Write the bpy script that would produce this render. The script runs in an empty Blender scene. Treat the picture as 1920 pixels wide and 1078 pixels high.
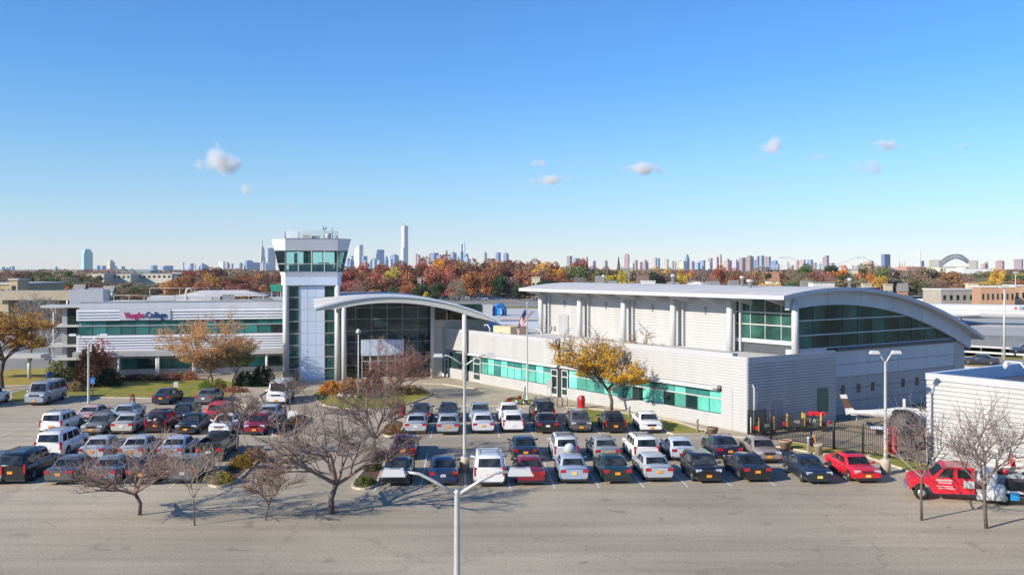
import bpy, math, random
from mathutils import Vector, Matrix
R = random.Random(7)
sc = bpy.context.scene
COL = sc.collection
F, CX, HY, H = 1750.0, 960.0, 505.0, 13.2     # focal length and horizon of the 1920 px photograph, eye height (m)
# ---------------------------------------------------------------- camera, sky, sun, exposure
cd = bpy.data.cameras.new('camera'); cam = bpy.data.objects.new('camera', cd); COL.objects.link(cam)
cam.location = (0, 0, H); cam.rotation_euler = (math.radians(90), 0, 0)
cd.sensor_width = 36; cd.lens = 36 * F / 1920; cd.shift_y = -34 / 1920; cd.clip_start = .5; cd.clip_end = 80000
sc.camera = cam
SUN_EL = math.radians(27.0)
sx, sy = 0.857, 0.515                                     # horizontal travel of the light
wd = bpy.data.worlds.new('World'); sc.world = wd; wd.use_nodes = True
nt = wd.node_tree; bg = nt.nodes['Background']
sky = nt.nodes.new('ShaderNodeTexSky'); sky.sky_type = 'NISHITA'; sky.sun_disc = False
sky.sun_elevation = SUN_EL; sky.sun_rotation = math.atan2(-sx, -sy)
sky.altitude = 30; sky.air_density = 1.0; sky.dust_density = .1; sky.ozone_density = 4.0
tcw = nt.nodes.new('ShaderNodeTexCoord'); sep = nt.nodes.new('ShaderNodeSeparateXYZ'); nt.links.new(tcw.outputs['Generated'], sep.inputs[0])
cr = nt.nodes.new('ShaderNodeValToRGB'); nt.links.new(sep.outputs['Z'], cr.inputs[0])     # air colour by height above the horizon
SKYF = [(0, (.84,.85,.99)), (.02, (.80,.82,.97)), (.066, (.63,.75,.88)), (.117, (.54,.74,.88)), (.20, (.36,.69,.96)), (.6, (.27,.62,.95))]
while len(cr.color_ramp.elements) < len(SKYF): cr.color_ramp.elements.new(.5)
for el_, (pos_, c_) in zip(cr.color_ramp.elements, SKYF): el_.position = pos_; el_.color = (*c_, 1)
mxw = nt.nodes.new('ShaderNodeMix'); mxw.data_type = 'RGBA'; mxw.blend_type = 'MULTIPLY'; mxw.inputs[0].default_value = 1; mxw.clamp_result = False
nt.links.new(sky.outputs[0], mxw.inputs[6]); nt.links.new(cr.outputs[0], mxw.inputs[7]); nt.links.new(mxw.outputs[2], bg.inputs[0]); bg.inputs[1].default_value = 0.134
ld = bpy.data.lights.new('sun', 'SUN'); sun = bpy.data.objects.new('sun', ld); COL.objects.link(sun)
ld.energy = 4.8; ld.angle = math.radians(.53); ld.color = (1.0, .91, .75)
c_ = math.cos(SUN_EL); sun.rotation_euler = Vector((sx * c_, sy * c_, -math.sin(SUN_EL))).to_track_quat('-Z', 'Y').to_euler()
sun.location = (-60, -30, 60)
sc.view_settings.view_transform = 'Standard'; sc.view_settings.look = 'None'
sc.view_settings.exposure = 0.5; sc.view_settings.gamma = 1.0; sc.view_settings.use_curve_mapping = False
sc.cycles.max_bounces = 6; sc.cycles.transparent_max_bounces = 10; sc.cycles.volume_bounces = 4
sc.cycles.use_denoising = True
# ---------------------------------------------------------------- pixel -> place helpers
def P(px, py, z=0.0):
    Y = F * (H - z) / (py - HY)
    return Vector(((px - CX) * Y / F, Y, z))
def XZ(px, py, Y):
    return Vector(((px - CX) * Y / F, Y, H - (py - HY) * Y / F))
class Fr:                                               # a facade frame: u along, v away, w up
    def __init__(s, x, y, deg):
        s.o = (x, y); s.a = math.radians(deg)
        s.e = (math.cos(s.a), math.sin(s.a)); s.n = (-s.e[1], s.e[0])
    def u(s, px, v=0):
        k = (px - CX) / F
        return (k * (s.o[1] + v * s.n[1]) - (s.o[0] + v * s.n[0])) / (s.e[0] - k * s.e[1])
    def z(s, px, py, v=0):
        u = s.u(px, v); Y = s.o[1] + u * s.e[1] + v * s.n[1]
        return H - (py - HY) * Y / F
# ---------------------------------------------------------------- object helpers
def tag(o, label=None, cat=None, group=None, kind=None):
    if label: o['label'] = label
    if cat: o['category'] = cat
    if group: o['group'] = group
    if kind: o['kind'] = kind
    return o
def link(name, data, parent=None, loc=None, rz=None, color=None, scale=None):
    o = bpy.data.objects.new(name, data); COL.objects.link(o)
    if parent: o.parent = parent
    if loc is not None: o.location = loc
    if rz is not None: o.rotation_euler = (0, 0, rz)
    if color: o.color = (*color[:3], 1)
    if scale is not None: o.scale = scale if hasattr(scale, '__len__') else (scale,) * 3
    return o
def thing(name, label, cat, loc=(0, 0, 0), rz=0, group=None):
    o = link(name, None, None, loc, rz); o.empty_display_size = .3
    return tag(o, label, cat, group)
class MB:
    def __init__(s): s.v = []; s.f = []; s.m = []; s.sm = []
    def add(s, vs, fs, m=0, sm=False):
        b = len(s.v); s.v += [tuple(p) for p in vs]
        for f in fs: s.f.append([b + i for i in f]); s.m.append(m); s.sm.append(sm)
        return s
    def box(s, x0, x1, y0, y1, z0, z1, m=0):
        return s.add([(x0,y0,z0),(x1,y0,z0),(x1,y1,z0),(x0,y1,z0),(x0,y0,z1),(x1,y0,z1),(x1,y1,z1),(x0,y1,z1)],
                     [(0,3,2,1),(4,5,6,7),(0,1,5,4),(1,2,6,5),(2,3,7,6),(3,0,4,7)], m)
    def hexa(s, bot, top, m=0):                          # any frustum over two equal polygons
        n = len(bot)
        return s.add(list(bot) + list(top), [tuple(range(n))[::-1], tuple(range(n, 2 * n))] +
                     [(i, (i + 1) % n, n + (i + 1) % n, n + i) for i in range(n)], m)
    def prism(s, poly, z0, z1, m=0):
        return s.hexa([(x, y, z0) for x, y in poly], [(x, y, z1) for x, y in poly], m)
    def sheet(s, poly, z, m=0):
        return s.add([(x, y, z) for x, y in poly], [tuple(range(len(poly)))], m)
    def tube(s, pts, rad, n=8, m=0, caps=True, sm=True):
        pts = [Vector(p) for p in pts]; rs = rad if hasattr(rad, '__len__') else [rad] * len(pts)
        vs = []; up = None
        for i, p in enumerate(pts):
            d = (pts[min(i + 1, len(pts) - 1)] - pts[max(i - 1, 0)]).normalized()
            if up is None:
                up = Vector((0, 0, 1)) if abs(d.z) < .9 else Vector((1, 0, 0))
            a = d.cross(up).normalized(); b = a.cross(d).normalized(); up = b
            for k in range(n):
                t = 2 * math.pi * k / n
                vs.append(p + a * (math.cos(t) * rs[i]) + b * (math.sin(t) * rs[i]))
        fs = []
        for i in range(len(pts) - 1):
            for k in range(n):
                k2 = (k + 1) % n
                fs.append((i*n+k, i*n+k2, (i+1)*n+k2, (i+1)*n+k))
        s.add(vs, fs, m, sm)
        if caps:
            b = len(s.v) - len(vs)
            s.f.append([b + k for k in range(n)][::-1]); s.m.append(m); s.sm.append(False)
            s.f.append([b + (len(pts)-1)*n + k for k in range(n)]); s.m.append(m); s.sm.append(False)
        return s
    def lathe(s, prof, c=(0, 0, 0), n=16, m=0, sm=True):
        vs = []; fs = []
        for r, z in prof:
            for k in range(n):
                t = 2 * math.pi * k / n; vs.append((c[0] + r*math.cos(t), c[1] + r*math.sin(t), c[2] + z))
        for i in range(len(prof) - 1):
            for k in range(n): fs.append((i*n+k, i*n+(k+1)%n, (i+1)*n+(k+1)%n, (i+1)*n+k))
        s.add(vs, fs, m, sm)
        b = len(s.v) - len(vs)
        s.f.append([b + k for k in range(n)][::-1]); s.m.append(m); s.sm.append(False)
        s.f.append([b + (len(prof)-1)*n + k for k in range(n)]); s.m.append(m); s.sm.append(False)
        return s
    def ico(s, c, r, m=0, sub=1, squash=1.0, jit=0.0):
        t = (1 + 5 ** .5) / 2
        v = [Vector(p).normalized() for p in [(-1,t,0),(1,t,0),(-1,-t,0),(1,-t,0),(0,-1,t),(0,1,t),(0,-1,-t),(0,1,-t),(t,0,-1),(t,0,1),(-t,0,-1),(-t,0,1)]]
        f = [(0,11,5),(0,5,1),(0,1,7),(0,7,10),(0,10,11),(1,5,9),(5,11,4),(11,10,2),(10,7,6),(7,1,8),(3,9,4),(3,4,2),(3,2,6),(3,6,8),(3,8,9),(4,9,5),(2,4,11),(6,2,10),(8,6,7),(9,8,1)]
        for _ in range(sub):
            cache = {}; nf = []
            def mid(a, b):
                k = (min(a, b), max(a, b))
                if k not in cache: v.append(((v[a] + v[b]) / 2).normalized()); cache[k] = len(v) - 1
                return cache[k]
            for a, b, c2 in f:
                x, y, z = mid(a, b), mid(b, c2), mid(c2, a); nf += [(a,x,z),(b,y,x),(c2,z,y),(x,y,z)]
            f = nf
        vs = [(c[0] + p.x*r*(1+R.uniform(-jit,jit)), c[1] + p.y*r*(1+R.uniform(-jit,jit)), c[2] + p.z*r*squash*(1+R.uniform(-jit,jit))) for p in v]
        return s.add(vs, f, m, True)
    def xf(s, M):
        s.v = [tuple(M @ Vector(p)) for p in s.v]; return s
    def mesh(s, name, mats):
        me = bpy.data.meshes.new(name); me.from_pydata(s.v, [], s.f)
        for m in (mats if isinstance(mats, (list, tuple)) else [mats]): me.materials.append(m)
        me.polygons.foreach_set('material_index', s.m); me.polygons.foreach_set('use_smooth', s.sm)
        me.update(); return me
    def build(s, name, mats, parent=None, **k):
        return link(name, s.mesh(name, mats), parent, **k)
# ---------------------------------------------------------------- materials
def lin(c): return tuple(x for x in c[:3]) + (1,)
def mat(name, col=(.5,.5,.5), rough=.6, metal=0.0, var=.12, vs=1.5, bump=0.0, bs=8.0, obj=False, coat=0.0, island=0.0, spec=.5, streak=False, world=False, tr=0.0, spread=None):
    m = bpy.data.materials.new(name); m.use_nodes = True; n = m.node_tree; L = n.links
    b = n.nodes['Principled BSDF']; b.inputs['Roughness'].default_value = rough; b.inputs['Metallic'].default_value = metal
    b.inputs['Coat Weight'].default_value = coat; b.inputs['Coat Roughness'].default_value = .06; b.inputs['Specular IOR Level'].default_value = spec
    if obj:
        oi = n.nodes.new('ShaderNodeObjectInfo'); src = oi.outputs['Color']
    else:
        rgb = n.nodes.new('ShaderNodeRGB'); rgb.outputs[0].default_value = lin(col); src = rgb.outputs[0]
    tc = n.nodes.new('ShaderNodeTexCoord')
    if world:
        co = n.nodes.new('ShaderNodeNewGeometry').outputs['Position']
    else: co = tc.outputs['Object']
    if streak:
        mp = n.nodes.new('ShaderNodeMapping'); mp.inputs['Scale'].default_value = (1, 1, .12); L.new(co, mp.inputs[0]); co2 = mp.outputs[0]
    else: co2 = co
    if var > 0:
        nz = n.nodes.new('ShaderNodeTexNoise'); nz.inputs['Scale'].default_value = vs; nz.inputs['Detail'].default_value = 5; L.new(co2, nz.inputs['Vector'])
        mr = n.nodes.new('ShaderNodeMapRange'); mr.inputs[1].default_value = .3; mr.inputs[2].default_value = .7
        mr.inputs[3].default_value = 1 - var; mr.inputs[4].default_value = 1 + var; L.new(nz.outputs[0], mr.inputs[0])
        vm = n.nodes.new('ShaderNodeVectorMath'); vm.operation = 'SCALE'; L.new(src, vm.inputs[0]); L.new(mr.outputs[0], vm.inputs['Scale']); src = vm.outputs[0]
    if island > 0:
        g = n.nodes.new('ShaderNodeNewGeometry'); hs = n.nodes.new('ShaderNodeHueSaturation')
        m1 = n.nodes.new('ShaderNodeMapRange'); m1.inputs[3].default_value = .5 - island * .035; m1.inputs[4].default_value = .5 + island * .05; L.new(g.outputs['Random Per Island'], m1.inputs[0])
        wn = n.nodes.new('ShaderNodeTexWhiteNoise'); wn.noise_dimensions = '1D'; L.new(g.outputs['Random Per Island'], wn.inputs['W'])
        m2 = n.nodes.new('ShaderNodeMapRange'); m2.inputs[3].default_value = 1 - island * .55; m2.inputs[4].default_value = 1 + island * .65; L.new(wn.outputs[0], m2.inputs[0])
        L.new(m1.outputs[0], hs.inputs['Hue']); L.new(m2.outputs[0], hs.inputs['Value']); L.new(src, hs.inputs['Color']); src = hs.outputs[0]
    L.new(src, b.inputs['Base Color'])
    if bump > 0:
        nb = n.nodes.new('ShaderNodeTexNoise'); nb.inputs['Scale'].default_value = bs; nb.inputs['Detail'].default_value = 6; L.new(co, nb.inputs['Vector'])
        bp = n.nodes.new('ShaderNodeBump'); bp.inputs['Strength'].default_value = bump; bp.inputs['Distance'].default_value = .05; L.new(nb.outputs[0], bp.inputs['Height']); L.new(bp.outputs[0], b.inputs['Normal'])
    if tr > 0:                                           # thin leaves let light through
        t = n.nodes.new('ShaderNodeBsdfTranslucent'); L.new(src, t.inputs[0]); mx = n.nodes.new('ShaderNodeMixShader'); mx.inputs[0].default_value = tr
        L.new(b.outputs[0], mx.inputs[1]); L.new(t.outputs[0], mx.inputs[2]); L.new(mx.outputs[0], n.nodes['Material Output'].inputs[0])
    return m
def glassy(name, col, ior=1.7, wav=.0, rough=.03, obj=False, vs=.5, var=.3):
    m = mat(name, col, rough, 0, var, vs, obj=obj)
    b = m.node_tree.nodes['Principled BSDF']; b.inputs['IOR'].default_value = ior
    n = m.node_tree; s0 = b.inputs['Base Color'].links[0].from_socket; oi = n.nodes.new('ShaderNodeObjectInfo'); mr = n.nodes.new('ShaderNodeMapRange'); mr.inputs[3].default_value = .55; mr.inputs[4].default_value = 1.5
    n.links.new(oi.outputs['Random'], mr.inputs[0]); vm = n.nodes.new('ShaderNodeVectorMath'); vm.operation = 'SCALE'; n.links.new(s0, vm.inputs[0]); n.links.new(mr.outputs[0], vm.inputs['Scale']); n.links.new(vm.outputs[0], b.inputs['Base Color'])
    if wav > 0:
        n = m.node_tree; nb = n.nodes.new('ShaderNodeTexNoise'); nb.inputs['Scale'].default_value = .9; nb.inputs['Detail'].default_value = 1
        tc = n.nodes.new('ShaderNodeTexCoord'); n.links.new(tc.outputs['Object'], nb.inputs['Vector'])
        bp = n.nodes.new('ShaderNodeBump'); bp.inputs['Strength'].default_value = 1; bp.inputs['Distance'].default_value = wav; n.links.new(nb.outputs[0], bp.inputs['Height']); n.links.new(bp.outputs[0], b.inputs['Normal'])
    return m
def seeglass(name, tint, ior=1.5):
    m = bpy.data.materials.new(name); m.use_nodes = True; n = m.node_tree; L = n.links
    for x in list(n.nodes):
        if x.type == 'BSDF_PRINCIPLED': n.nodes.remove(x)
    t = n.nodes.new('ShaderNodeBsdfTransparent'); t.inputs[0].default_value = lin(tint)
    g = n.nodes.new('ShaderNodeBsdfGlossy'); g.inputs['Roughness'].default_value = .02
    fr = n.nodes.new('ShaderNodeFresnel'); fr.inputs[0].default_value = ior
    mx = n.nodes.new('ShaderNodeMixShader'); L.new(fr.outputs[0], mx.inputs[0]); L.new(t.outputs[0], mx.inputs[1]); L.new(g.outputs[0], mx.inputs[2])
    L.new(mx.outputs[0], n.nodes['Material Output'].inputs[0]); return m
def asphalt(name, col):
    m = mat(name, col, .9, 0, .10, .12, bump=.25, bs=40, world=True)
    n = m.node_tree; L = n.links; b = n.nodes['Principled BSDF']; src = b.inputs['Base Color'].links[0].from_socket
    g = n.nodes.new('ShaderNodeNewGeometry').outputs['Position']
    def mul(src, fac_socket):
        vm = n.nodes.new('ShaderNodeVectorMath'); vm.operation = 'SCALE'; L.new(src, vm.inputs[0]); L.new(fac_socket, vm.inputs['Scale']); return vm.outputs[0]
    nz = n.nodes.new('ShaderNodeTexNoise'); nz.inputs['Scale'].default_value = 9; nz.inputs['Detail'].default_value = 8; L.new(g, nz.inputs['Vector'])
    mr = n.nodes.new('ShaderNodeMapRange'); mr.inputs[1].default_value = .3; mr.inputs[2].default_value = .7; mr.inputs[3].default_value = .78; mr.inputs[4].default_value = 1.22; L.new(nz.outputs[0], mr.inputs[0]); src = mul(src, mr.outputs[0])
    # tar cracks: distorted cell borders, kept only in patches
    dn = n.nodes.new('ShaderNodeTexNoise'); dn.inputs['Scale'].default_value = .7; dn.inputs['Detail'].default_value = 6; L.new(g, dn.inputs['Vector'])
    va = n.nodes.new('ShaderNodeVectorMath'); va.operation = 'MULTIPLY_ADD'; L.new(dn.outputs['Color'], va.inputs[0]); va.inputs[1].default_value = (3.2, 3.2, 0); L.new(g, va.inputs[2])
    vo = n.nodes.new('ShaderNodeTexVoronoi'); vo.feature = 'DISTANCE_TO_EDGE'; vo.inputs['Scale'].default_value = .11; L.new(va.outputs[0], vo.inputs['Vector'])
    m2 = n.nodes.new('ShaderNodeMapRange'); m2.inputs[1].default_value = .002; m2.inputs[2].default_value = .008; m2.inputs[3].default_value = .84; m2.inputs[4].default_value = 1; L.new(vo.outputs['Distance'], m2.inputs[0]); src = mul(src, m2.outputs[0])
    # sealed patches and wheel-worn lanes
    nw = n.nodes.new('ShaderNodeTexNoise'); nw.inputs['Scale'].default_value = .045; nw.inputs['Detail'].default_value = 3; L.new(g, nw.inputs['Vector'])
    mw = n.nodes.new('ShaderNodeMapRange'); mw.inputs[1].default_value = .35; mw.inputs[2].default_value = .65; mw.inputs[3].default_value = .80; mw.inputs[4].default_value = 1.14; L.new(nw.outputs[0], mw.inputs[0]); src = mul(src, mw.outputs[0])
    ms = n.nodes.new('ShaderNodeMapping'); ms.inputs['Scale'].default_value = (.05, .9, 1); L.new(g, ms.inputs[0])
    nl = n.nodes.new('ShaderNodeTexNoise'); nl.inputs['Scale'].default_value = 1; nl.inputs['Detail'].default_value = 4; L.new(ms.outputs[0], nl.inputs['Vector'])
    ml = n.nodes.new('ShaderNodeMapRange'); ml.inputs[1].default_value = .38; ml.inputs[2].default_value = .6; ml.inputs[3].default_value = .88; ml.inputs[4].default_value = 1.05; L.new(nl.outputs[0], ml.inputs[0]); src = mul(src, ml.outputs[0])
    # oil spots
    v2 = n.nodes.new('ShaderNodeTexVoronoi'); v2.inputs['Scale'].default_value = .45; L.new(va.outputs[0], v2.inputs['Vector'])
    m3 = n.nodes.new('ShaderNodeMapRange'); m3.inputs[1].default_value = .04; m3.inputs[2].default_value = .17; m3.inputs[3].default_value = .68; m3.inputs[4].default_value = 1; L.new(v2.outputs['Distance'], m3.inputs[0]); src = mul(src, m3.outputs[0])
    L.new(src, b.inputs['Base Color']); return m
def grassmat(name, c1, c2, c3):
    m = mat(name, c1, .95, 0, .25, 3, bump=.6, bs=25, world=True); n = m.node_tree; L = n.links; b = n.nodes['Principled BSDF']; src = b.inputs['Base Color'].links[0].from_socket
    g = n.nodes.new('ShaderNodeNewGeometry').outputs['Position']
    for c, s_, lo, hi in ((c2, .35, .48, .62), (c3, 5.5, .57, .62)):
        nz = n.nodes.new('ShaderNodeTexNoise'); nz.inputs['Scale'].default_value = s_; nz.inputs['Detail'].default_value = 5; L.new(g, nz.inputs['Vector'])
        mr = n.nodes.new('ShaderNodeMapRange'); mr.inputs[1].default_value = lo; mr.inputs[2].default_value = hi; L.new(nz.outputs[0], mr.inputs[0])
        mx = n.nodes.new('ShaderNodeMix'); mx.data_type = 'RGBA'; L.new(mr.outputs[0], mx.inputs[0]); L.new(src, mx.inputs[6]); mx.inputs[7].default_value = lin(c); src = mx.outputs[2]
    L.new(src, b.inputs['Base Color']); return m
M = dict(
 asphalt=asphalt('asphalt', (.385,.325,.24)), yard=asphalt('yard_asphalt', (.32,.26,.18)), road=asphalt('road_asphalt', (.26,.245,.22)),
 concrete=mat('concrete', (.40,.335,.25), .9, 0, .12, .6, bump=.2, bs=20, world=True), kerb=mat('kerb_concrete', (.46,.40,.31), .9, 0, .2, 2, bump=.2, world=True),
 paint=mat('road_paint', (.62,.60,.56), .7, 0, .25, 5, world=True),
 grass=grassmat('lawn_grass', (.15,.19,.02), (.26,.22,.035), (.45,.24,.04)), leafy=grassmat('leafy_lawn', (.27,.24,.035), (.40,.23,.05), (.45,.24,.05)),
 far=grassmat('far_ground', (.12,.11,.06), (.16,.13,.08), (.10,.08,.05)), mulch=mat('mulch', (.10,.055,.032), 1, 0, .4, 6, bump=.8, world=True),
 white=mat('white_metal_panel', (.45,.45,.46), .42, 0, .05, .7, streak=True), siding=mat('ribbed_white_siding', (.445,.44,.435), .42, 0, .06, .8, streak=True),
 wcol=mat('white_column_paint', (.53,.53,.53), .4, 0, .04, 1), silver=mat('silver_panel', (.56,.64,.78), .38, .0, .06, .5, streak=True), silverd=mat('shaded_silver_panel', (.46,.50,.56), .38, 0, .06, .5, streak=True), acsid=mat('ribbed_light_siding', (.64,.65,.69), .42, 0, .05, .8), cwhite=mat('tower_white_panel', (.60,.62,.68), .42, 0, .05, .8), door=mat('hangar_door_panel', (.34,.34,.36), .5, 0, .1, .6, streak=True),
 roofm=mat('white_roof_membrane', (.52,.51,.50), .7, 0, .08, .5), soffit=mat('soffit', (.55,.54,.51), .6, 0, .06, 1), trim=mat('white_trim', (.48,.48,.48), .45, 0, .04, 1),
 dkgrey=mat('dark_grey_metal', (.07,.075,.085), .5, 0, .1, 1), grey=mat('grey_metal', (.32,.32,.33), .5, .2, .1, 2), galv=mat('galvanised_pole', (.50,.50,.49), .42, .25, .08, 2),
 black=mat('black_metal', (.012,.012,.014), .45, 0, .1, 2), rubber=mat('tyre_rubber', (.012,.012,.012), .85, 0, .1, 4), rim=mat('alloy_rim', (.42,.43,.44), .35, .7, .1, 4),
 paintc=mat('car_paint', rough=.32, obj=True, var=.04, vs=2, coat=.8), plate=mat('license_plate', rough=.5, obj=True, var=.1, vs=20), cglass=glassy('car_glass', (.022,.026,.030), 1.45, rough=.05, vs=2.2, var=.9),
 tail=mat('tail_lamp_red', (.42,.012,.018), .15, 0, .1, 20, coat=.6), head=mat('head_lamp_clear', (.62,.64,.66), .1, .3, .1, 20, coat=.8), plastic=mat('black_plastic', (.025,.025,.027), .6, 0, .1, 5),
 gteal=glassy('teal_window_glass', (.035,.17,.16), 1.6, .004), gblind=glassy('teal_glass_over_blinds', (.13,.50,.41), 1.5, .003, .12), gdark=glassy('dark_window_glass', (.012,.035,.034), 1.8, .006),
 ghall=glassy('hall_glass', (.022,.04,.042), 1.7, .012, vs=.4, var=.6), gstair=glassy('tower_strip_glass', (.02,.075,.072), 1.8, .012), ghang=glassy('hangar_glass', (.02,.075,.06), 1.7, .01, vs=.5, var=.7),
 gcab=seeglass('control_cab_glass', (.66,.93,.92), 1.45), red=mat('red_enamel', (.62,.015,.03), .35, 0, .08, 3, coat=.4), tan=mat('tan_wall', (.55,.42,.28), .8, 0, .12, 1), brick=mat('brick_wall', (.40,.20,.12), .85, 0, .2, 2),
 obj=mat('painted_surface', rough=.7, obj=True, var=.12, vs=1.2), oshiny=mat('painted_metal', rough=.35, obj=True, var=.08, vs=3, coat=.3), bark=mat('bark', (.12,.09,.075), .95, 0, .3, 6, bump=.5), twig=mat('twig_bark', rough=.9, obj=True, var=.25, vs=2),
 leaf=mat('autumn_leaf', rough=.8, obj=True, var=.0, island=.85, tr=.35), bleaf=mat('far_tree_leaf', rough=.9, obj=True, var=.16, vs=.9, island=1.0, tr=.12), skin=mat('skin', (.52,.29,.2), .6, 0, .08, 9), denim=mat('denim', (.11,.12,.17), .9, 0, .2, 9),
)
# ================================================================ THE SETTING
A0 = math.radians(2.94); E1 = (math.cos(A0), math.sin(A0)); E2 = (-E1[1], E1[0])
def LT(s, t, z=0.0): return Vector((s * E1[0] + t * E2[0], s * E1[1] + t * E2[1], z))
def pxs(pts, z=0.0): return [tuple(P(a, b, z)[:2]) for a, b in pts]
def struct(name, mb, m, **k): return tag(mb.build(name, m, **k), kind='structure')
struct('ground', MB().sheet([(-30000, -3000), (30000, -3000), (30000, 42000), (-30000, 42000)], -.05), M['far'])
struct('parking_lot', MB().sheet([(-120, 4), (90, 4), (90, 66), (60, 121), (-120, 121)], 0), M['asphalt'])
def ring(poly, d):
    n = len(poly); out = []
    cx = sum(p[0] for p in poly) / n; cy = sum(p[1] for p in poly) / n
    ar = sum(poly[i][0]*poly[(i+1)%n][1] - poly[(i+1)%n][0]*poly[i][1] for i in range(n)); sg = 1 if ar > 0 else -1
    for i in range(n):
        p0, p1, p2 = Vector(poly[i-1]), Vector(poly[i]), Vector(poly[(i+1) % n])
        a = (p1 - p0).normalized(); b = (p2 - p1).normalized()
        na = Vector((-a.y, a.x)) * sg; nb = Vector((-b.y, b.x)) * sg; m = na + nb
        m = m / max(m.length_squared / 2, .6)
        out.append(tuple(p1 + m * d))
    return out
def smooth(pts, it=2):
    for _ in range(it):
        q = []
        for i in range(len(pts)):
            a, b = pts[i], pts[(i+1) % len(pts)]
            q += [(a[0]*.75+b[0]*.25, a[1]*.75+b[1]*.25), (a[0]*.25+b[0]*.75, a[1]*.25+b[1]*.75)]
        pts = q
    return pts
def tri_fill(mb, poly, z, m):
    from mathutils.geometry import tessellate_polygon
    vs = [Vector((x, y, z)) for x, y in poly]
    fs = tessellate_polygon([vs])
    fs2 = []
    for f in fs:
        a, b, c = (vs[i] for i in f)
        fs2.append(f if (b-a).cross(c-a).z > 0 else f[::-1])
    mb.add(vs, fs2, m)
def bed(name, poly, m, kerb=.15, h=.12):                 # raised bed with a kerb round it
    inner = ring(poly, kerb); n = len(poly); k = MB()
    bot = [(x, y, -.02) for x, y in poly]; top = [(x, y, h) for x, y in poly]; it = [(x, y, h) for x, y in inner]; ib = [(x, y, h - .03) for x, y in inner]
    vs = bot + top + it + ib
    fs = []
    for i in range(n):
        j = (i + 1) % n; fs += [(i, j, n+j, n+i), (n+i, n+j, 2*n+j, 2*n+i), (2*n+i, 2*n+j, 3*n+j, 3*n+i)]
    k.add(vs, fs); o = struct('kerb', k, M['kerb'])
    b = MB(); tri_fill(b, inner, h - .025, 0); return struct(name, b, m)
walk = pxs([(650,705),(650,722),(795,720),(830,721),(857,725),(889,729),(907,734),(911,739),(895,746),(876,751),(862,758),(860,762),(931,762),(1055,764),(1100,766.5),(1150,772.5),(1200,779.5),(1240,785),(1270,792),(1300,802),(1332,810),(1330,815),(1345,818),(1392,821),(1425,826),(1398,813),(887,716),(816,702)])
bed('walkway', walk, M['concrete'], .18)
bed('lawn', smooth(pxs([(20,760),(60,750),(118,743),(175,746),(300,747.5),(428,748),(434,740),(448,731),(472,721),(400,711),(220,708),(128,714),(118,728),(20,733)]), 1), M['grass'])
bed('sidewalk', pxs([(-60,733),(20,732),(117,727),(126,714),(120,722),(-60,724)]), M['concrete'], .05, .1)
bed('plaza', pxs([(430,750),(470,766),(497,763),(486,743),(505,732),(600,730),(640,723),(648,710),(530,710),(474,719),(450,731)]), M['concrete'])
bed('lawn', pxs([(1063,765.5),(1100,768),(1150,774),(1200,781),(1238,786.5),(1268,793.5),(1298,803),(1326,810.5),(1322,814),(1262,815.5),(1248,811),(1240,801),(1180,797.5),(1075,797.5),(1061,776)]), M['grass'], .12, .13)
bed('lawn', smooth(pxs([(936,758),(948,749),(962,743.5),(985,745),(1003,749),(1012,755),(992,760.5)], .12), 1), M['grass'], .1, .17)
bed('lawn', smooth(pxs([(584,741),(592,735),(620,729),(680,726),(760,726),(797,731),(808,736),(812,740),(800,746),(770,757),(735,766),(690,769),(642,767),(605,761),(592,753)]), 1), M['grass'])
for q in ([(388,907),(392,912),(410,915),(432,910),(452,898),(470,880),(488,862),(495,848),(489,842),(475,845),(455,860),(430,876),(397,897)],
          [(505,812),(512,818),(535,820),(552,812),(570,798),(584,785),(577,780),(545,785),(520,795)],
          [(657,911),(663,917),(680,919),(696,917),(708,908),(716,890),(722,872),(728,850),(712,846),(695,858),(683,880),(665,900)],
          [(714,813),(722,819),(738,820),(750,813),(760,800),(758,790),(736,791),(718,800)]):
    bed('planting_bed', smooth(pxs(q), 1), M['mulch'])
bed('lawn', pxs([(1625,858),(1690,880),(1735,905),(1760,900),(1745,874),(1700,862),(1640,848)]), M['grass'], .14)
bed('lawn', pxs([(1455,838),(1535,852),(1625,858),(1640,848),(1560,842),(1470,828)]), M['leafy'], .12)
struct('embankment', MB().sheet(pxs([(-80,724),(118,721.5),(128,712),(132,690),(20,692),(-80,705)]), .006), M['leafy'])
struct('yard', MB().sheet([tuple(P(1403,815)[:2]), tuple(P(1740,871)[:2]), (31,63.5), (60, 66), (62, 108), (46, 96), (28.8, 83), (27, 81)], .004), M['yard'])
struct('puddle', MB().sheet([tuple((P(521,877) + Vector((1.35*math.cos(t)*(1+.2*math.sin(3*t)), .75*math.sin(t)*(1+.25*math.cos(2*t)), 0)))[:2]) for t in [i*.3 for i in range(21)]], .006), glassy('puddle_water', (.03,.032,.035), 1.4, 0, .02))
# painted stall lines, one object each
def stripe(p, q, w=.1, z=.008):
    p, q = Vector(p[:2]), Vector(q[:2]); d = (q - p).normalized(); n = Vector((-d.y, d.x)) * w / 2
    return struct('stall_line', MB().sheet([tuple(p-n), tuple(q-n), tuple(q+n), tuple(p+n)][::1], z), M['paint'])
for k in range(-2, 9): stripe(LT(.07+2.7*k, 56.05), LT(.07+2.7*k, 67.4))
stripe(LT(-5.3, 61.95), LT(22, 61.95), z=.012)
for k in range(-2, 7): stripe(LT(.07+2.7*k, 73.4), LT(.07+2.7*k, 84.4 if k < 3 else 78.8))
stripe(LT(-5.3, 79.0), LT(8.2, 79.0), z=.012)
for k in range(-4, 4): stripe(LT(-25.9+2.7*k, 57.4), LT(-25.9+2.7*k, 69))
for k in range(-4, 5): stripe(LT(-25.9+2.7*k, 74.6), LT(-25.9+2.7*k, 86))
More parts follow.
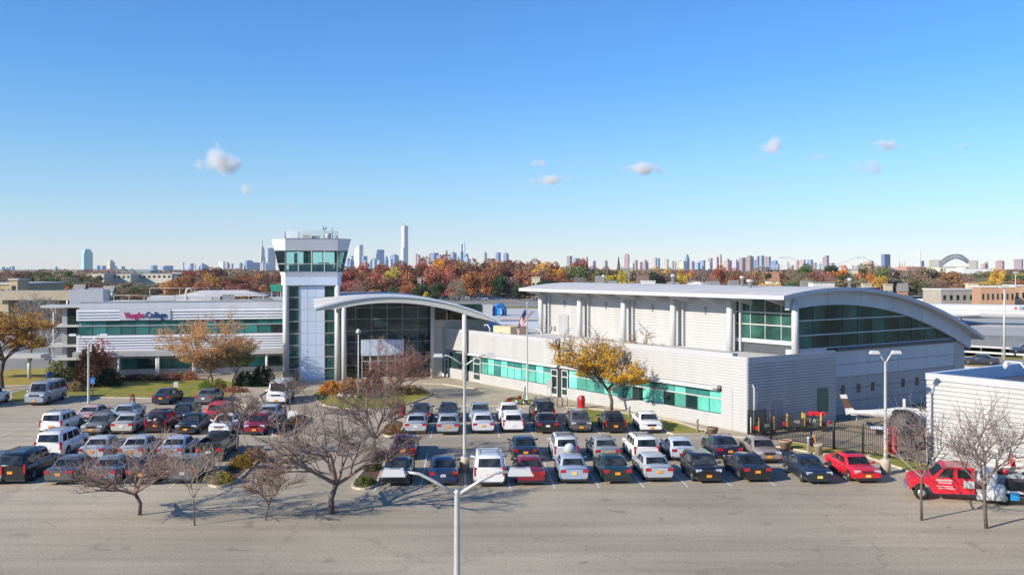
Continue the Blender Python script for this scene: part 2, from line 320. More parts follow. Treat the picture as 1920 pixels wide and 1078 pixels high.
for a, b in (((1262,821),(1330,818.5)),((1262,821),(1248,813)),((1284,813.5),(1312,823)),((1312,816),(1345,826)),((975,766),(1000,779)),((1040,766),(1018,778)),((1065,767),(1042,784)),((985,779),(1000,768))): stripe(P(*a), P(*b))
# parkway, taxiway, airfield beyond the hangar
def band(name, a, b, m, z): # a = near edge px pts, b = far edge px pts
    struct(name, MB().sheet(pxs(a) + pxs(b)[::-1], z), m)
xs = (1120, 1500, 1810, 2100)
band('taxiway', [(1120,610),(2300,640)], [(1120,582),(2300,585)], mat('taxiway_concrete', (.36,.355,.34), .9, 0, .1, .05, world=True), .01)
band('airfield_shoulder', [(1120,628),(2300,662)], [(1120,609.6),(2300,639)], M['road'], .006)
band('airfield_grass', [(1120,655),(2300,678)], [(1120,628.6),(2300,664)], M['grass'], .002)
band('parkway_verge', [(1350,676),(2300,716)], [(1350,656),(2300,678.8)], M['leafy'], .006)
band('parkway', [(1350,716),(2500,790)], [(1350,677),(2300,717.5)], M['road'], .010)
band('parkway', [(1350,668),(2300,700)], [(1350,661),(2300,684)], M['road'], .014)
struct('taxiway_line', MB().sheet(pxs([(1500,607),(2200,617.6),(2200,616.4),(1500,606)]), .016), M['paint'])
struct('taxiway_line', MB().sheet(pxs([(1500,596.3),(2200,597.6),(2200,596.6),(1500,595.6)]), .016), M['paint'])
struct('apron', MB().sheet([(-150,122),(70,122),(95,175),(60,215),(-170,215)], .002), M['road'])
struct('field_grass', MB().sheet([(-300,300),(160,300),(160,330),(-300,330)], .01), M['grass'])
struct('far_lot', MB().sheet([(-120,331),(220,331),(220,420),(-120,420)], .01), M['road'])
# air: even haze from a metre under the ground to just above the tallest tower
hz = MB().box(-7200, 7200, -60, 10800, -1.2, 462).build('haze', [])
hm = bpy.data.materials.new('air'); hm.use_nodes = True; n = hm.node_tree
n.nodes.remove(n.nodes['Principled BSDF']); pv = n.nodes.new('ShaderNodeVolumePrincipled')
pv.inputs['Color'].default_value = (.72,.84,1,1); pv.inputs['Density'].default_value = 4.6e-5; pv.inputs['Anisotropy'].default_value = .2
n.links.new(pv.outputs[0], n.nodes['Material Output'].inputs['Volume']); hz.data.materials.append(hm); tag(hz, kind='stuff')
# ================================================================ BUILDINGS
def siding(fr_parent, u0, u1, z0, z1, v=0.0, per=.28, dep=.07, name='siding', m=None, ends=True, slope=False):
    """ribbed metal siding on the plane v (outward -v), real relief"""
    n = max(1, round((z1 - z0) / per)); p = (z1 - z0) / n; prof = []
    for i in range(n):
        z = z0 + i * p
        prof += [(0, z), (dep, z + .01*p), (dep*.25, z + .72*p), (0, z + .76*p)] if slope else [(0, z), (dep, z + .01*p), (dep*.9, z + .66*p), (0, z + .74*p)]
    prof.append((0, z1))
    a = [(u0, v - d, z) for d, z in prof]; b = [(u1, v - d, z) for d, z in prof]; N = len(prof)
    mb = MB().add(a + b, [(i, i + 1, N + i + 1, N + i)[::-1] for i in range(N - 1)])
    if ends:
        c = [(u0, v + .02, z0), (u0, v + .02, z1)]; d = [(u1, v + .02, z0), (u1, v + .02, z1)]
        mb.add(a + c, [tuple(range(N)) + (N + 1, N)]); mb.add(b + d, [(tuple(range(N)) + (N + 1, N))[::-1]])
    return mb.build(name, m or M['siding'], fr_parent)
def lbox(parent, name, m, *a, **k): return MB().box(*a).build(name, m, parent, **k)
def win_strip(par, us, z0, z1, zt, v, mats, bar=.05, name='window', depth=.06, low=None):
    """one window (frame) object with one pane per bay; us = bay edges"""
    f = MB(); zb = z0
    f.box(us[0]-.03, us[-1]+.03, v-depth, v, z1-.06, z1+.02); f.box(us[0]-.03, us[-1]+.03, v-depth, v, z0-.02, z0+.06)
    for u in us: f.box(u-bar/2, u+bar/2, v-depth+.004, v-.002, z0+.06, z1-.06)
    if zt: f.box(us[0], us[-1], v-depth-.05, v-.001, zt-.05, zt+.05, 1)
    w = f.build(name, [M['dkgrey'], M['trim']], par)
    for a, b in zip(us, us[1:]):
        mm = mats(R.random())
        if zt:
            MB().box(a+bar/2, b-bar/2, v-.025, v-.012, z0+.05, zt-.04).build('pane', mm[0], w)
            MB().box(a+bar/2, b-bar/2, v-.025, v-.012, zt+.04, z1-.05).build('pane', mm[1], w)
        else: MB().box(a+bar/2, b-bar/2, v-.025, v-.012, z0+.05, z1-.05).build('pane', mm[0], w)
    return w
def railing(par, pts, h=1.05, step=1.8, m=None, name='railing'):
    mb = MB()
    for a, b in zip(pts, pts[1:]):
        a, b = Vector(a), Vector(b); L = (b - a).length; n = max(1, round(L / step))
        for i in range(n + 1):
            p = a.lerp(b, i / n); mb.tube([p, p + Vector((0, 0, h))], .03, 5)
        for k in (.45, 1): mb.tube([a + Vector((0, 0, h*k)), b + Vector((0, 0, h*k))], .026, 5)
    return mb.build(name, m or M['galv'], par)
def teal(r): return (M['gblind'], M['gblind'] if r < .25 else M['gteal']) if r < .62 else ((M['gteal'],) * 2 if r < .84 else (M['gdark'], M['gteal']))
# ---------------------------------------------------------------- low wing along the walkway
W = Fr(-9.57, 116.3, math.degrees(math.atan2(-.8254, .5645)))
wing = thing('classroom_wing', 'low white ribbed-siding wing with a long strip of teal windows beside the walkway', 'building', (W.o[0], W.o[1], 0), W.a)
uS, uC = W.u(1047), 50.1
u_in = W.u(880)                                           # where the entrance roof starts to shade it
zb0, zb1, zt = 1.2, 3.12, 2.45
lbox(wing, 'wall', M['white'], .1, uC-.02, .46, 11.6, 0, 5.5)
MB().box(-.1, uS, -.04, .5, 5.62, 6.05).build('parapet', M['white'], wing); MB().box(uS, uC-1.5, .21, .8, 5.85, 6.32).build('parapet', M['white'], wing)
lbox(wing, 'roof', M['roofm'], 0, uC-.1, .5, 11.6, 5.5, 5.62)
d1 = W.u(887.5), W.u(901); d2 = W.u(1033), W.u(1046); d3 = W.u(1049), W.u(1061)
for a, b, z0, z1, v in ((0, d1[0], 3.5, 5.62, 0), (d1[0], uS, 3.5, 5.62, 0), (uS+.02, uC-1.52, 3.5, 5.85, .25), (uC-1.52, uC, .05, 6.12, .25),
        (W.u(842), d1[0], .05, 1.25, 0), (d1[1], d2[0], .05, zb0, 0), (d3[1], uC-1.54, .05, zb0, .25)):
    siding(wing, a, b, z0, z1, v, .24, .05)
siding(wing, W.u(1348)+.05, uC-1.54, zb0, 3.5, .25, .24, .05)
MB().hexa([(W.u(878),-.05,3.1),(d2[1],-.05,3.1),(d2[1],.1,3.1),(W.u(878),.1,3.1)], [(W.u(878),-.30,3.16),(d2[1],-.30,3.16),(d2[1],.1,3.52),(W.u(878),.1,3.52)]).build('awning', M['trim'], wing)
MB().hexa([(d3[0],.15,3.1),(W.u(1345),.15,3.1),(W.u(1345),.4,3.1),(d3[0],.4,3.1)], [(d3[0],-.1,3.16),(W.u(1345),-.1,3.16),(W.u(1345),.4,3.52),(d3[0],.4,3.52)]).build('awning', M['trim'], wing)
def bays(a, b, w): n = max(1, round((b - a) / w)); return [a + (b - a) * i / n for i in range(n + 1)]
for i, seg in enumerate((bays(d1[1]+.05, d2[0]-.05, 1.32), )): win_strip(wing, seg, zb0, zb1, zt, .12, teal)
win_strip(wing, bays(d3[1]+.1, W.u(1348), 1.36), zb0, zb1, zt, .36, teal)
def glazed_door(par, a, b, v, zt=2.2, m=None):
    f = MB(); f.box(a, a+.12, v-.08, v, .12, zt+.75); f.box(b-.12, b, v-.08, v, .12, zt+.75); f.box(a+.12, b-.12, v-.08, v, zt, zt+.12); f.box(a+.12, b-.12, v-.08, v, .12, .45); f.box(a+.12, b-.12, v-.08, v, 1.0, 1.14); f.box(a+.12,b-.12,v-.08,v,zt+.65,zt+.75)
    d = f.build('door', M['trim'], par); MB().box(a+.12, b-.12, v-.05, v-.03, .45, zt+.65).build('pane', m or M['gdark'], d); MB().box(b-.22, b-.18, v-.14, v-.08, .95, 1.25).build('handle', M['grey'], d); return d
glazed_door(wing, d1[0], d1[1], .06); glazed_door(wing, d2[0], d2[1]-.05, .06); glazed_door(wing, d3[0]+.02, d3[1], .31)
lbox(wing, 'wall_pier', M['dkgrey'], d2[1]-.04, d3[0], .1, .3, .1, 3.1)
# shaded return under the entrance roof
siding(wing, 0, W.u(818), .05, 3.3, .02, .24, .08)
win_strip(wing, bays(W.u(842)+.1, d1[0]-.1, 1.6), 1.3, 3.2, 0, .1, lambda r: (M['gdark'],)*2)
glazed_door(wing, W.u(826), W.u(833.5), .05); glazed_door(wing, W.u(834), W.u(841), .05); lbox(wing, 'door_surround', M['trim'], W.u(818), W.u(826), -.02, .1, .1, 3.2)
# shaded end face toward the yard
end = MB(); 
def end_siding(v0, v1, z0, z1, u=uC, per=.24, dep=.08, name='siding', par=wing):
    n = max(1, round((z1 - z0) / per)); p = (z1 - z0) / n; prof = []
    for i in range(n):
        z = z0 + i * p; prof += [(0, z), (dep, z+.01*p), (dep*.9, z+.66*p), (0, z+.74*p)]
    prof.append((0, z1)); N = len(prof)
    a = [(u+d, v0, z) for d, z in prof]; b = [(u+d, v1, z) for d, z in prof]
    return MB().add(a + b, [(i, N+i, N+i+1, i+1) for i in range(N-1)] + [tuple(range(N)), tuple(range(N, 2*N))[::-1]]).build(name, M['siding'], par)
end_siding(.27, 11.5, .05, 5.55); MB().box(uC-.05, uC+.07, .28, 11.5, 5.56, 6.1).build('parapet', M['white'], wing)
for v0 in (1.2, 3.3): 
    d = MB().box(uC+.07, uC+.1, v0, v0+1.15, .05, 2.3).build('door', M['door'], wing); MB().box(uC+.1, uC+.14, v0+.95, v0+1.05, 1, 1.12).build('handle', M['dkgrey'], d)
MB().box(uC+.07, uC+.12, 9.0, 10.4, .9, 3.0).build('electrical_panel', link and mat('green_box', (.13,.19,.12), .7), wing)
dp = MB(); dp.tube([(uC+.05,.75,3.9),(uC+.22,.75,3.8),(uC+.25,.75,3.5),(uC+.25,.75,.1)], .055, 8)
for k in range(3): dp.tube([(uC+.15,.98+.13*k,3.7),(uC+.15,.98+.13*k,.1)], .035, 6)
dp.build('downpipe', [M['trim']], wing)
MB().box(W.u(1338)-.1, W.u(1348)+.1, -.35, .1, 3.35, 3.62).build('wall_lamp', M['galv'], wing)
# roof clutter on the wing: goose-neck vents, grey block, ladder
for px in (906, 1003):
    u = W.u(px); gn = MB(); gn.tube([(u,.9,5.6),(u,.9,6.4),(u-.5,.95,6.75),(u-1.2,1,6.75),(u-1.3,1,6.5)], .07, 8); gn.build('roof_light', M['wcol'], wing)
lbox(wing, 'roof_monitor', M['tan'], W.u(925,3), W.u(957,3), 3.0, 5.5, 5.62, 6.55)
lad = MB(); la = W.u(905)
for s in (0, .4): lad.tube([(la+s, 4, 5.6), (la+s+.6, 6.6, 8.3)], .04, 5)
for k in range(7): lad.tube([(la+.086*k, 4+.37*k, 5.6+.386*k), (la+.4+.086*k, 4+.37*k, 5.6+.386*k)], .03, 5)
lad.build('ladder', mat('rust_red_steel', (.25,.05,.04), .7), wing)
# ---------------------------------------------------------------- big arched hangar
C5 = (24.3, 80.1); HR = math.degrees(math.atan2(-.8254, .5645))
HG = Fr(C5[0], C5[1], HR)                                 # u runs toward the viewer's side, v to the far side; origin at corner column
hang = thing('hangar', 'large white hangar with a curved overhanging roof, white columns and a glazed arch end', 'building', (C5[0], C5[1], 0), HG.a)
def rz(v): return 11.6 - (v + 2.2 - 8.0) ** 2 / 101.6      # roof top height at distance v from the column line
UF, U0 = .6, -38.4
vv = [-2.2 + 31.2 * i / 26 for i in range(27)]
r = MB(); T = .34; top = [(v, rz(v)) for v in vv]; bot = [(v, rz(v) - T) for v in vv]; N = len(vv)
pts = [(UF, v, z) for v, z in top] + [(U0, v, z) for v, z in top] + [(UF, v, z) for v, z in bot] + [(U0, v, z) for v, z in bot]
r.add(pts, [(i, i+1, N+i+1, N+i) for i in range(N-1)], 0, True); r.add(pts, [(2*N+i, 3*N+i, 3*N+i+1, 2*N+i+1) for i in range(N-1)], 1, True)
r.add(pts, [(i, 2*N+i, 2*N+i+1, i+1) for i in range(N-1)], 2); r.add(pts, [(N+i, N+i+1, 3*N+i+1, 3*N+i) for i in range(N-1)], 2)
r.add(pts, [(0, N, 3*N, 2*N), (N-1, 3*N-1, 4*N-1, 2*N-1)], 3)
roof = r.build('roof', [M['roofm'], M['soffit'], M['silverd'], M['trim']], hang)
for u, v, z1, rr in ((-21, 6, 12.5, .16), (-9.5, 4, 12.4, .14), (-7.2, 2.5, 12.1, .2), (-32, 5.5, 12.4, .12), (-3.2, 12, 12.2, .13)):
    MB().lathe([(rr,0),(rr,z1-11.3),(rr*1.7,z1-11.3),(rr*1.7,z1-11.05)], (u, v, 11.2), 10).build('vent_pipe', M['galv'], roof)
rg = MB(); ru = HG.u(1310, 14); rg.hexa([(ru-3,12,10.9),(ru+3,12,10.9),(ru+3,16,10.6),(ru-3,16,10.6)], [(ru-.3,13.8,11.75),(ru+.3,13.8,11.75),(ru+.3,14.2,11.75),(ru-.3,14.2,11.75)]); rg.build('skylight', M['roofm'], roof)
for i in range(10):                                        # eave brackets: tapered fins
    u = -37 + i * 3.95
    MB().hexa([(u-.05,-2.0,10.55),(u+.05,-2.0,10.55),(u+.05,.7,9.9),(u-.05,.7,9.9)], [(u-.05,-2.0,rz(-2.0)-T-.03),(u+.05,-2.0,rz(-2)-T-.03),(u+.05,.7,rz(.7)-T-.03),(u-.05,.7,rz(.7)-T-.03)]).build('bracket', M['wcol'], hang)
for k in range(6): MB().lathe([(.31, 5.5), (.31, 10.15), (.2, 10.2), (.2, 10.6)], (-7.4 * k, 0, 0), 18).build('column', M['wcol'], hang)
# long siding wall behind the columns
siding(hang, -38, -7.6, 5.62, 10.75, .95, .27, .055)
lbox(hang, 'wall', M['white'], -38, -7.55, 1.0, 27.5, 0, 6.9)
for k in range(1, 6): MB().box(-7.4*k+.55, -7.4*k+.75, .6, .9, 5.7, 10.4).build('pilaster', M['siding'], hang)
for k in range(5): MB().box(-7.4*k-4.0, -7.4*k-3.85, .78, .88, 8.9, 9.6).build('wall_light', M['grey'], hang) if k else None
dd = MB().box(HG.u(1049,.9), HG.u(1066,.9), .8, .9, 5.7, 7.9).build('door', M['door'], hang)
for px in (1033, 1040): MB().box(HG.u(px,.9)-.18, HG.u(px,.9)+.18, .75, .88, 6.0, 6.5).build('meter_box', M['grey'], hang)
# glazed corner: long side between last two columns, and arch end
GV = .9
gl = MB(); gl.box(-7.5, -.55, GV, GV+.03, 6.9, 10.45)
def glass_wall(par, name, quads, mm): 
    for q in quads: MB().box(*q).build('pane', mm, par)
f = MB()
for z in (6.85, 8.2, 9.3): f.box(-7.5, -.5, GV-.1, GV, z-.04, z+.06)
f.box(-7.5, -.4, GV-.14, GV-.0, 6.55, 6.85)
for u in (-7.45, -5.7, -4.0, -2.2, -.5): f.box(u-.03, u+.03, GV-.05, GV-.002, 6.86, 10.5)
w = f.build('curtain_wall', M['trim'], hang)
for a, b in ((-7.45,-5.7),(-5.7,-4.0),(-4.0,-2.2),(-2.2,-.5)):
    for z0, z1 in ((6.9, 8.15), (8.27, 9.25), (9.37, 10.5)): MB().box(a+.03, b-.03, GV+.01, GV+.03, z0, z1).build('pane', M['ghang'], w)
MB().box(-7.5, -.4, GV+.05, GV+.2, 5.6, 6.55).build('wall_base', M['dkgrey'], hang)
# arch end (plane u = -.5): local helper draws in (v, z)
EU = -.5
def vpx(px, u=EU):                                        # view ray with plane u=const
    k = (px - CX) / F; ox, oy = C5[0] + u*HG.e[0], C5[1] + u*HG.e[1]
    return (k * oy - ox) / (HG.n[0] - k * HG.n[1])
v_g0, v_g1, v_end = .9, vpx(1801, EU), vpx(1808, EU)
v_d0, v_d1 = vpx(1565.5, EU), vpx(1787, EU)
# fascia beam under the roof edge, tapering along the arch
def beam_depth(v): return 1.25 + .012 * (v - 8)
nb = 30; vb = [-.6 + (v_end + .6 - -.6) * i / nb for i in range(nb + 1)]
bt = [(EU+.35, v, rz(v)-T-.01) for v in vb]; bb = [(EU+.35, v, rz(v)-T-beam_depth(v)) for v in vb]; bt2 = [(EU-.1, v, z) for _, v, z in bt]; bb2 = [(EU-.1, v, z) for _, v, z in bb]
K = nb + 1; pts = bt + bb + bt2 + bb2; fs = []
for i in range(nb): fs += [(i, K+i, K+i+1, i+1), (2*K+i, 2*K+i+1, 3*K+i+1, 3*K+i), (K+i, 3*K+i, 3*K+i+1, K+i+1)]
fs += [(0, 2*K, 3*K, K), (nb, K+nb, 3*K+nb, 2*K+nb)]
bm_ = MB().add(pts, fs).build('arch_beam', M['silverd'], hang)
for v in (4.6, 9.4, 14.2, 19): MB().box(EU+.352, EU+.36, v-.012, v+.012, rz(v)-T-beam_depth(v)+.02, rz(v)-T-.05).build('seam', M['dkgrey'], bm_)
gz = 6.25                                                  # sill of the end glazing
edges = [v_g0 + (v_g1 - v_g0) * i / 12 for i in range(13)]
def gtop(v): return rz(v) - T - beam_depth(v) + .05
fr = MB(); panes = []
def clip_pane(a, b, z0, z1):
    za, zb = min(z1, gtop(a)), min(z1, gtop(b))
    if max(za, zb) <= z0 + .02: return None
    return [(a, z0), (b, z0), (b, max(zb, z0)), (a, max(za, z0))]
levels = [gz, 7.42, 8.72, 12]
for a, b in zip(edges, edges[1:]):
    for z0, z1 in zip(levels, levels[1:]):
        q = clip_pane(a+.02, b-.02, z0, z1)
        if q: panes.append(q)
for z in levels[1:3]:
    ve = max(v for v in [v_g0 + i * .05 for i in range(600)] if gtop(v) > z and v < v_g1)
    fr.box(EU, EU+.1, v_g0, ve, z-.05, z+.05, 1)
for v in edges: 
    if gtop(v) > gz: fr.box(EU-.01, EU+.02, v-.025, v+.025, gz, gtop(v))
fr.box(EU, EU+.12, v_g0, v_g1, gz-.08, gz+.02, 1)
cw = fr.build('curtain_wall', [M['dkgrey'], M['silverd']], hang)
for q in panes:
    vs = [(EU-.02, v, z) for v, z in q] + [(EU-.05, v, z) for v, z in q]
    MB().add(vs, [(0,1,2,3),(7,6,5,4),(0,4,5,1),(1,5,6,2),(2,6,7,3),(3,7,4,0)]).build('pane', M['ghang'], cw)
lbox(hang, 'drip_ledge', M['dkgrey'], EU-.05, EU+.32, v_d0-.05, v_d1, 5.85, gz-.1)
# big sliding doors: panels as separate parts
zl = [.05, 1.2, 2.35, 3.45, 4.6, 5.84]; vl = [v_d0 + (v_d1 - v_d0) * i / 4 for i in range(5)]
door = MB().box(EU-.05, EU-.0, v_d0, v_d1, .02, 5.85).build('hangar_door', M['dkgrey'], hang)
for i in range(4):
    for j in range(5):
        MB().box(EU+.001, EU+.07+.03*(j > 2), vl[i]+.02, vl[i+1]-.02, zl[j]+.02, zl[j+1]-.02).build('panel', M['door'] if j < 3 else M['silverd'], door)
for px in (1579, 1608.5, 1635, 1692, 1718):
    v = vpx(px); MB().box(EU+.071, EU+.085, v-.28, v+.28, 1.9, 2.7).build('pane', M['gdark'], door)
end_siding(v_end-1.9, v_end, .05, 6.2, EU-.02, .25, .06, par=hang); end_siding(v_d0-1.2, v_d0-.02, .05, 6.0, EU-.02, .25, .06, par=hang)
MB().box(EU-.06, EU-.01, v_end-1.9, v_end, 6.2, gtop(v_end-1.0)+.4).build('wall_panel', M['silverd'], hang)
MB().box(-37.5, EU-.5, GV+.3, v_end-.2, 6.9, 7.0).build('ceiling', M['dkgrey'], hang)
MB().box(-38, EU-.3, v_end-.35, v_end-.05, 0, 6.6).build('wall', M['white'], hang)
MB().box(EU-.1, EU+.1, .45, v_g0-.02, 6.0, 10.3).build('corner_post', M['grey'], hang)
MB().box(-1.5, EU+.05, v_g0-.3, v_d0-1.25, 5.6, 6.2).build('wall_base', M['silverd'], hang)
# ---------------------------------------------------------------- left academic block
LB = Fr(-52.6, 113.3, 13.0)
ac = thing('academic_building', 'two-storey white building with teal ribbon windows and a college name sign', 'building', (LB.o[0], LB.o[1], 0), LB.a)
u1 = LB.u(532); 
u0 = LB.u(146)
lbox(ac, 'wall', M['white'], u0+.1, u1, .3, 22, 0, 8.6)
lbox(ac, 'roof', M['roofm'], u0+.3, u1, .35, 22, 8.6, 8.75)
MB().box(u0+.2, u1, -.05, .25, 8.35, 9.2).build('parapet', M['cwhite'], ac)
MB().box(u0+.15, u1, -.12, .45, 9.2, 9.27).build('coping', M['trim'], ac)
us0, us1 = LB.u(225), LB.u(320)
for a, b in ((u0-.15, us0-.03), (us1+.03, u1)): siding(ac, a, b, 6.95, 8.35, -.02, .35, .16, m=M['acsid'], slope=True)
MB().box(us0, us1, -.22, -.02, 6.98, 8.2).build('sign_panel', M['cwhite'], ac)
MB().box(us0, us1, -.05, .1, 8.2, 8.35).build('sign_panel', M['white'], ac)
siding(ac, u0-.15, u1, 3.25, 5.15, -.02, .32, .16, m=M['acsid'], slope=True)
MB().box(u0-.3, u1, -1.5, .2, 2.62, 3.22).build('canopy', M['trim'], ac)
win_strip(ac, bays(u0, u1, 1.66), 5.18, 6.93, 6.28, .1, lambda r: (M['gteal'], M['gteal']) if r < .68 else ((M['gdark'], M['gteal']) if r < .9 else (M['gblind'], M['gteal'])), bar=.07)
win_strip(ac, bays(u0+4.5, u1, 2.1), .95, 2.6, 2.3, .1, lambda r: (M['gdark'], M['gdark']) if r < .5 else (M['gteal'], M['gdark']), bar=.07)
siding(ac, u0+4.5, u1, .05, .93, .05, .29, .06)
for px in (181, 223, 294, 297.5, 363, 365.5, 500): MB().lathe([(.16,0),(.16,2.6)], (LB.u(px,-1.2), -1.2, 0), 12).build('column', M['wcol'], ac)
txt = []
def text(par, body, size, loc, m, off=.012, ext=.03, rot=(math.pi/2, 0, 0), sxx=1.0, name='lettering'):
    cu = bpy.data.curves.new('lettering', 'FONT'); cu.body = body; cu.size = size; cu.extrude = ext; cu.offset = off; cu.materials.append(m)
    o = link(name, cu, par, loc); o.rotation_euler = rot; o.scale = (sxx, 1, 1); return o
mag = mat('magenta_letters', (.55,.01,.12), .5, 0, .03); navy = mat('navy_letters', (.02,.05,.18), .5, 0, .03)
tp = text(ac, 'Vaughn', 1.02, (LB.u(233.5), -.26, 7.24), mag, .022, sxx=.92); tp2 = text(ac, 'College', 1.02, (LB.u(273.5), -.26, 7.24), navy, .022, sxx=.92)
bpy.context.view_layer.update()
for o, a, b in ((tp, 233.5, 271.5), (tp2, 274, 313)):
    wid = o.dimensions.x / max(o.scale.x, 1e-6); o.scale = ((LB.u(b) - LB.u(a)) / wid, 1, 1)
def bake_text(o):
    bpy.context.view_layer.update(); me = bpy.data.meshes.new_from_object(o.evaluated_get(bpy.context.evaluated_depsgraph_get())); me.name = 'lettering'
    n = link(o.name, me, o.parent, o.location); n.rotation_euler = o.rotation_euler; n.scale = o.scale; bpy.data.objects.remove(o); n.name = 'lettering'; return n
bake_text(tp); bake_text(tp2)
# west end: stair tower and balcony slabs
wx = u0 - 2.6
lbox(ac, 'stair_wall', M['white'], u0-2.0, u0-1.4, 1.0, 6, 0, 8.6); lbox(ac, 'stair_glass', M['gdark'], u0-1.4, u0+.12, .9, 1.0, 0, 8.6)
for z, x in ((8.55, -4.3), (6.2, -3.4), (3.8, -3.9), (2.2, -3.9)): MB().hexa([(u0+x,.4,z),(u0+.4,-.0,z),(u0+.4,5,z),(u0+x,4,z)], [(u0+x,.4,z+.25),(u0+.4,0,z+.25),(u0+.4,5,z+.25),(u0+x,4,z+.25)]).build('balcony_slab', M['wcol'], ac)
MB().lathe([(.09,0),(.09,8.5)], (u0-2.9, .8, 0), 8).build('column', M['wcol'], ac)
lbox(ac, 'penthouse', M['white'], LB.u(130,5), LB.u(193,5), 5, 9, 8.7, 10.6)
railing(ac, [(u0+4.0,.5,8.75),(u0+11,.5,8.75),(u0+11,1.6,8.75),(u0+23.5,1.6,8.75)], 1.25)
lbox(ac, 'roof_deck', M['roofm'], u0+7, u0+16, 6, 14, 8.76, 9.6); railing(ac, [(u0+6.5,12,8.75),(u0+18,12,8.75)], 1.9)
MB().hexa([(u0+10,8,9.6),(u0+22,8,9.6),(u0+22,16,9.6),(u0+10,16,9.6)],[(u0+13,10,10.3),(u0+19,10,10.3),(u0+19,14,10.3),(u0+13,14,10.3)]).build('roof_skylight', M['roofm'], ac)
for k, (a, b, c, d) in enumerate(((13, 2.2, 1.6, .9), (20.2, 2.6, 1.2, .7), (22.3, 1.8, 1.5, .8), (16.5, 1.4, 1.0, 1.2))):
    q = MB().box(u0+a, u0+a+b, 4, 4+c, 8.76, 8.76+d).build('roof_unit', M['grey'] if k % 2 else M['wcol'], ac)
gn = MB(); gn.tube([(u0+11.8,6,8.7),(u0+11.8,6,10.3),(u0+12.0,6,10.7),(u0+12.4,6,10.7),(u0+12.6,6,10.3)], .12, 10); gn.build('vent_pipe', M['wcol'], ac)
# entrance canopy on the west side
can = thing('walkway_canopy', 'flat white canopy on round posts beside the blue litter bin', 'canopy', LT(-56, 115.5), A0)
MB().box(-4.5, 5.2, -.6, 2.0, 2.55, 2.95).build('roof', M['trim'], can)
for x in (-3.7, 3.5): MB().lathe([(.2,0),(.2,2.55)], (x, .2, 0), 12).build('column', M['wcol'], can)
# ---------------------------------------------------------------- control tower
TW = Fr(-26.25, 109.35, 13.0)
tow = thing('control_tower', 'white control tower with a flared teal-glazed cab and rooftop railing', 'control tower', (TW.o[0], TW.o[1], 0), TW.a)
ut = TW.u(637)
ua, ub, uc, ud = TW.u(541), TW.u(561.5), TW.u(608), TW.u(628)
D_ = 6.7
lbox(tow, 'shaft', M['white'], ua, ud, .25, D_-.3, 0, 11.2)
for u in (TW.u(535.5), TW.u(633)):
    for v in (.1, D_-.3): MB().lathe([(.33,0),(.33,11.33)], (u, v, 0), 18).build('column', M['wcol'], tow)
zz = [.1] + [TW.z(590, y) for y in (691,669,647,625,602.5,580,557.5,536)][0:8]
pf = MB().box(ub+.02, uc-.02, .17, .24, .1, 11.3).build('panel_backing', M['dkgrey'], tow)
ucol = [ub + (uc - ub) * i / 3 for i in range(4)]
for i in range(3):
    for a, b in zip(zz, zz[1:]): MB().box(ucol[i]+.012, ucol[i+1]-.012, .1, .168, a+.012, b-.012).build('panel', M['silver'], tow)
for a, b in ((ua, ub), (uc, ud)):
    fz = MB(); fz.box(a, a+.07, .05, .2, .1, 11.3); fz.box(b-.07, b, .05, .2, .1, 11.3)
    for z in zz: fz.box(a+.07, b-.07, .04, .2, z-.04, z+.04)
    ww = fz.build('window', M['galv'], tow)
    for z0, z1 in zip(zz, zz[1:]): MB().box(a+.07, b-.07, .14, .17, z0+.04, z1-.04).build('pane', M['gstair'], ww)
cu_, cv_ = (TW.u(535)+TW.u(632.5))/2, 3.25; FH = (TW.u(632.5)-TW.u(535))/2
def octo(Rr, z): return [(cu_+x, cv_+y, z) for x, y in ((-FH,-Rr),(FH,-Rr),(Rr,-FH),(Rr,FH),(FH,Rr),(-FH,Rr),(-Rr,FH),(-Rr,-FH))]
def cz(py): return H - (py - HY) * 109.0 / F
def hw(px0, px1): return (px1 - px0) / 2 * 109.0 / F
z_a, z_b, z_c, z_d, z_e, z_f = cz(535), cz(519.5), cz(511), cz(469), cz(449.5), cz(448)
Ra, Rc, Rd, Rf = hw(528,639), hw(527,640), hw(515.5,651.5), hw(509.5,657.5)
MB().hexa(octo(Ra, z_a), octo(Ra, z_b)).build('cab_base', M['silver'], tow)
MB().hexa(octo(Ra, z_b), octo(Rc+.12, z_c)).build('cab_skirt', M['cwhite'], tow)
MB().hexa(octo(Rd+.02, z_d), octo(Rf, z_f)).build('cab_fascia', M['cwhite'], tow)
MB().hexa(octo(Rf+.03, z_f), octo(Rf+.03, z_f+.05)).build('cab_coping', M['grey'], tow)
MB().hexa(octo(Rc, z_c), octo(Rc, z_c+.05)).build('cab_floor', M['soffit'], tow)
zm = cz(495)
def lerpR(z): return Rc+.1 + (Rd - Rc-.1) * (z - z_c) / (z_d - z_c)
fz = MB(); b0, t0 = octo(lerpR(z_c), z_c+.02), octo(lerpR(z_d), z_d)
cab = None; panes = []
for i in range(8):
    j = (i + 1) % 8; n = 4 if i in (0, 2, 4, 6) else 1
    B0, B1, T0, T1 = Vector(b0[i]), Vector(b0[j]), Vector(t0[i]), Vector(t0[j])
    for k in range(n + 1):
        p, q = B0.lerp(B1, k/n), T0.lerp(T1, k/n); fz.tube([p, q], .05, 4, sm=False)
    fm = (zm - z_c) / (z_d - z_c)
    for ff in (0.01, fm, .99): fz.tube([B0.lerp(T0, ff), B1.lerp(T1, ff)], .05, 4, sm=False)
    for k in range(n):
        for f0, f1 in ((.0, fm), (fm, 1)):
            a, b = B0.lerp(B1, k/n), B0.lerp(B1, (k+1)/n); c, d = T0.lerp(T1, (k+1)/n), T0.lerp(T1, k/n)
            panes.append([a.lerp(d, f0), b.lerp(c, f0), b.lerp(c, f1), a.lerp(d, f1)])
cabw = fz.build('cab_window', M['trim'], tow)
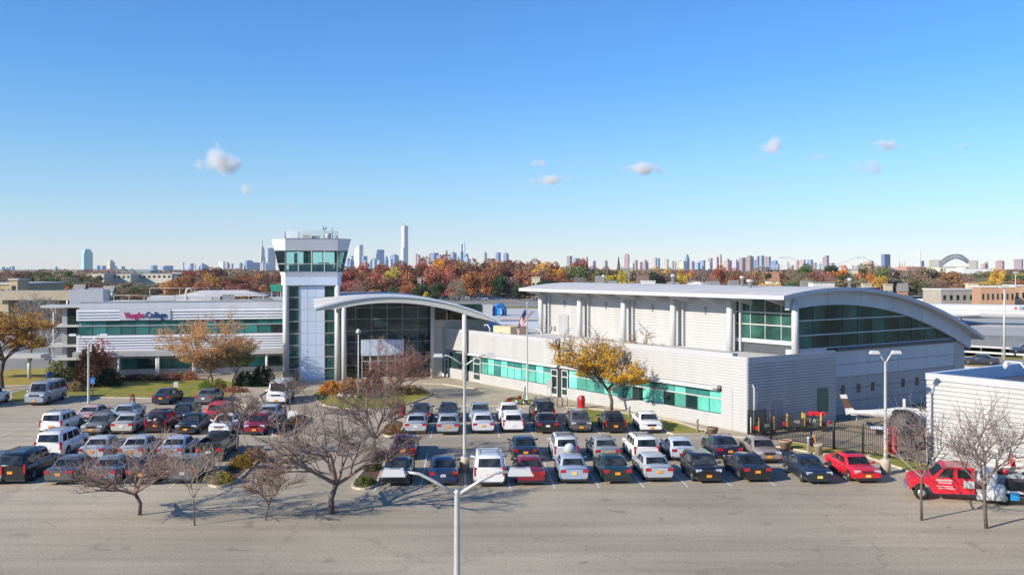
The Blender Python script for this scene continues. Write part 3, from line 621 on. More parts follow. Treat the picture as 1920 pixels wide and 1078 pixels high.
for q in panes: MB().add(q, [(0,1,2,3)]).build('pane', M['gcab'], cabw)
cd_ = MB(); cd_.box(cu_-2.6, cu_+2.6, cv_-2.6, cv_-1.9, z_c+.05, z_c+.9); cd_.box(cu_-.3, cu_+.2, cv_+.6, cv_+1.2, z_c+.05, z_d-.1); cd_.box(cu_+.9, cu_+2.2, cv_+1.0, cv_+1.8, z_c+.05, z_c+1.2); cd_.build('console_desk', M['soffit'], tow)
MB().box(cu_-.9, cu_-.2, cv_+2.6, cv_+2.7, z_c+.1, z_d-.1).build('cab_back_wall', mat('teal_wall', (.25,.45,.42), .8), tow)
MB().box(cu_-2.0, cu_-1.6, cv_-2, cv_-1.6, z_c+.9, z_c+2.3).build('telescope_stand', M['trim'], tow)
rt = z_f+.05
railing(tow, [(cu_-3.05,cv_-3.1,rt),(cu_+3.05,cv_-3.1,rt),(cu_+3.05,cv_+3.1,rt),(cu_-3.05,cv_+3.1,rt),(cu_-3.05,cv_-3.1,rt)], .88, 1.5, M['galv'])
for x0, x1, y0, y1, h, m in ((-1.55,-1.3,-1,.8,.95,'soffit'), (-1.0,-.15,-1.6,-.8,.55,'galv'), (.1,1.0,-1.2,-.2,.4,'grey'), (1.55,2.35,-.6,.6,.78,'dkgrey')):
    MB().box(cu_+x0, cu_+x1, cv_+y0, cv_+y1, rt, rt+h).build('roof_unit', M[m], tow)
MB().lathe([(.34,0),(.34,.6),(.3,.66)], (cu_+1.95, cv_-1.7, rt), 14).build('vent_drum', M['wcol'], tow)
an = MB(); ax = cu_+1.58; an.tube([(ax,cv_-1,rt),(ax,cv_-1,rt+1.15)], .03, 5); an.tube([(ax-.16,cv_-1,rt+1.2),(ax+.16,cv_-1,rt+1.2)], .025, 5)
for s in (-.16, .16): an.lathe([(.05,0),(.07,.15),(.03,.4)], (ax+s, cv_-1, rt+1.15), 8)
an.build('wind_sensor', M['black'], tow); MB().tube([(cu_+2.5,cv_-1,rt),(cu_+2.5,cv_-1,rt+1.45)], [.05,.02], 6).build('antenna', M['black'], tow)
# ---------------------------------------------------------------- entrance hall with the bowed roof
HL = Fr(-19.2, 106.5, 13.0)
hall = thing('entrance_hall', 'glass entrance hall under a bowed white roof on tall white columns', 'building', (HL.o[0], HL.o[1], 0), HL.a)
def hz_(u, v):
    z = 10.25 - (u - 5.2) ** 2 / 54.6
    if u < 5.2: z += 1.15 * min(v, 4.6) / 4.2 * ((u - 5.2) / 9) ** 2
    return z
def grid(u0, u1, v0, v1, nu, nv, T=.22):
    mb = MB(); tp = []; bt = []
    for j in range(nv + 1):
        for i in range(nu + 1):
            u = u0 + (u1-u0)*i/nu; v = v0 + (v1-v0)*j/nv; z = hz_(u, v); tp.append((u, v, z)); bt.append((u, v, z - T))
    W1 = nu + 1; n = len(tp); fs = []; fb = []
    for j in range(nv):
        for i in range(nu): a = j*W1+i; fs.append((a, a+1, a+W1+1, a+W1)); fb.append((n+a, n+a+W1, n+a+W1+1, n+a+1))
    mb.add(tp + bt, fs, 0, True); mb.add(tp + bt, fb, 1, True)
    e = [(i, n+i, n+i+1, i+1) for i in range(nu)] + [(nv*W1+i, nv*W1+i+1, n+nv*W1+i+1, n+nv*W1+i) for i in range(nu)]
    e += [(j*W1, (j+1)*W1, n+(j+1)*W1, n+j*W1) for j in range(nv)] + [(j*W1+nu, n+j*W1+nu, n+(j+1)*W1+nu, (j+1)*W1+nu) for j in range(nv)]
    mb.add(tp + bt, e, 2); return mb
hr = grid(-3.3, 18.2, -.35, 3.4, 36, 4).build('roof', [M['roofm'], M['soffit'], M['silver']], hall)
grid(-.35, 18.2, 3.402, 16, 30, 4).build('roof', [M['roofm'], M['soffit'], M['silver']], hall)
def arch_beam(v0, v1, ua, ub, dep, gap=.24):
    n = 36; us = [ua + (ub-ua)*i/n for i in range(n+1)]; K = n+1
    def dp(u): return dep * min(1, .35 + .65 * min(u-ua, ub-u) / 2.5)
    a = [(u, v0, hz_(u, v0)-gap) for u in us] + [(u, v0, hz_(u, v0)-gap-dp(u)) for u in us] + [(u, v1, hz_(u, v0)-gap) for u in us] + [(u, v1, hz_(u, v0)-gap-dp(u)) for u in us]
    fs = []
    for i in range(n): fs += [(i, K+i, K+i+1, i+1), (2*K+i, 2*K+i+1, 3*K+i+1, 3*K+i), (K+i, 3*K+i, 3*K+i+1, K+i+1), (i, i+1, 2*K+i+1, 2*K+i)]
    fs += [(0, 2*K, 3*K, K), (n, K+n, 3*K+n, 2*K+n)]
    return MB().add(a, fs)
arch_beam(-.15, .2, -3.1, 17.6, .66).build('arch_beam', M['soffit'], hall)
arch_beam(4.2, 4.5, 3.0, 17.0, .6).build('arch_beam', M['soffit'], hall)
def col(px, v, py_top_z): 
    u = HL.u(px, v); return MB().lathe([(.28,0),(.28,hz_(u, v)-.95),(.16,hz_(u,v)-.9),(.16,hz_(u,v)-.3)], (u, v, 0), 18).build('column', M['wcol'], hall)
col(645, .05, 0); col(871, .05, 0); col(811, 4.5, 0)
GVv = 5.6                                                  # glass plane
g0, g1 = HL.u(637.5, GVv), HL.u(812, GVv)
vx = [HL.u(x, GVv) for x in (637.5, 672, 689, 701, 720, 747, 761.5, 777, 792, 812)]
vx = [g0 + (g1-g0)*i/6 for i in range(7)]
zs = [.1] + [HL.z(720, y, GVv) for y in (684, 661.5, 640, 619, 597.5, 576.5)] + [10.6]
fh = MB()
for z in zs[1:-1]: fh.box(g0, g1, GVv-.1, GVv, z-.028, z+.028)
for u in vx: fh.box(u-.022, u+.022, GVv-.08, GVv-.003, .1, hz_(u, GVv)-.24)
hw_ = fh.build('curtain_wall', M['grey'], hall)
for a, b in zip(vx, vx[1:]):
    for z0, z1 in zip(zs, zs[1:]):
        za, zb = min(z1, hz_(a, GVv)-.24), min(z1, hz_(b, GVv)-.24)
        if z0 == .1 and a > g0 + 2 and b < g1 - 2 and False: continue
        if min(za, zb) > z0 + .05:
            q = [(a+.03, z0+.03), (b-.03, z0+.03), (b-.03, zb-.03), (a+.03, za-.03)]
            MB().add([(u, GVv-.05, z) for u, z in q] + [(u, GVv-.02, z) for u, z in q], [(0,1,2,3),(7,6,5,4),(0,4,5,1),(1,5,6,2),(2,6,7,3),(3,7,4,0)]).build('pane', M['ghall'], hw_)
lbox(hall, 'wall', M['soffit'], g0, g1+7, GVv+.1, GVv+10, 0, 7.0)
lbox(hall, 'clerestory', M['gdark'], g1+.1, 17.2, GVv+.5, GVv+.6, 6.9, 8.9)
# projecting vestibule with panelled top and doors
p0, p1 = HL.u(678, 4.2), HL.u(757, 4.2)
vest = lbox(hall, 'vestibule', M['silver'], p0, p1, 4.2, GVv-.11, 2.9, 4.75)
for i in range(1, 5): u = p0 + (p1-p0)*i/5; MB().box(u-.012, u+.012, 4.19, 4.199, 2.92, 4.73).build('seam', M['dkgrey'], vest)
for i in range(5):
    a, b = p0 + (p1-p0)*i/5, p0 + (p1-p0)*(i+1)/5
    f = MB(); f.box(a, a+.09, 4.25, 4.33, .12, 2.88); f.box(b-.09, b, 4.25, 4.33, .12, 2.88); f.box(a+.09, b-.09, 4.25, 4.33, 2.2, 2.3); f.box(a+.09, b-.09, 4.25, 4.33, .12, .35)
    d = f.build('door', M['trim'], hall); MB().box(a+.09, b-.09, 4.28, 4.3, .35, 2.88).build('pane', M['gdark'], d); MB().box(b-.2, b-.16, 4.18, 4.25, .95, 1.3).build('handle', M['galv'], d)
MB().box(HL.u(636,4.6), HL.u(641,4.6), 4.6, 4.7, .1, 7.5).build('wall_strip', mat('maroon_panel', (.22,.03,.05), .6), hall)
# ---------------------------------------------------------------- white building at the near right corner
NR = Fr(28.1, 63.2, math.degrees(math.atan2(-.8254, .5645)))
nb_ = thing('workshop_building', 'near white ribbed workshop with a flat parapet roof beside the red tank truck', 'building', (NR.o[0], NR.o[1], 0), NR.a)
siding(nb_, 0, 26, .05, 5.75, 0, .30, .085); MB().box(-.05, 26, -.1, .35, 5.76, 6.2).build('parapet', M['white'], nb_)
lbox(nb_, 'wall', M['white'], .1, 26, .12, 14, 0, 5.2); lbox(nb_, 'roof', M['dkgrey'], .2, 26, .4, 14, 5.2, 5.3)
MB().box(-.05, .3, .36, 15.2, 5.3, 6.2).build('parapet', M['silver'], nb_); MB().box(.3, 26, 14.2, 14.5, 5.3, 6.2).build('parapet', M['black'], nb_)
end2 = end_siding(0, 0.01, 0, .01, 0, par=nb_); end2.name = 'corner_trim'
for u in (4.2, 9.5):
    gn = MB(); gn.tube([(u,5,5.3),(u,5,6.3),(u-.5,5,6.9),(u-1.5,5,6.9)], .07, 8); gn.lathe([(.14,-.5),(.2,-.25),(.1,0)], (u-1.5,5,6.9), 12); gn.build('roof_light', M['wcol'], nb_)
# ---------------------------------------------------------------- low flat roofs behind the hall, with rooftop plant
def flat(name, label, x0, x1, y0, y1, z, m, rz_=0, rm=None, wins=0, cat='building'):
    t = thing(name, label, cat, ((x0+x1)/2, (y0+y1)/2, 0), rz_); a, b = (x1-x0)/2, (y1-y0)/2
    lbox(t, 'wall', m, -a, a, -b, b, 0, z-.25); lbox(t, 'roof', rm or M['roofm'], -a-.15, a+.15, -b-.15, b+.15, z-.25, z)
    for i in range(wins):
        u = -a + (i+.5) * 2*a/wins; w = MB().box(u-a/wins*.55, u+a/wins*.55, -b-.06, -b-.002, z*.35, z*.75).build('window', M['gdark'], t)
    return t
hb = flat('annex_building', 'low annex with a white flat roof behind the bowed entrance roof', -6, 8, 128, 160, 6.5, M['silver'])

ac1 = thing('rooftop_unit', 'blue and grey rooftop air handler with round blue duct', 'air handler', (XZ(925, 588, 135).x, 135, 6.81), 0)
MB().box(-1.4,-.1,-.6,.8,-.3,1.3).build('housing', M['galv'], ac1); MB().tube([(.2,0,-.3),(.2,0,.6),(.6,0,1.2),(1.2,0,1.2),(1.6,0,.6),(1.6,0,-.3)], .35, 12).build('duct', mat('blue_duct', (.02,.16,.42), .5), ac1); MB().box(.5,1.0,-.7,-.3,-.3,.9).build('fan_box', mat('bright_blue_box', (.02,.26,.6), .5), ac1)
ac2 = thing('rooftop_unit', 'white framed rooftop cooling unit left of the blue duct', 'cooling unit', (XZ(903, 585, 137).x, 137, 6.71), 0)
MB().box(-.9,.9,-.6,.6,-.2,1.2).build('housing', M['dkgrey'], ac2)
for x in (-.9,-.3,.3,.9): MB().box(x-.06,x+.06,-.68,-.6,-.2,1.3).build('post', M['wcol'], ac2)
flat('terminal_wing', 'long low white-roofed building past the flagpole, in front of the grass', 3, 22, 150, 178, 4.2, M['silver'])
flat('terminal_shed', 'small beige block in front of the far parking lot', -43, -37, 330, 336, 3.6, M['tan'])
# ================================================================ VEHICLES
def car_proto(kind, L, Wd, Hh, hood, belt, deck, wb0, rf0, rf1, wb1, wr=.33, rack=False, spare=False, bed=False, boxy=0.0):
    """front at +y. fractions wb0..wb1 from the nose: windscreen base, roof start, roof end, rear window base"""
    p = {}; h = Wd / 2; Y = lambda f: L / 2 - f * L
    st = []; n = 22
    for i in range(n + 1):
        f = i / n
        nose = max(0, 1 - f / .09); tail = max(0, 1 - (1 - f) / .07)
        w = h * (1 - .13 * nose ** 2 - .09 * tail ** 2)
        if f < wb0: zt = hood + (belt - hood) * (f / wb0) ** .7 - (hood - .66) * nose ** 2.2 * (1 - boxy * .5)
        elif f < wb1 or boxy > .6: zt = belt + (deck - belt) * max(0, (f - wb0) / max(.01, wb1 - wb0)) ** 1.5
        else: zt = deck
        zt -= .12 * tail ** 2 * (1 - boxy)
        zl = .22 + .10 * nose ** 2 + .12 * tail ** 2
        st.append((Y(f), w, zl, zt))
    ringp = lambda w, zl, zt: [(0, zl), (w*.86, zl), (w*.955, zl+.07), (w, zl+.33*(zt-zl)), (w*.99, zl+.70*(zt-zl)), (w*.945, zt-.07), (w*.84, zt-.005), (w*.45, zt+.03), (0, zt+.04)]
    mb = MB(); rings = []
    for y, w, zl, zt in st:
        r = ringp(w, zl, zt); full = [(x, y, z) for x, z in r] + [(-x, y, z) for x, z in r[-2:0:-1]]; rings.append(full)
    K = len(rings[0]); vs = [q for r in rings for q in r]; fs = []
    for i in range(len(rings) - 1):
        for k in range(K): fs.append((i*K+k, (i+1)*K+k, (i+1)*K+(k+1)%K, i*K+(k+1)%K))
    fs = [f[::-1] for f in fs]
    mb.add(vs, fs, 0, True); b = 0
    mb.f.append([k for k in range(K)]); mb.m.append(0); mb.sm.append(False)
    mb.f.append([(len(rings)-1)*K + k for k in range(K)][::-1]); mb.m.append(0); mb.sm.append(False)
    # greenhouse
    bw, tw = h * .90, h * (.70 + .12 * boxy); c = .12 + .06*boxy
    def rg(w, yf, yr, z, c): return [(-w+c,yf,z),(w-c,yf,z),(w,yf-c*1.2,z),(w,yr+c*1.2,z),(w-c,yr,z),(-w+c,yr,z),(-w,yr+c*1.2,z),(-w,yf-c*1.2,z)]
    yb0, yb1, yt0, yt1 = Y(wb0), Y(wb1), Y(rf0), Y(rf1)
    gz = [(bw, yb0+.03, yb1-.03, belt-.10, c), (bw, yb0, yb1, belt+.0, c), (tw+.05, yt0+.14, yt1-.14*(1-boxy*.8), Hh-.10, c), (tw-.03, yt0-.04, yt1+.05, Hh-.02, c), (tw*.55, yt0-.4, yt1+.35, Hh, c)]
    rr = [rg(*g) for g in gz]; vs = [q for r in rr for q in r]; fs = []
    for i in range(4):
        for k in range(8): fs.append((i*8+k, i*8+(k+1)%8, (i+1)*8+(k+1)%8, (i+1)*8+k)[::-1])
    mb.add(vs, [f[::-1] for f in fs], 0, True); mb.f.append([len(mb.v)-8+k for k in range(8)][::-1]); mb.m.append(0); mb.sm.append(False)
    if bed:                                             # open pickup box: walls and a sunken floor
        y1, y0 = Y(.99), Y(wb1) - .05
        for x in (-h*.93, h*.93-.09): mb.box(x, x+.09, y1, y0, deck-.05, deck+.32)
        mb.box(-h*.9, h*.9, y1-.02, y1+.08, deck-.3, deck+.30); mb.box(-h*.9, h*.9, y0, y0+.06, deck-.05, deck+.3); mb.box(-h*.84, h*.84, y1+.1, y0, deck-.03, deck+.05, 1)
    # wheel arches, sill, lower bumpers in black
    wy = (L/2 - L*.19, -L/2 + L*.215)
    for yw in wy:
        for s in (-1, 1):
            q = [(s*(h*1.0+.004), yw + (wr+.07)*math.cos(t), wr + (wr+.07)*math.sin(t)) for t in [math.pi*k/10 for k in range(11)]]
            q2 = [(s*(h-.22), y, z) for _, y, z in q]
            idx = list(range(11)); mb.add(q, [idx if s > 0 else idx[::-1]], 1)
    mb.box(-h*.90, h*.90, -L/2+.02, -L/2+.22, .2, .38, 1); mb.box(-h*.8, h*.8, L/2-.28, L/2+.005, .2, .36, 1); mb.box(-h*.985, h*.985, -L/2+.9, L/2-.9, .19, .27, 1)
    for s in (-1, 1):                                   # door seams and handles
        for f in (wb0+.02, (wb0+wb1)/2+.03):
            if not bed or f < .5: mb.box(s*h*.985-.012, s*h*.985+.012, Y(f)-.008, Y(f)+.008, .36, belt-.06, 1)
        mb.box(s*h*1.0-.015, s*h*1.0+.015, Y((wb0+wb1)/2)+.02, Y((wb0+wb1)/2)+.20, belt-.2, belt-.165, 0)
    p['body'] = mb.mesh('body', [M['paintc'], M['plastic']])
    # glazing, proud of the shell
    def panel(a, b, c2, d, inset=(.06, .06), off=.012, low=.10, hi=.12):
        a, b, c2, d = map(Vector, (a, b, c2, d)); nrm = (b - a).cross(d - a).normalized()
        def pt(u, v): return a.lerp(b, u).lerp(d.lerp(c2, u), v) + nrm * off
        u0 = inset[0]; u1 = 1 - inset[1]; q = [pt(u0, low), pt(u1, low), pt(u1, 1-hi), pt(u0, 1-hi)]
        q2 = [x - nrm * .01 for x in q]; return MB().add(q + q2, [(0,1,2,3),(0,4,5,1),(1,5,6,2),(2,6,7,3),(3,7,4,0)])
    B, T = rr[1], rr[2]
    p['windshield'] = panel(B[1], B[0], T[0], T[1], (.0, .0), low=.03, hi=.03).mesh('windshield', M['cglass'])
    p['rear_window'] = panel(B[5], B[4], T[4], T[5], (.01, .01), low=.05 + .12*boxy, hi=.05).mesh('rear_window', M['cglass'])
    ws = []
    for s in (0, 1):
        f_, r_ = (B[2], B[3]) if s == 0 else (B[7], B[6]); ft, rt_ = (T[2], T[3]) if s == 0 else (T[7], T[6])
        cuts = ((.05, .47), (.53, .93)) if not bed and kind not in ('van', 'cube_van', 'coupe') else ((.05, .55), (.62, .9)) if kind == 'coupe' else ((.04, .27), (.31, .62), (.66, .95)) if kind in ('van', 'cube_van') else ((.08, .90),)
        if kind in ('suv', 'bigsuv', 'wagon'): cuts = ((.05, .36), (.40, .68), (.72, .95))
        for a, b2 in cuts:
            A_, B_ = Vector(f_).lerp(Vector(r_), a), Vector(f_).lerp(Vector(r_), b2); C_, D_2 = Vector(ft).lerp(Vector(rt_), b2), Vector(ft).lerp(Vector(rt_), a)
            ws.append((panel(A_, B_, C_, D_2, (0, 0), low=.10, hi=.06) if s else panel(B_, A_, D_2, C_, (0, 0), low=.10, hi=.06)).mesh('side_window', M['cglass']))
    p['side_window'] = ws
    wh = MB(); wh.lathe([(wr*.62,-.11),(wr*.94,-.11),(wr,-.07),(wr,.07),(wr*.94,.11),(wr*.62,.11)], (0,0,0), 18); wh.xf(Matrix.Rotation(math.pi/2, 4, 'Y')); p['wheel'] = wh.mesh('wheel', M['rubber'])
    rm = MB(); rm.lathe([(wr*.16,-.125),(wr*.62,-.118)], (0,0,0), 14); rm.lathe([(wr*.62,.118),(wr*.16,.125)], (0,0,0), 14)
    for k in range(5):
        t = k * 2*math.pi/5 + .3
        for s in (-.127, .127):
            a = MB().box(wr*.2, wr*.58, -.05, .05, s-.004, s+.004, 1).xf(Matrix.Rotation(t, 4, 'Z')); rm.add(a.v, a.f, 1)
    rm.xf(Matrix.Rotation(math.pi/2, 4, 'Y')); p['rim'] = rm.mesh('rim', [M['rim'], M['dkgrey']])
    p['wy'] = wy; p['h'] = h; p['wr'] = wr
    zf, zr = .70, deck - .17
    if boxy > .4: zf = .85
    def lamp(x0, x1, y0, y1, z0, z1, m, nm): 
        return MB().hexa([(x0,y0,z0),(x1,y0,z0),(x1,y1,z0),(x0,y1,z0)], [(x0,y0,z1),(x1,y0,z1),(x1,y1-.05 if y1>0 else y1,z1),(x0,y1-.05 if y1>0 else y1,z1)]).mesh(nm, m)
    yF, yR = L/2, -L/2; z_n = st[1][3]
    p['headlight'] = [lamp(s0, s1, yF-.42, yF-.045, z_n-.17, z_n-.02, M['head'], 'headlight') for s0, s1 in ((h*.48, h*.885), (-h*.885, -h*.48))]
    th = (.14, .16) if boxy < .4 else (.28, .30); tw0 = .56 if boxy < .4 else .82
    if kind in ('sedan', 'coupe'): th = (.11, .13)
    p['taillight'] = [MB().hexa([(s0,yR-.012,zr-th[0]),(s1,yR-.012,zr-th[0]),(s1,yR+.22,zr-th[0]),(s0,yR+.22,zr-th[0])], [(s0,yR+.0,zr+th[1]-.06),(s1,yR+.0,zr+th[1]-.06),(s1,yR+.22,zr+th[1]-.06),(s0,yR+.22,zr+th[1]-.06)]).mesh('taillight', M['tail']) for s0, s1 in ((h*tw0, h*.935), (-h*.935, -h*tw0))]
    p['grille'] = MB().box(-h*.40, h*.40, yF-.3, yF-.0, z_n-.22, z_n-.07).mesh('grille', M['plastic'])
    zp = zr - .22 if boxy < .4 else zr - .3
    p['license_plate'] = [MB().box(-.16, .16, yR-.03, yR-.0, zp-.02, zp+.14).mesh('license_plate', M['plate']), MB().box(-.16, .16, yF+.0, yF+.03, .40, .55).mesh('license_plate', M['plate'])]
    p['mirror'] = [MB().hexa([(s*h*.93,Y(wb0)-.28,belt+.02),(s*(h+.19),Y(wb0)-.30,belt+.03),(s*(h+.19),Y(wb0)-.20,belt+.03),(s*h*.93,Y(wb0)-.14,belt+.02)][::s], [(s*h*.93,Y(wb0)-.28,belt+.10),(s*(h+.17),Y(wb0)-.30,belt+.17),(s*(h+.17),Y(wb0)-.20,belt+.17),(s*h*.93,Y(wb0)-.16,belt+.10)][::s]).mesh('mirror', M['paintc']) for s in (1, -1)]
    if rack:
        rk = MB()
        for s in (-1, 1): rk.tube([(s*tw*.82, yt0-.45, Hh+.0), (s*tw*.82, yt0-.55, Hh+.06), (s*tw*.82, yt1+.5, Hh+.06), (s*tw*.82, yt1+.35, Hh)], .022, 5)
        for yy in (yt0-.9, (yt0+yt1)/2, yt1+.8): rk.tube([(-tw*.82, yy, Hh+.06), (tw*.82, yy, Hh+.06)], .018, 5)
        p['roof_rack'] = rk.mesh('roof_rack', M['plastic'])
    if spare:
        p['spare_wheel'] = MB().lathe([(.05,-.12),(.33,-.10),(.35,0),(.35,.1)], (0,0,0), 20).xf(Matrix.Translation((.18, yR-.06, 1.0)) @ Matrix.Rotation(-math.pi/2, 4, 'X')).mesh('spare_wheel', M['paintc'])
    if kind == 'wing': pass
    return p
PR = dict(
 sedan=car_proto('sedan', 4.75, 1.83, 1.42, .84, .92, 1.00, .27, .41, .67, .85),
 coupe=car_proto('coupe', 4.5, 1.80, 1.34, .80, .90, .97, .30, .46, .70, .92),
 hatch=car_proto('hatch', 4.3, 1.80, 1.52, .90, .98, 1.02, .24, .38, .86, .975, boxy=.42),
 suv=car_proto('suv', 4.5, 1.86, 1.67, .96, 1.02, 1.05, .25, .38, .93, .985, .36, rack=True, boxy=.5),
 spare=car_proto('suv', 4.4, 1.82, 1.68, .96, 1.04, 1.06, .25, .38, .93, .985, .36, rack=True, spare=True, boxy=.5),
 bigsuv=car_proto('bigsuv', 5.0, 1.98, 1.84, 1.05, 1.13, 1.15, .26, .37, .94, .99, .39, rack=True, boxy=.65),
 van=car_proto('van', 5.5, 2.02, 2.12, 1.10, 1.25, 1.27, .15, .24, .975, .993, .37, boxy=.8),
 pickup=car_proto('pickup', 5.2, 1.85, 1.68, 1.00, 1.08, 1.02, .27, .38, .50, .56, .37, bed=True, boxy=.3))
OR, WH, YE = (.85, .32, .03), (.72, .72, .74), (.75, .60, .12)
def car(kind, color, label, s, t, toward, plate=OR, rz=None, pos=None, cat='car', name='parked_car', group=None, dz=0, gloss=True):
    p = PR[kind]; loc = pos if pos is not None else LT(s, t, dz)
    a = (rz if rz is not None else A0 + (math.pi if toward else 0)) + math.radians(R.uniform(-1.2, 1.2))
    c = thing(name, label, cat, loc, a, group)
    for key in ('body', 'windshield', 'rear_window', 'grille', 'roof_rack', 'spare_wheel'):
        if key in p: link(key, p[key], c, color=color)
    for key in ('side_window', 'headlight', 'taillight', 'mirror'):
        for me in p[key]: link(key, me, c, color=color)
    for i, me in enumerate(p['license_plate']): 
        if i == 0 or toward or plate == OR: link('license_plate', me, c, color=plate)
    for yw in p['wy']:
        for sd in (-1, 1):
            w = link('wheel', p['wheel'], c, (sd * (p['h'] - .115), yw, p['wr'])); link('rim', p['rim'], w)
    return c
BLK, DGR, GRY, SIL, SLB, WHT, NAV, TAN_, BEI, RED, DRD, MAR, GRN = (.012,.012,.014), (.05,.053,.06), (.16,.165,.175), (.42,.44,.47), (.33,.39,.50), (.80,.79,.77), (.02,.035,.10), (.27,.22,.19), (.47,.41,.35), (.60,.012,.025), (.22,.01,.02), (.10,.015,.025), (.014,.03,.03)
G = 'cars parked in the stalls of the lot'
def park(kind, color, px, py, toward, label, plate=OR, **k):
    q = P(px, py); s = q.x*E1[0] + q.y*E1[1]; t = q.x*E2[0] + q.y*E2[1]
    half = {'sedan': 2.37, 'coupe': 2.25, 'hatch': 2.15, 'suv': 2.3, 'spare': 2.25, 'bigsuv': 2.55, 'van': 2.75, 'pickup': 2.6}[kind]
    return car(kind, color, label, s, t + half - 1.0, toward, plate, group=G, **k)
T_, A_ = True, False
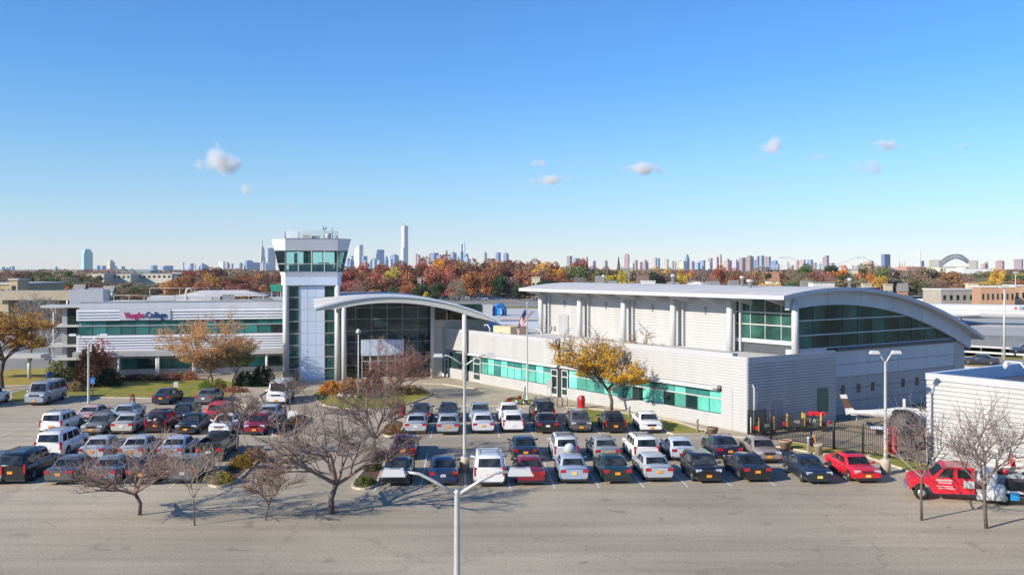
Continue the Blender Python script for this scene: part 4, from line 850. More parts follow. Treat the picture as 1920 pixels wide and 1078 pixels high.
for row in (
 # front row, right block
 ('sedan', BLK, 745, 905, A_, 'black sedan parked under the near lamp head, next to the blue sedan', WH),
 ('sedan', NAV, 831, 905, A_, 'deep blue sedan with white plate beside the concrete lamp base', WH),
 ('bigsuv', WHT, 918, 907, A_, 'white sport utility with roof rails between the blue sedan and dark red sedan'),
 ('sedan', DRD, 994, 904, A_, 'dark red sedan beside the white sport utility with roof rails'),
 ('sedan', SLB, 1075, 901, A_, 'pale silver sedan with wide red tail lamps and a yellow plate', YE),
 ('sedan', GRN, 1153, 901, A_, 'dark green-black sedan between two silver sedans in the nearest row'),
 ('sedan', SIL, 1230, 898, A_, 'bright silver sedan with orange plate beside a black car facing the viewer'),
 ('hatch', BLK, 1322, 900, T_, 'black hatchback facing the viewer with orange plate and clear lamps'),
 ('sedan', BLK, 1411, 898, A_, 'black sedan seen from behind next to the black hatchback'),
 ('coupe', (.015,.022,.04), 1527, 902, T_, 'blue-black coupe facing the viewer beside the bright red sedan', YE),
 ('sedan', RED, 1615, 900, T_, 'bright red sedan with dark sunroof facing the viewer', YE),
 # second row, right block
 ('sedan', MAR, 757, 858, A_, 'maroon sedan half hidden by the bare tree branches'),
 ('sedan', (.02,.03,.05), 984, 861, A_, 'dark blue-black sedan behind the dark red sedan'),
 ('spare', (.55,.57,.6), 1060, 862, A_, 'silver compact utility car with a round spare wheel cover'),
 ('sedan', (.29,.32,.31), 1135, 862, A_, 'grey-green sedan with a slim boot spoiler, behind the dark green sedan'),
 ('suv', WHT, 1207, 862, A_, 'white boxy utility car behind the bright silver sedan'),
 ('coupe', (.50,.55,.64), 1277, 860, A_, 'pale blue-silver coupe behind the black hatchback'),
 ('sedan', (.02,.022,.05), 1362, 859, A_, 'dark navy sedan beside the tan sedan near the planter'),
 ('sedan', TAN_, 1436, 864, T_, 'taupe sedan facing the viewer near the fence planter'),
 # third and fourth rows, right block
 ('sedan', SIL, 780, 811, A_, 'silver sedan nearest to the small litter-strewn planting bed, white plate', WH),
 ('sedan', (.36,.38,.40), 840, 812, A_, 'grey-silver sedan with orange plate in front of a black sedan'),
 ('sedan', (.62,.64,.68), 905, 810, A_, 'pearl white sedan just beside the tall lamp pole'),
 ('hatch', WHT, 961, 808, A_, 'white hatchback with dark rear window in the third row', WH),
 ('sedan', BLK, 1026, 810, A_, 'small black sedan in front of the large black utility car', WH),
 ('hatch', (.10,.095,.095), 1088, 808, T_, 'charcoal crossover facing the viewer by the bike racks'),
 ('hatch', BLK, 1151, 809, A_, 'black hatchback parked against the lawn below the yellow tree'),
 ('sedan', WHT, 1219, 809, T_, 'white sedan with black grille facing the viewer beside the lawn'),
 ('sedan', (.03,.035,.045), 789, 790, A_, 'dark sedan behind the silver sedan by the red bin'),
 ('sedan', (.02,.03,.04), 841, 789, T_, 'black sedan behind the grey-silver sedan'),
 ('sedan', (.22,.29,.35), 900, 789, T_, 'blue-grey sedan behind the pearl white sedan'),
 ('sedan', (.75,.75,.74), 955, 790, T_, 'white sedan behind the white hatchback, mostly hidden'),
 ('bigsuv', (.02,.02,.022), 1019, 791, A_, 'large black utility car with roof rails beside the bike racks'),
 # left block, nearest row
 ('suv', (.20,.24,.30), -8, 903, A_, 'blue-grey utility car cut by the edge beside the black truck-like car'),
 ('bigsuv', BLK, 33, 902, A_, 'large black utility car with silver bumper strip in the nearest row'),
 ('sedan', (.09,.095,.10), 122, 903, A_, 'dark grey sedan next to the large black utility car with silver strip'),
 ('sedan', (.17,.20,.25), 200, 903, A_, 'slate blue sedan behind the thin bare tree'),
 ('sedan', BLK, 275, 903, A_, 'black sedan screened by bare branches in the nearest row'),
 ('sedan', (.13,.135,.155), 350, 901, A_, 'steel grey sedan with white plate beside the kerbed shrub bed', WH),
 # left block, second row
 ('bigsuv', WHT, 100, 857, A_, 'large white utility car in front of the white compact one', WH),
 ('sedan', (.50,.50,.52), 180, 860, A_, 'light silver sedan beside the large white utility car'),
 ('sedan', (.45,.43,.43), 252, 860, A_, 'silver sedan with long red lamps, seen through twigs'),
 ('sedan', (.40,.45,.55), 325, 860, A_, 'ice blue sedan beside the black pickup'),
 ('pickup', (.03,.03,.028), 398, 861, A_, 'black pickup with empty bed beside the shrub bed', WH),
 # left block, third row
 ('suv', WHT, 104, 811, A_, 'white compact utility car at the open end of the third row'),
 ('sedan', (.20,.18,.16), 180, 813, T_, 'grey-brown sedan facing the viewer beside the white compact utility car'),
 ('sedan', (.50,.47,.42), 235, 811, A_, 'champagne sedan with white plate between two darker cars', WH),
 ('spare', (.05,.015,.02), 297, 809, A_, 'dark red and black utility car with bright left tail lamp'),
 ('sedan', BLK, 355, 812, T_, 'long black sedan with chrome grille facing the viewer'),
 ('sedan', WHT, 417, 813, T_, 'white sedan facing the viewer beside the crimson hatchback'),
 ('hatch', (.25,.01,.03), 482, 813, T_, 'crimson hatchback facing the viewer behind bare twigs'),
 # left block, far row
 ('sedan', (.55,.40,.35), 165, 793, A_, 'rosy beige sedan at the foot of the lamp pole'),
 ('sedan', (.38,.44,.52), 228, 792, T_, 'pale blue sedan behind the champagne sedan'),
 ('sedan', (.015,.02,.03), 338, 791, T_, 'glossy blue-black sedan behind the long black sedan'),
 ('hatch', RED, 403, 791, T_, 'red hatchback behind the white sedan, under twigs'),
 ('sedan', (.36,.42,.50), 503, 792, A_, 'silver-blue sedan behind the crimson hatchback', WH),
 # by the lawn
 ('sedan', (.018,.025,.05), 307, 757, A_, 'dark navy sedan parked against the lawn beside the white notice sign'),
 ('sedan', (.12,.13,.14), 386, 757, A_, 'graphite sedan parked against the lawn near the plaza', WH),
): park(*row[:6], plate=row[6] if len(row) > 6 else OR)
park('van', (.30,.33,.38), 72, 758, T_, 'grey passenger van with chrome grille parked by the canopy', cat='van', name='van')
park('van', WHT, 520, 757, T_, 'white passenger van parked on the drive before the tower', cat='van', name='van')
park('bigsuv', (.70,.73,.78), -36, 763, A_, 'white wagon cut by the edge beside the grey van')
park('sedan', BLK, 1838, 681, A_, 'black sedan driving on the parkway beyond the workshop', rz=None) if False else None
for px, py, lab, c in ((1838, 683, 'dark sedan driving along the parkway past the lamp post', (.03,.035,.06)), (1925, 662, 'dark blue sedan on the far carriageway at the edge', (.03,.05,.10))):
    car('sedan', c, lab, 0, 0, A_, pos=P(px, py, .01), rz=math.radians(62), name='moving_car')
sr = MB().box(-.42, .42, -.75, .05, 1.422, 1.427)         # sunroof of the bright red sedan
for o in list(bpy.data.objects):
    if o.get('label', '').startswith('bright red sedan'): sr.build('sunroof', M['cglass'], o)
# ---------------------------------------------------------------- red tank truck with a crouching worker
tk = thing('tank_truck', 'red work truck with a big white tank on its flat bed and white door lettering', 'truck', P(1733, 936) + Vector((0, .9, 0)), math.radians(-17))
q = MB()                                                   # nose toward -x
prof = [(-.52,.55),(-.54,1.0),(-.45,1.16),(-.2,1.25),(.72,1.38),(1.28,1.90),(1.5,1.96),(2.75,1.98),(2.9,1.9),(2.9,.5),(.75,.42),(.62,.62),(.45,.86),(.1,.98),(-.25,.86),(-.42,.62),(-.5,.5)]
n_ = len(prof); a = [(x, -1.0, z) for x, z in prof] + [(x, 1.0, z) for x, z in prof]
q.add(a, [tuple(range(n_)), tuple(range(n_, 2*n_))[::-1]] + [(i, n_+i, n_+(i+1)%n_, (i+1)%n_) for i in range(n_)]); q.build('cab', M['red'], tk)
for x0, x1, xt0 in ((.9, 1.75, 1.35), (2.0, 2.65, 2.0)):
    for s in (-1.012, 1.0): MB().hexa([(x0,s,1.36),(x1,s,1.36),(x1,s+.012,1.36),(x0,s+.012,1.36)], [(xt0,s,1.86),(x1,s,1.86),(x1,s+.012,1.86),(xt0,s+.012,1.86)]).build('side_window', M['cglass'], tk)
MB().hexa([(.70,-.85,1.40),(.86,-.85,1.40),(.86,.85,1.40),(.70,.85,1.40)], [(1.20,-.8,1.87),(1.32,-.8,1.87),(1.32,.8,1.87),(1.20,.8,1.87)]).build('windshield', M['cglass'], tk)
MB().box(-.66,-.54,-1.0,1.0,.42,.74).build('bumper', M['rim'], tk)
def wheel(par, x, y, r=.40): 
    w = MB().lathe([(r*.6,-.13),(r*.95,-.13),(r,-.08),(r,.08),(r*.95,.13),(r*.6,.13)], (0,0,0), 20).xf(Matrix.Rotation(math.pi/2, 4, 'X')).build('wheel', M['rubber'], par, loc=(x, y, r))
    MB().lathe([(.05,-.15),(r*.3,-.16),(r*.6,-.12),(r*.62,.12),(r*.3,.16)], (0,0,0), 16).xf(Matrix.Rotation(math.pi/2, 4, 'X')).build('rim', M['rim'], w)
for x in (.1, 4.35): 
    for y in (-.92, .92): wheel(tk, x, y)
MB().box(2.95, 7.4, -1.1, 1.1, .70, .84).build('flat_bed', M['soffit'], tk); MB().box(2.6+.4, 4.2, -1.15, -.6, .25, .70).build('tool_box', M['wcol'], tk)
MB().box(2.9, 7.4, -.45, .45, .45, .70).build('chassis', M['black'], tk)
tank = MB(); tank.tube([(2.4,-.35,1.42),(2.46,-.35,1.42),(2.65,-.35,1.42),(3.9,-.35,1.42),(4.08,-.35,1.42),(4.14,-.35,1.42)], [.2,.44,.55,.55,.44,.2], 20).build('tank', M['wcol'], tk)
for x in (2.9, 3.6): MB().tube([(x-.03,-.35,1.42),(x+.03,-.35,1.42)], .56, 20).build('tank_strap', M['grey'], tk)
MB().box(2.3, 2.85, -1.12, -.92, .85, 1.25).build('white_tub', M['wcol'], tk); MB().box(2.9, 3.4, -1.12, -.92, .85, 1.2).build('engine_pump', mat('brown_pump', (.12,.05,.04), .7), tk)
MB().lathe([(.42,0),(.5,.08),(.5,.75),(.35,.85),(.05,.87)], (3.95,-1.0,.3), 20).build('drum_tank', M['wcol'], tk); MB().box(4.6, 6.0, -1.0, -.1, .84, 1.35).build('pump_box', M['black'], tk); MB().box(4.65, 5.1, -1.2, -1.02, .35, .75).build('blue_box', bpy.data.materials['bright_blue_box'], tk)
MB().lathe([(.3,0),(.34,.1),(.3,.25)], (5.9,.55,1.36), 12).build('hose_coil', M['plastic'], tk)
for k in range(3): MB().lathe([(.05,0),(.24,.02),(.27,.16),(.2,.3)], (3.55+.42*k,.45,1.45), 12).build('hose_coil', M['plastic'], tk)
wt = M['wcol']                                             # unreadable white sign-writing on the door, as short brush-like dashes
R2 = random.Random(3)
for zr_, sz, x0, x1 in ((1.2,.13,.85,1.7),(1.05,.08,1.0,1.6),(.86,.07,.9,1.75),(.74,.07,1.0,1.9)):
    x = x0
    while x < x1:
        w_ = R2.uniform(.03,.09); MB().box(x, x+w_, -1.011, -1.001, zr_-sz/2*R2.uniform(.6,1), zr_+sz/2*R2.uniform(.6,1)).build('lettering', wt, tk); x += w_ + .03
def person(name, label, loc, rz, skirt=None):
    t = thing(name, label, 'person', loc, rz)
    # kneeling: hips on heels, torso upright leaning forward, head turned; facing -x
    V = [(0,0,.34),(-.02,0,.52),(-.05,0,.70),(-.07,0,.80),(-.08,0,.86),(-.09,0,.93),
         (.02,.12,.30),(-.30,.15,.12),(.10,.15,.07),(.20,.15,.05),(.02,-.12,.30),(-.28,-.16,.28),(-.24,-.16,.05),(-.36,-.16,.04),
         (-.05,.19,.74),(-.18,.25,.54),(-.38,.20,.46),(-.05,-.19,.74),(-.20,-.24,.56),(-.40,-.17,.48)]
    E = [(0,1),(1,2),(2,3),(3,4),(4,5),(0,6),(6,7),(7,8),(8,9),(0,10),(10,11),(11,12),(12,13),(3,14),(14,15),(15,16),(3,17),(17,18),(18,19)]
    Rr = [.15,.14,.15,.09,.055,.055,.10,.08,.055,.045,.10,.085,.055,.045,.065,.048,.036,.065,.048,.036]
    me = bpy.data.meshes.new('body'); me.from_pydata(V, E, []); b = link('body', me, t)
    sk = b.modifiers.new('skin', 'SKIN'); me.skin_vertices[0].data[0].use_root = True
    for i, r in enumerate(Rr): me.skin_vertices[0].data[i].radius = (r, r)
    sb = b.modifiers.new('sub', 'SUBSURF'); sb.levels = sb.render_levels = 1
    bpy.context.view_layer.update(); dg = bpy.context.evaluated_depsgraph_get(); ev = bpy.data.meshes.new_from_object(b.evaluated_get(dg))
    b.modifiers.clear(); b.data = ev; ev.materials.clear(); ev.materials.append(mat('red_shirt', (.55,.01,.015), .85, 0, .12, 8)); ev.materials.append(M['denim']); ev.materials.append(M['skin'])
    for p_ in ev.polygons:
        c = p_.center; p_.use_smooth = True
        p_.material_index = 1 if c.z < .42 and abs(c.y) < .3 and not (c.x < -.25 and c.z > .38) else (2 if c.z > .84 or (c.x < -.24 and c.z > .38 and c.z < .56) else 0)
    hd = MB().ico((-.10,0,1.0), .105, 0, 2, 1.18); hd.ico((-.205,0,.99), .02, 0, 1); hd.ico((-.1,.1,.99), .025, 0, 1); hd.ico((-.1,-.1,.99), .025, 0, 1); hd.build('head', M['skin'], t)
    cp = MB().lathe([(.112,0),(.108,.06),(.07,.11),(.01,.125)], (-.10,0,1.03), 16); cp.hexa([(-.30,-.07,1.035),(-.19,-.09,1.035),(-.19,.09,1.035),(-.30,.07,1.035)], [(-.30,-.07,1.05),(-.19,-.09,1.06),(-.19,.09,1.06),(-.30,.07,1.05)]); cp.build('cap', M['red'], t)
    for sd, (hx, hy, hz2) in ((1, (-.40,.20,.455)), (-1, (-.42,-.17,.475))):
        hm_ = MB(); hm_.ico((hx-.03,hy,hz2), .038, 0, 1, .6)
        for k in range(4): y0 = hy + (-.027 + .018*k); hm_.tube([(hx-.05,y0,hz2),(hx-.085-.004*(k%3),y0,hz2-.012),(hx-.10,y0,hz2-.035)], [.009,.008,.007], 5)
        hm_.tube([(hx-.03,hy-sd*.03,hz2),(hx-.055,hy-sd*.045,hz2-.015)], [.010,.008], 5); hm_.build('hand', M['skin'], t)
    for (hx, hy, hz2) in ((.20,.15,.05),(-.36,-.16,.045)): MB().ico((hx,hy,hz2), .07, 0, 1, .6).build('shoe', M['plastic'], t)
    return t
pl = tk.location + Matrix.Rotation(tk.rotation_euler.z, 4, 'Z') @ Vector((5.15, .55, 1.5))
person('person', 'person in red cap and red shirt crouching on the tank truck bed', (pl.x, pl.y, 1.5), math.radians(-12))
MB().box(3.6, 6.2, .25, 1.05, .85, 1.49).build('rear_deck', M['soffit'], tk)
wb_ = MB().lathe([(.14,0),(.17,.2),(.12,.26)], (0,0,0), 12).build('red_can', M['red'], None, loc=(pl.x-.55, pl.y-.1, 1.5)); tag(wb_, 'small red container beside the crouching worker', 'can')
# ================================================================ TREES AND PLANTS
def grow(seed, levels=5, limbs=6, fork=.28, spread=55, kids=4, up=.25, gn=.62):
    rr = random.Random(seed); segs = []; tips = []
    def br(p, d, L, r, lv):
        n = 4 if lv < 2 else 3; q = p; pts = [p]
        for i in range(n):
            d = (d + Vector((rr.gauss(0,.09), rr.gauss(0,.09), rr.gauss(0,.07) + up*.12*(lv > 0)))).normalized(); q = q + d * (L / n); pts.append(q)
        segs.append((pts, r, lv))
        if lv >= levels: tips.append((q, d)); return
        m = kids if lv > 0 else limbs
        for k in range(m):
            f = .3 + .7 * (k + rr.random()) / m if lv > 0 else rr.uniform(.75, 1)
            j = min(n - 1, int(f * n)); a = pts[j].lerp(pts[j+1], f * n - j)
            ax = Vector((rr.gauss(0,1), rr.gauss(0,1), rr.gauss(0,.45))).normalized()
            ang = math.radians(rr.uniform(25, spread)); nd = (d * math.cos(ang) + (ax - d * ax.dot(d)).normalized() * math.sin(ang)).normalized()
            if nd.z < .08: nd = Vector((nd.x, nd.y, .08 + abs(nd.z)*.3)).normalized()
            br(a, nd, L * rr.uniform(gn-.12, gn+.1) * (1.25 if lv == 0 else 1), r * rr.uniform(.48, .66), lv + 1)
    p0 = Vector((0, 0, 0)); pts = [p0, Vector((rr.gauss(0,.01), rr.gauss(0,.01), fork*.5)), Vector((rr.gauss(0,.02), rr.gauss(0,.02), fork))]
    segs.append((pts, 1.0, 0))
    for k in range(limbs):
        t = 2*math.pi*(k + rr.uniform(-.3,.3))/limbs; ang = math.radians(rr.uniform(spread*.4, spread*1.05)); 
        br(pts[2] - Vector((0,0,fork*.12*rr.random())), Vector((math.cos(t)*math.sin(ang), math.sin(t)*math.sin(ang), math.cos(ang))), .34 * rr.uniform(.85,1.15), .62, 1)
    return segs, tips
def tree(name, label, base, Rad, Ht, seed, tr=.16, color=(.12,.08,.07), leaves=None, cat='tree', group=None, minr=.011, fork=None, **g):
    """leaves = (count, size, color, zlo, zhi)"""
    segs, tips = grow(seed, fork=fork or .28, **g)
    P_ = [p for s in segs for p in s[0]]; zmax = max(p.z for p in P_); rs = sorted(math.hypot(p.x, p.y) for p in P_); rm = rs[int(len(rs)*.97)]
    fx, fz = Rad / rm, Ht / zmax; S = lambda p: Vector((p.x*fx, p.y*fx, p.z*fz))
    t = thing(name, label, cat, base, 0, group); tb = MB(); bb = MB(); wb = MB()
    for pts, r, lv in segs:
        r0 = max(minr, tr * r); r1 = max(minr*.8, r0 * (.82 if lv == 0 else .55)); q = [S(p) for p in pts]; n = len(q)
        (tb if lv == 0 else bb if lv < 3 else wb).tube(q, [r0 + (r1-r0)*i/(n-1) for i in range(n)], 8 if lv == 0 else 5 if lv < 3 else 3, caps=lv == 0)
    tb.build('trunk', M['bark'], t); bb.build('branches', M['twig'], t, color=color)
    o = wb.build('twigs', M['twig'], t, color=color); o['kind'] = 'stuff'
    if leaves:
        cnt, sz, col, zlo, zhi = leaves; rr = random.Random(seed+1); lm = MB()
        fine = [s for s in segs if s[2] >= 3]
        for _ in range(cnt):
            s = rr.choice(fine)[0]; k = rr.randrange(len(s)-1); p = S(s[k].lerp(s[k+1], rr.random()))
            h = p.z / Ht
            if rr.random() > 1 - max(0, (h - zlo) / max(.01, zhi - zlo)): continue
            p += Vector((rr.gauss(0,.10), rr.gauss(0,.10), rr.gauss(0,.08))); a = Vector((rr.gauss(0,1), rr.gauss(0,1), rr.gauss(0,1))).normalized() * sz * rr.uniform(.6,1.2)
            b = a.cross(Vector((rr.gauss(0,1), rr.gauss(0,1), rr.gauss(0,1)))).normalized() * a.length * .6
            lm.add([p-a, p+b, p+a, p-b], [(0,1,2,3)])
        o = lm.build('foliage', M['leaf'], t, color=col); o['kind'] = 'stuff'
    return t
TW = (.19,.135,.115)
tree('autumn_tree', 'broad golden brown tree beside the walkway canopy', P(4, 729), 6.8, 9.5, 11, .26, leaves=(42000, .085, (.52,.29,.09), .6, 1.5), fork=.30, spread=66)
tree('autumn_tree', 'wide russet tree standing in front of the ribbon windows', P(396, 727), 5.6, 9.1, 21, .13, (.34,.22,.17), leaves=(19000, .07, (.66,.36,.14), .55, 1.15), fork=.16, spread=60, limbs=8)
tree('autumn_tree', 'young green-yellow tree with pale trunk right of the russet tree', P(436, 727), 2.6, 5.2, 22, .09, (.3,.26,.2), leaves=(3600, .10, (.20,.22,.05), .7, 1.3), fork=.3, spread=50)
tree('autumn_tree', 'small tan-leaved tree tucked under the russet tree', P(390, 730), 2.0, 4.6, 23, .07, (.3,.25,.2), leaves=(2600, .10, (.46,.25,.12), .8, 1.4), fork=.25, spread=45)
tree('autumn_tree', 'yellow autumn tree with dark forked trunk by the white wing', P(1146, 773), 5.4, 8.6, 31, .17, (.12,.075,.055), leaves=(30000, .08, (.70,.38,.03), .34, .86), fork=.20, spread=74, limbs=6, up=.3)
tree('bare_tree', 'large bare tree in the middle of the lot, forked low', P(622, 962), 4.6, 6.6, 41, .17, TW, fork=.17, spread=72, limbs=6, up=.18)
tree('bare_tree', 'bare tree rising behind the kerbed bed with green ground cover', P(702, 868), 3.3, 6.4, 42, .12, TW, fork=.24, spread=62, limbs=6)
tree('bare_tree', 'spreading leafless tree on the round island before the hall', P(742, 744), 4.3, 6.6, 43, .10, (.26,.14,.12), fork=.07, spread=66, limbs=10)
tree('bare_tree', 'slender bare tree in the shrub bed beside the black pickup', P(446, 862), 2.4, 5.0, 44, .085, TW, fork=.42, spread=62, limbs=6, levels=4, kids=5)
tree('bare_tree', 'bare sapling between the white van and the silver-blue sedan', P(543, 782), 2.3, 4.5, 45, .07, TW, fork=.40, spread=58, limbs=6, levels=4, kids=5)
tree('bare_tree', 'bare tree in front of the nearest row, over the slate blue sedan', P(262, 965), 4.0, 5.2, 46, .11, (.26,.18,.15), minr=.009, fork=.18, spread=74, limbs=7)
tree('bare_tree', 'bare tree in front of the red tank truck and its tank', P(1849, 990), 3.5, 7.3, 47, .10, (.24,.18,.16), minr=.008, fork=.36, spread=58, limbs=6, levels=4, kids=5, gn=.68)
tree('bare_tree', 'bare tree in front of the red truck cab and jet engine', P(1728, 975), 3.2, 6.8, 48, .08, (.24,.18,.16), minr=.008, fork=.40, spread=60, limbs=6, levels=4, kids=4, gn=.68)
tree('bare_tree', 'low reddish twiggy sapling near the steel grey sedan', P(498, 975), 2.2, 3.6, 49, .05, (.24,.15,.11), fork=.2, spread=45, levels=4, kids=5)
tree('bare_tree', 'pale twiggy sapling in front of the steel grey sedan', P(365, 985), 1.8, 4.3, 50, .04, (.30,.24,.19), fork=.3, spread=38, levels=4)
tree('bare_tree', 'tall grey leafless tree behind the golden brown tree', P(58, 676), 3.8, 10.0, 51, .16, (.26,.22,.19), fork=.3, spread=50, minr=.02)
tree('bare_tree', 'grey leafless tree next to the balcony slabs', P(93, 682), 3.2, 9.4, 52, .14, (.24,.19,.17), fork=.3, spread=48, minr=.02)
def bush(name, label, base, rx, ry, hz2, n, sz, color, group=None, cat='shrub', stems=5, seed=0):
    rr = random.Random(seed + int(base[0]*7)); t = thing(name, label, cat, base, 0, group); lm = MB(); st = MB()
    for _ in range(n):
        th = rr.uniform(0, 6.283); ph = rr.random() ** .6; rad = (.62 + .38 * rr.random()) * (1 + .18*math.sin(3*th+seed)); z = rr.random()
        w = math.sqrt(max(0, 1 - (z*.98) ** 2.2)); p = Vector((rx*rad*w*math.cos(th)*ph**.3, ry*rad*w*math.sin(th)*ph**.3, hz2*z*(.85+.2*math.sin(5*th+seed))))
        a = Vector((rr.gauss(0,1), rr.gauss(0,1), rr.gauss(0,1))).normalized() * sz * rr.uniform(.6,1.3); b = a.cross(Vector((rr.gauss(0,1), rr.gauss(0,1), rr.gauss(0,1)))).normalized() * a.length * .55
        lm.add([p-a, p+b, p+a, p-b], [(0,1,2,3)])
    o = lm.build('foliage', M['leaf'], t, color=color); o['kind'] = 'stuff'
    for k in range(stems):
        th = rr.uniform(0, 6.283); st.tube([(0,0,-.05),(rx*.3*math.cos(th), ry*.3*math.sin(th), hz2*.45),(rx*.55*math.cos(th), ry*.55*math.sin(th), hz2*.8)], [.03,.02,.01], 4)
    st.build('stems', M['bark'], t); return t
GR_, DG_, RR_, OR_, BR_, YG_ = (.10,.14,.03), (.035,.06,.022), (.32,.045,.035), (.50,.22,.07), (.22,.12,.07), (.28,.27,.05)
for i, (lab, px, py, rx, ry, hh, n, sz, col) in enumerate((
    ('tall red-topped bush behind the lamp pole', 172, 722, 2.5, 1.7, 4.4, 3600, .13, (.26,.09,.04)),
    ('crimson crown of the bush against the upper siding', 190, 716, 2.0, 1.3, 4.9, 1500, .12, (.42,.06,.05)),
    ('dark green rounded evergreen below the first ground-floor windows', 205, 723, 1.7, 1.1, 1.9, 2400, .10, DG_),
    ('low olive spreading bush beside the blue litter bin', 118, 712, 2.0, 1.3, 1.6, 2000, .12, (.14,.15,.05)),
    ('olive bush higher up the bank behind the bin', 118, 700, 1.9, 1.2, 2.0, 1800, .13, (.15,.17,.05)),
    ('tan dried shrub near the blue disabled-parking sign', 142, 733, 1.2, .8, 1.0, 1100, .10, (.30,.22,.12)),
    ('low brown hedge along the ground-floor windows', 262, 713, 3.3, .7, .75, 2400, .08, (.12,.07,.05)),
    ('reddish low hedge continuing toward the russet tree', 318, 712, 2.4, .7, .85, 2000, .08, (.33,.14,.10)),
    ('bright green small bush in the hedge row', 338, 711, .7, .6, .95, 700, .08, (.22,.28,.04)),
    ('salmon coloured shrub beside the bright green bush', 358, 712, 1.1, .7, 1.1, 1200, .08, (.40,.18,.12)),
    ('small vivid green shrub at the edge of the lawn', 385, 730, .9, .7, 1.0, 900, .08, (.16,.26,.03)),
    ('olive shrub between the two leafy saplings', 410, 731, 1.1, .8, 1.2, 1000, .09, (.20,.18,.05)),
    ('flat copper ground shrub by the plaza', 440, 735, 1.7, .8, .55, 1300, .08, (.38,.17,.12)),
    ('dark green bush beneath the young pale-trunk tree', 462, 723, 1.9, 1.0, 1.6, 2400, .10, (.05,.09,.03)),
    ('large dark green evergreen bush in front of the tower', 492, 723, 1.7, 1.2, 2.2, 3000, .10, (.03,.065,.02)),
    ('bright orange feathery grass clump on the island', 622, 738, 1.5, .9, 1.3, 2600, .10, (.62,.26,.05)),
    ('golden shrub right of the orange grass clump', 655, 735, 1.2, .9, 1.5, 1700, .09, (.48,.25,.09)),
    ('dark red twiggy shrub behind the small post lamp', 698, 735, 1.7, 1.1, 2.4, 2200, .09, (.24,.07,.06)),
    ('brown twiggy shrub in the middle of the island', 690, 744, 2.0, .9, 1.3, 2000, .07, (.20,.12,.09)),
    ('brown shrub at the back of the island', 738, 738, 2.0, .9, 1.2, 2000, .07, (.22,.13,.10)),
    ('rust shrub at the far end of the island', 775, 738, 1.5, .8, .9, 1500, .07, (.25,.15,.09)),
    ('gold and red shrub in the kerbed bed by the pickup', 476, 862, .95, .95, .85, 1800, .06, (.34,.19,.05)),
    ('second gold and red shrub, around the slender bare tree', 452, 876, .95, .9, .8, 1800, .06, (.33,.20,.04)),
    ('nearest gold-green shrub at the tip of the bed', 415, 903, 1.05, .8, .65, 1800, .06, (.30,.22,.04)),
    ('dark brown shrub beside the leaning grey board', 556, 792, .8, .7, .6, 1000, .06, (.13,.08,.06)),
    ('green low shrub in the bed under the near lamp', 685, 908, .75, .7, .5, 1100, .06, (.13,.17,.04)),
    ('green shrub behind the low kerb crossbar', 697, 880, .7, .7, .6, 1100, .06, (.12,.14,.04)),
    ('brown shrub in the bed beside the maroon sedan', 712, 862, .8, .9, .8, 1100, .06, (.17,.10,.06)),
    ('amber shrub in the small bed below the red bin', 735, 812, .9, .8, .8, 1400, .07, (.36,.18,.07)),
)): bush('shrub', lab, P(px, py, .1), rx, ry, hh, n, sz, col, seed=i)
# white boulders on the island
for i, (px, py, r_, lab) in enumerate(((640,744,.38,'pale cream boulder on the island grass'), (655,745,.28,'small pinkish boulder beside the cream one'), (668,745,.2,'smallest pale stone at the foot of the post lamp'))):
    tag(MB().ico((0,0,.12), r_, 0, 2, .75, .09).build('boulder', mat('boulder%d' % i, (.62,.50,.42), .9, 0, .2, 3), None, loc=P(px, py, .1)), lab, 'boulder')
# ---------------------------------------------------------------- wooded belt
def crown(seed, n, lobes, squash=.8, spire=False, sparse=False):
    rr = random.Random(seed); mb = MB(); L = []
    for _ in range(lobes):
        a = rr.uniform(0, 6.283); r = rr.uniform(.15, .62); z = rr.uniform(.12, .85); w = 1.05 - abs(z-.4)*.8
        L.append((r*w*math.cos(a), r*w*math.sin(a), z, rr.uniform(.20,.38)))
    for _ in range(n):
        if spire:
            z = rr.random() ** 1.3; rad = (1-z)*.85 + .04; a = rr.uniform(0, 6.283); r = rad * rr.uniform(.6,1); p = Vector((r*math.cos(a), r*math.sin(a), .12+z*.9))
        else:
            l = rr.choice(L); d = Vector((rr.gauss(0,1), rr.gauss(0,1), rr.gauss(0,1))).normalized(); k = l[3] * rr.uniform(.72,1.06)
            p = Vector((l[0]+d.x*k, l[1]+d.y*k, l[2]+d.z*k*.62))
            if p.z > 1.02: p.z = 1.02 - rr.random()*.05
        s = rr.uniform(.020,.046) if not sparse else rr.uniform(.018,.034)
        a = Vector((rr.gauss(0,1), rr.gauss(0,1), rr.gauss(0,.7))).normalized()*s; b = a.cross(Vector((rr.gauss(0,1), rr.gauss(0,1), rr.gauss(0,1)))).normalized()*s*(.75 if not sparse else .35)
        mb.add([p-a, p+b, p+a, p-b], [(0,1,2,3)])
    return mb.mesh('crown', M['bleaf'])
CR = [crown(100+i, 3800, 12+i%5) for i in range(8)]; CS = [crown(200+i, 4200, 13, sparse=True) for i in range(4)]; CP = crown(300, 1500, 1, spire=True)
TK = MB().tube([(0,0,0),(0,0,.25),(.02,.01,.6)], [.035,.028,.015], 6).mesh('trunk', M['bark'])
for k in range(5): pass
KIND = {'deep red': (.27,.08,.05), 'rust orange': (.34,.14,.06), 'maroon': (.20,.085,.06), 'brown': (.25,.16,.11), 'grey brown': (.25,.19,.145), 'olive': (.15,.14,.055), 'golden': (.48,.29,.06), 'green': (.085,.125,.035), 'dark green': (.035,.06,.025), 'vivid orange': (.52,.18,.05), 'rose red': (.34,.09,.075)}
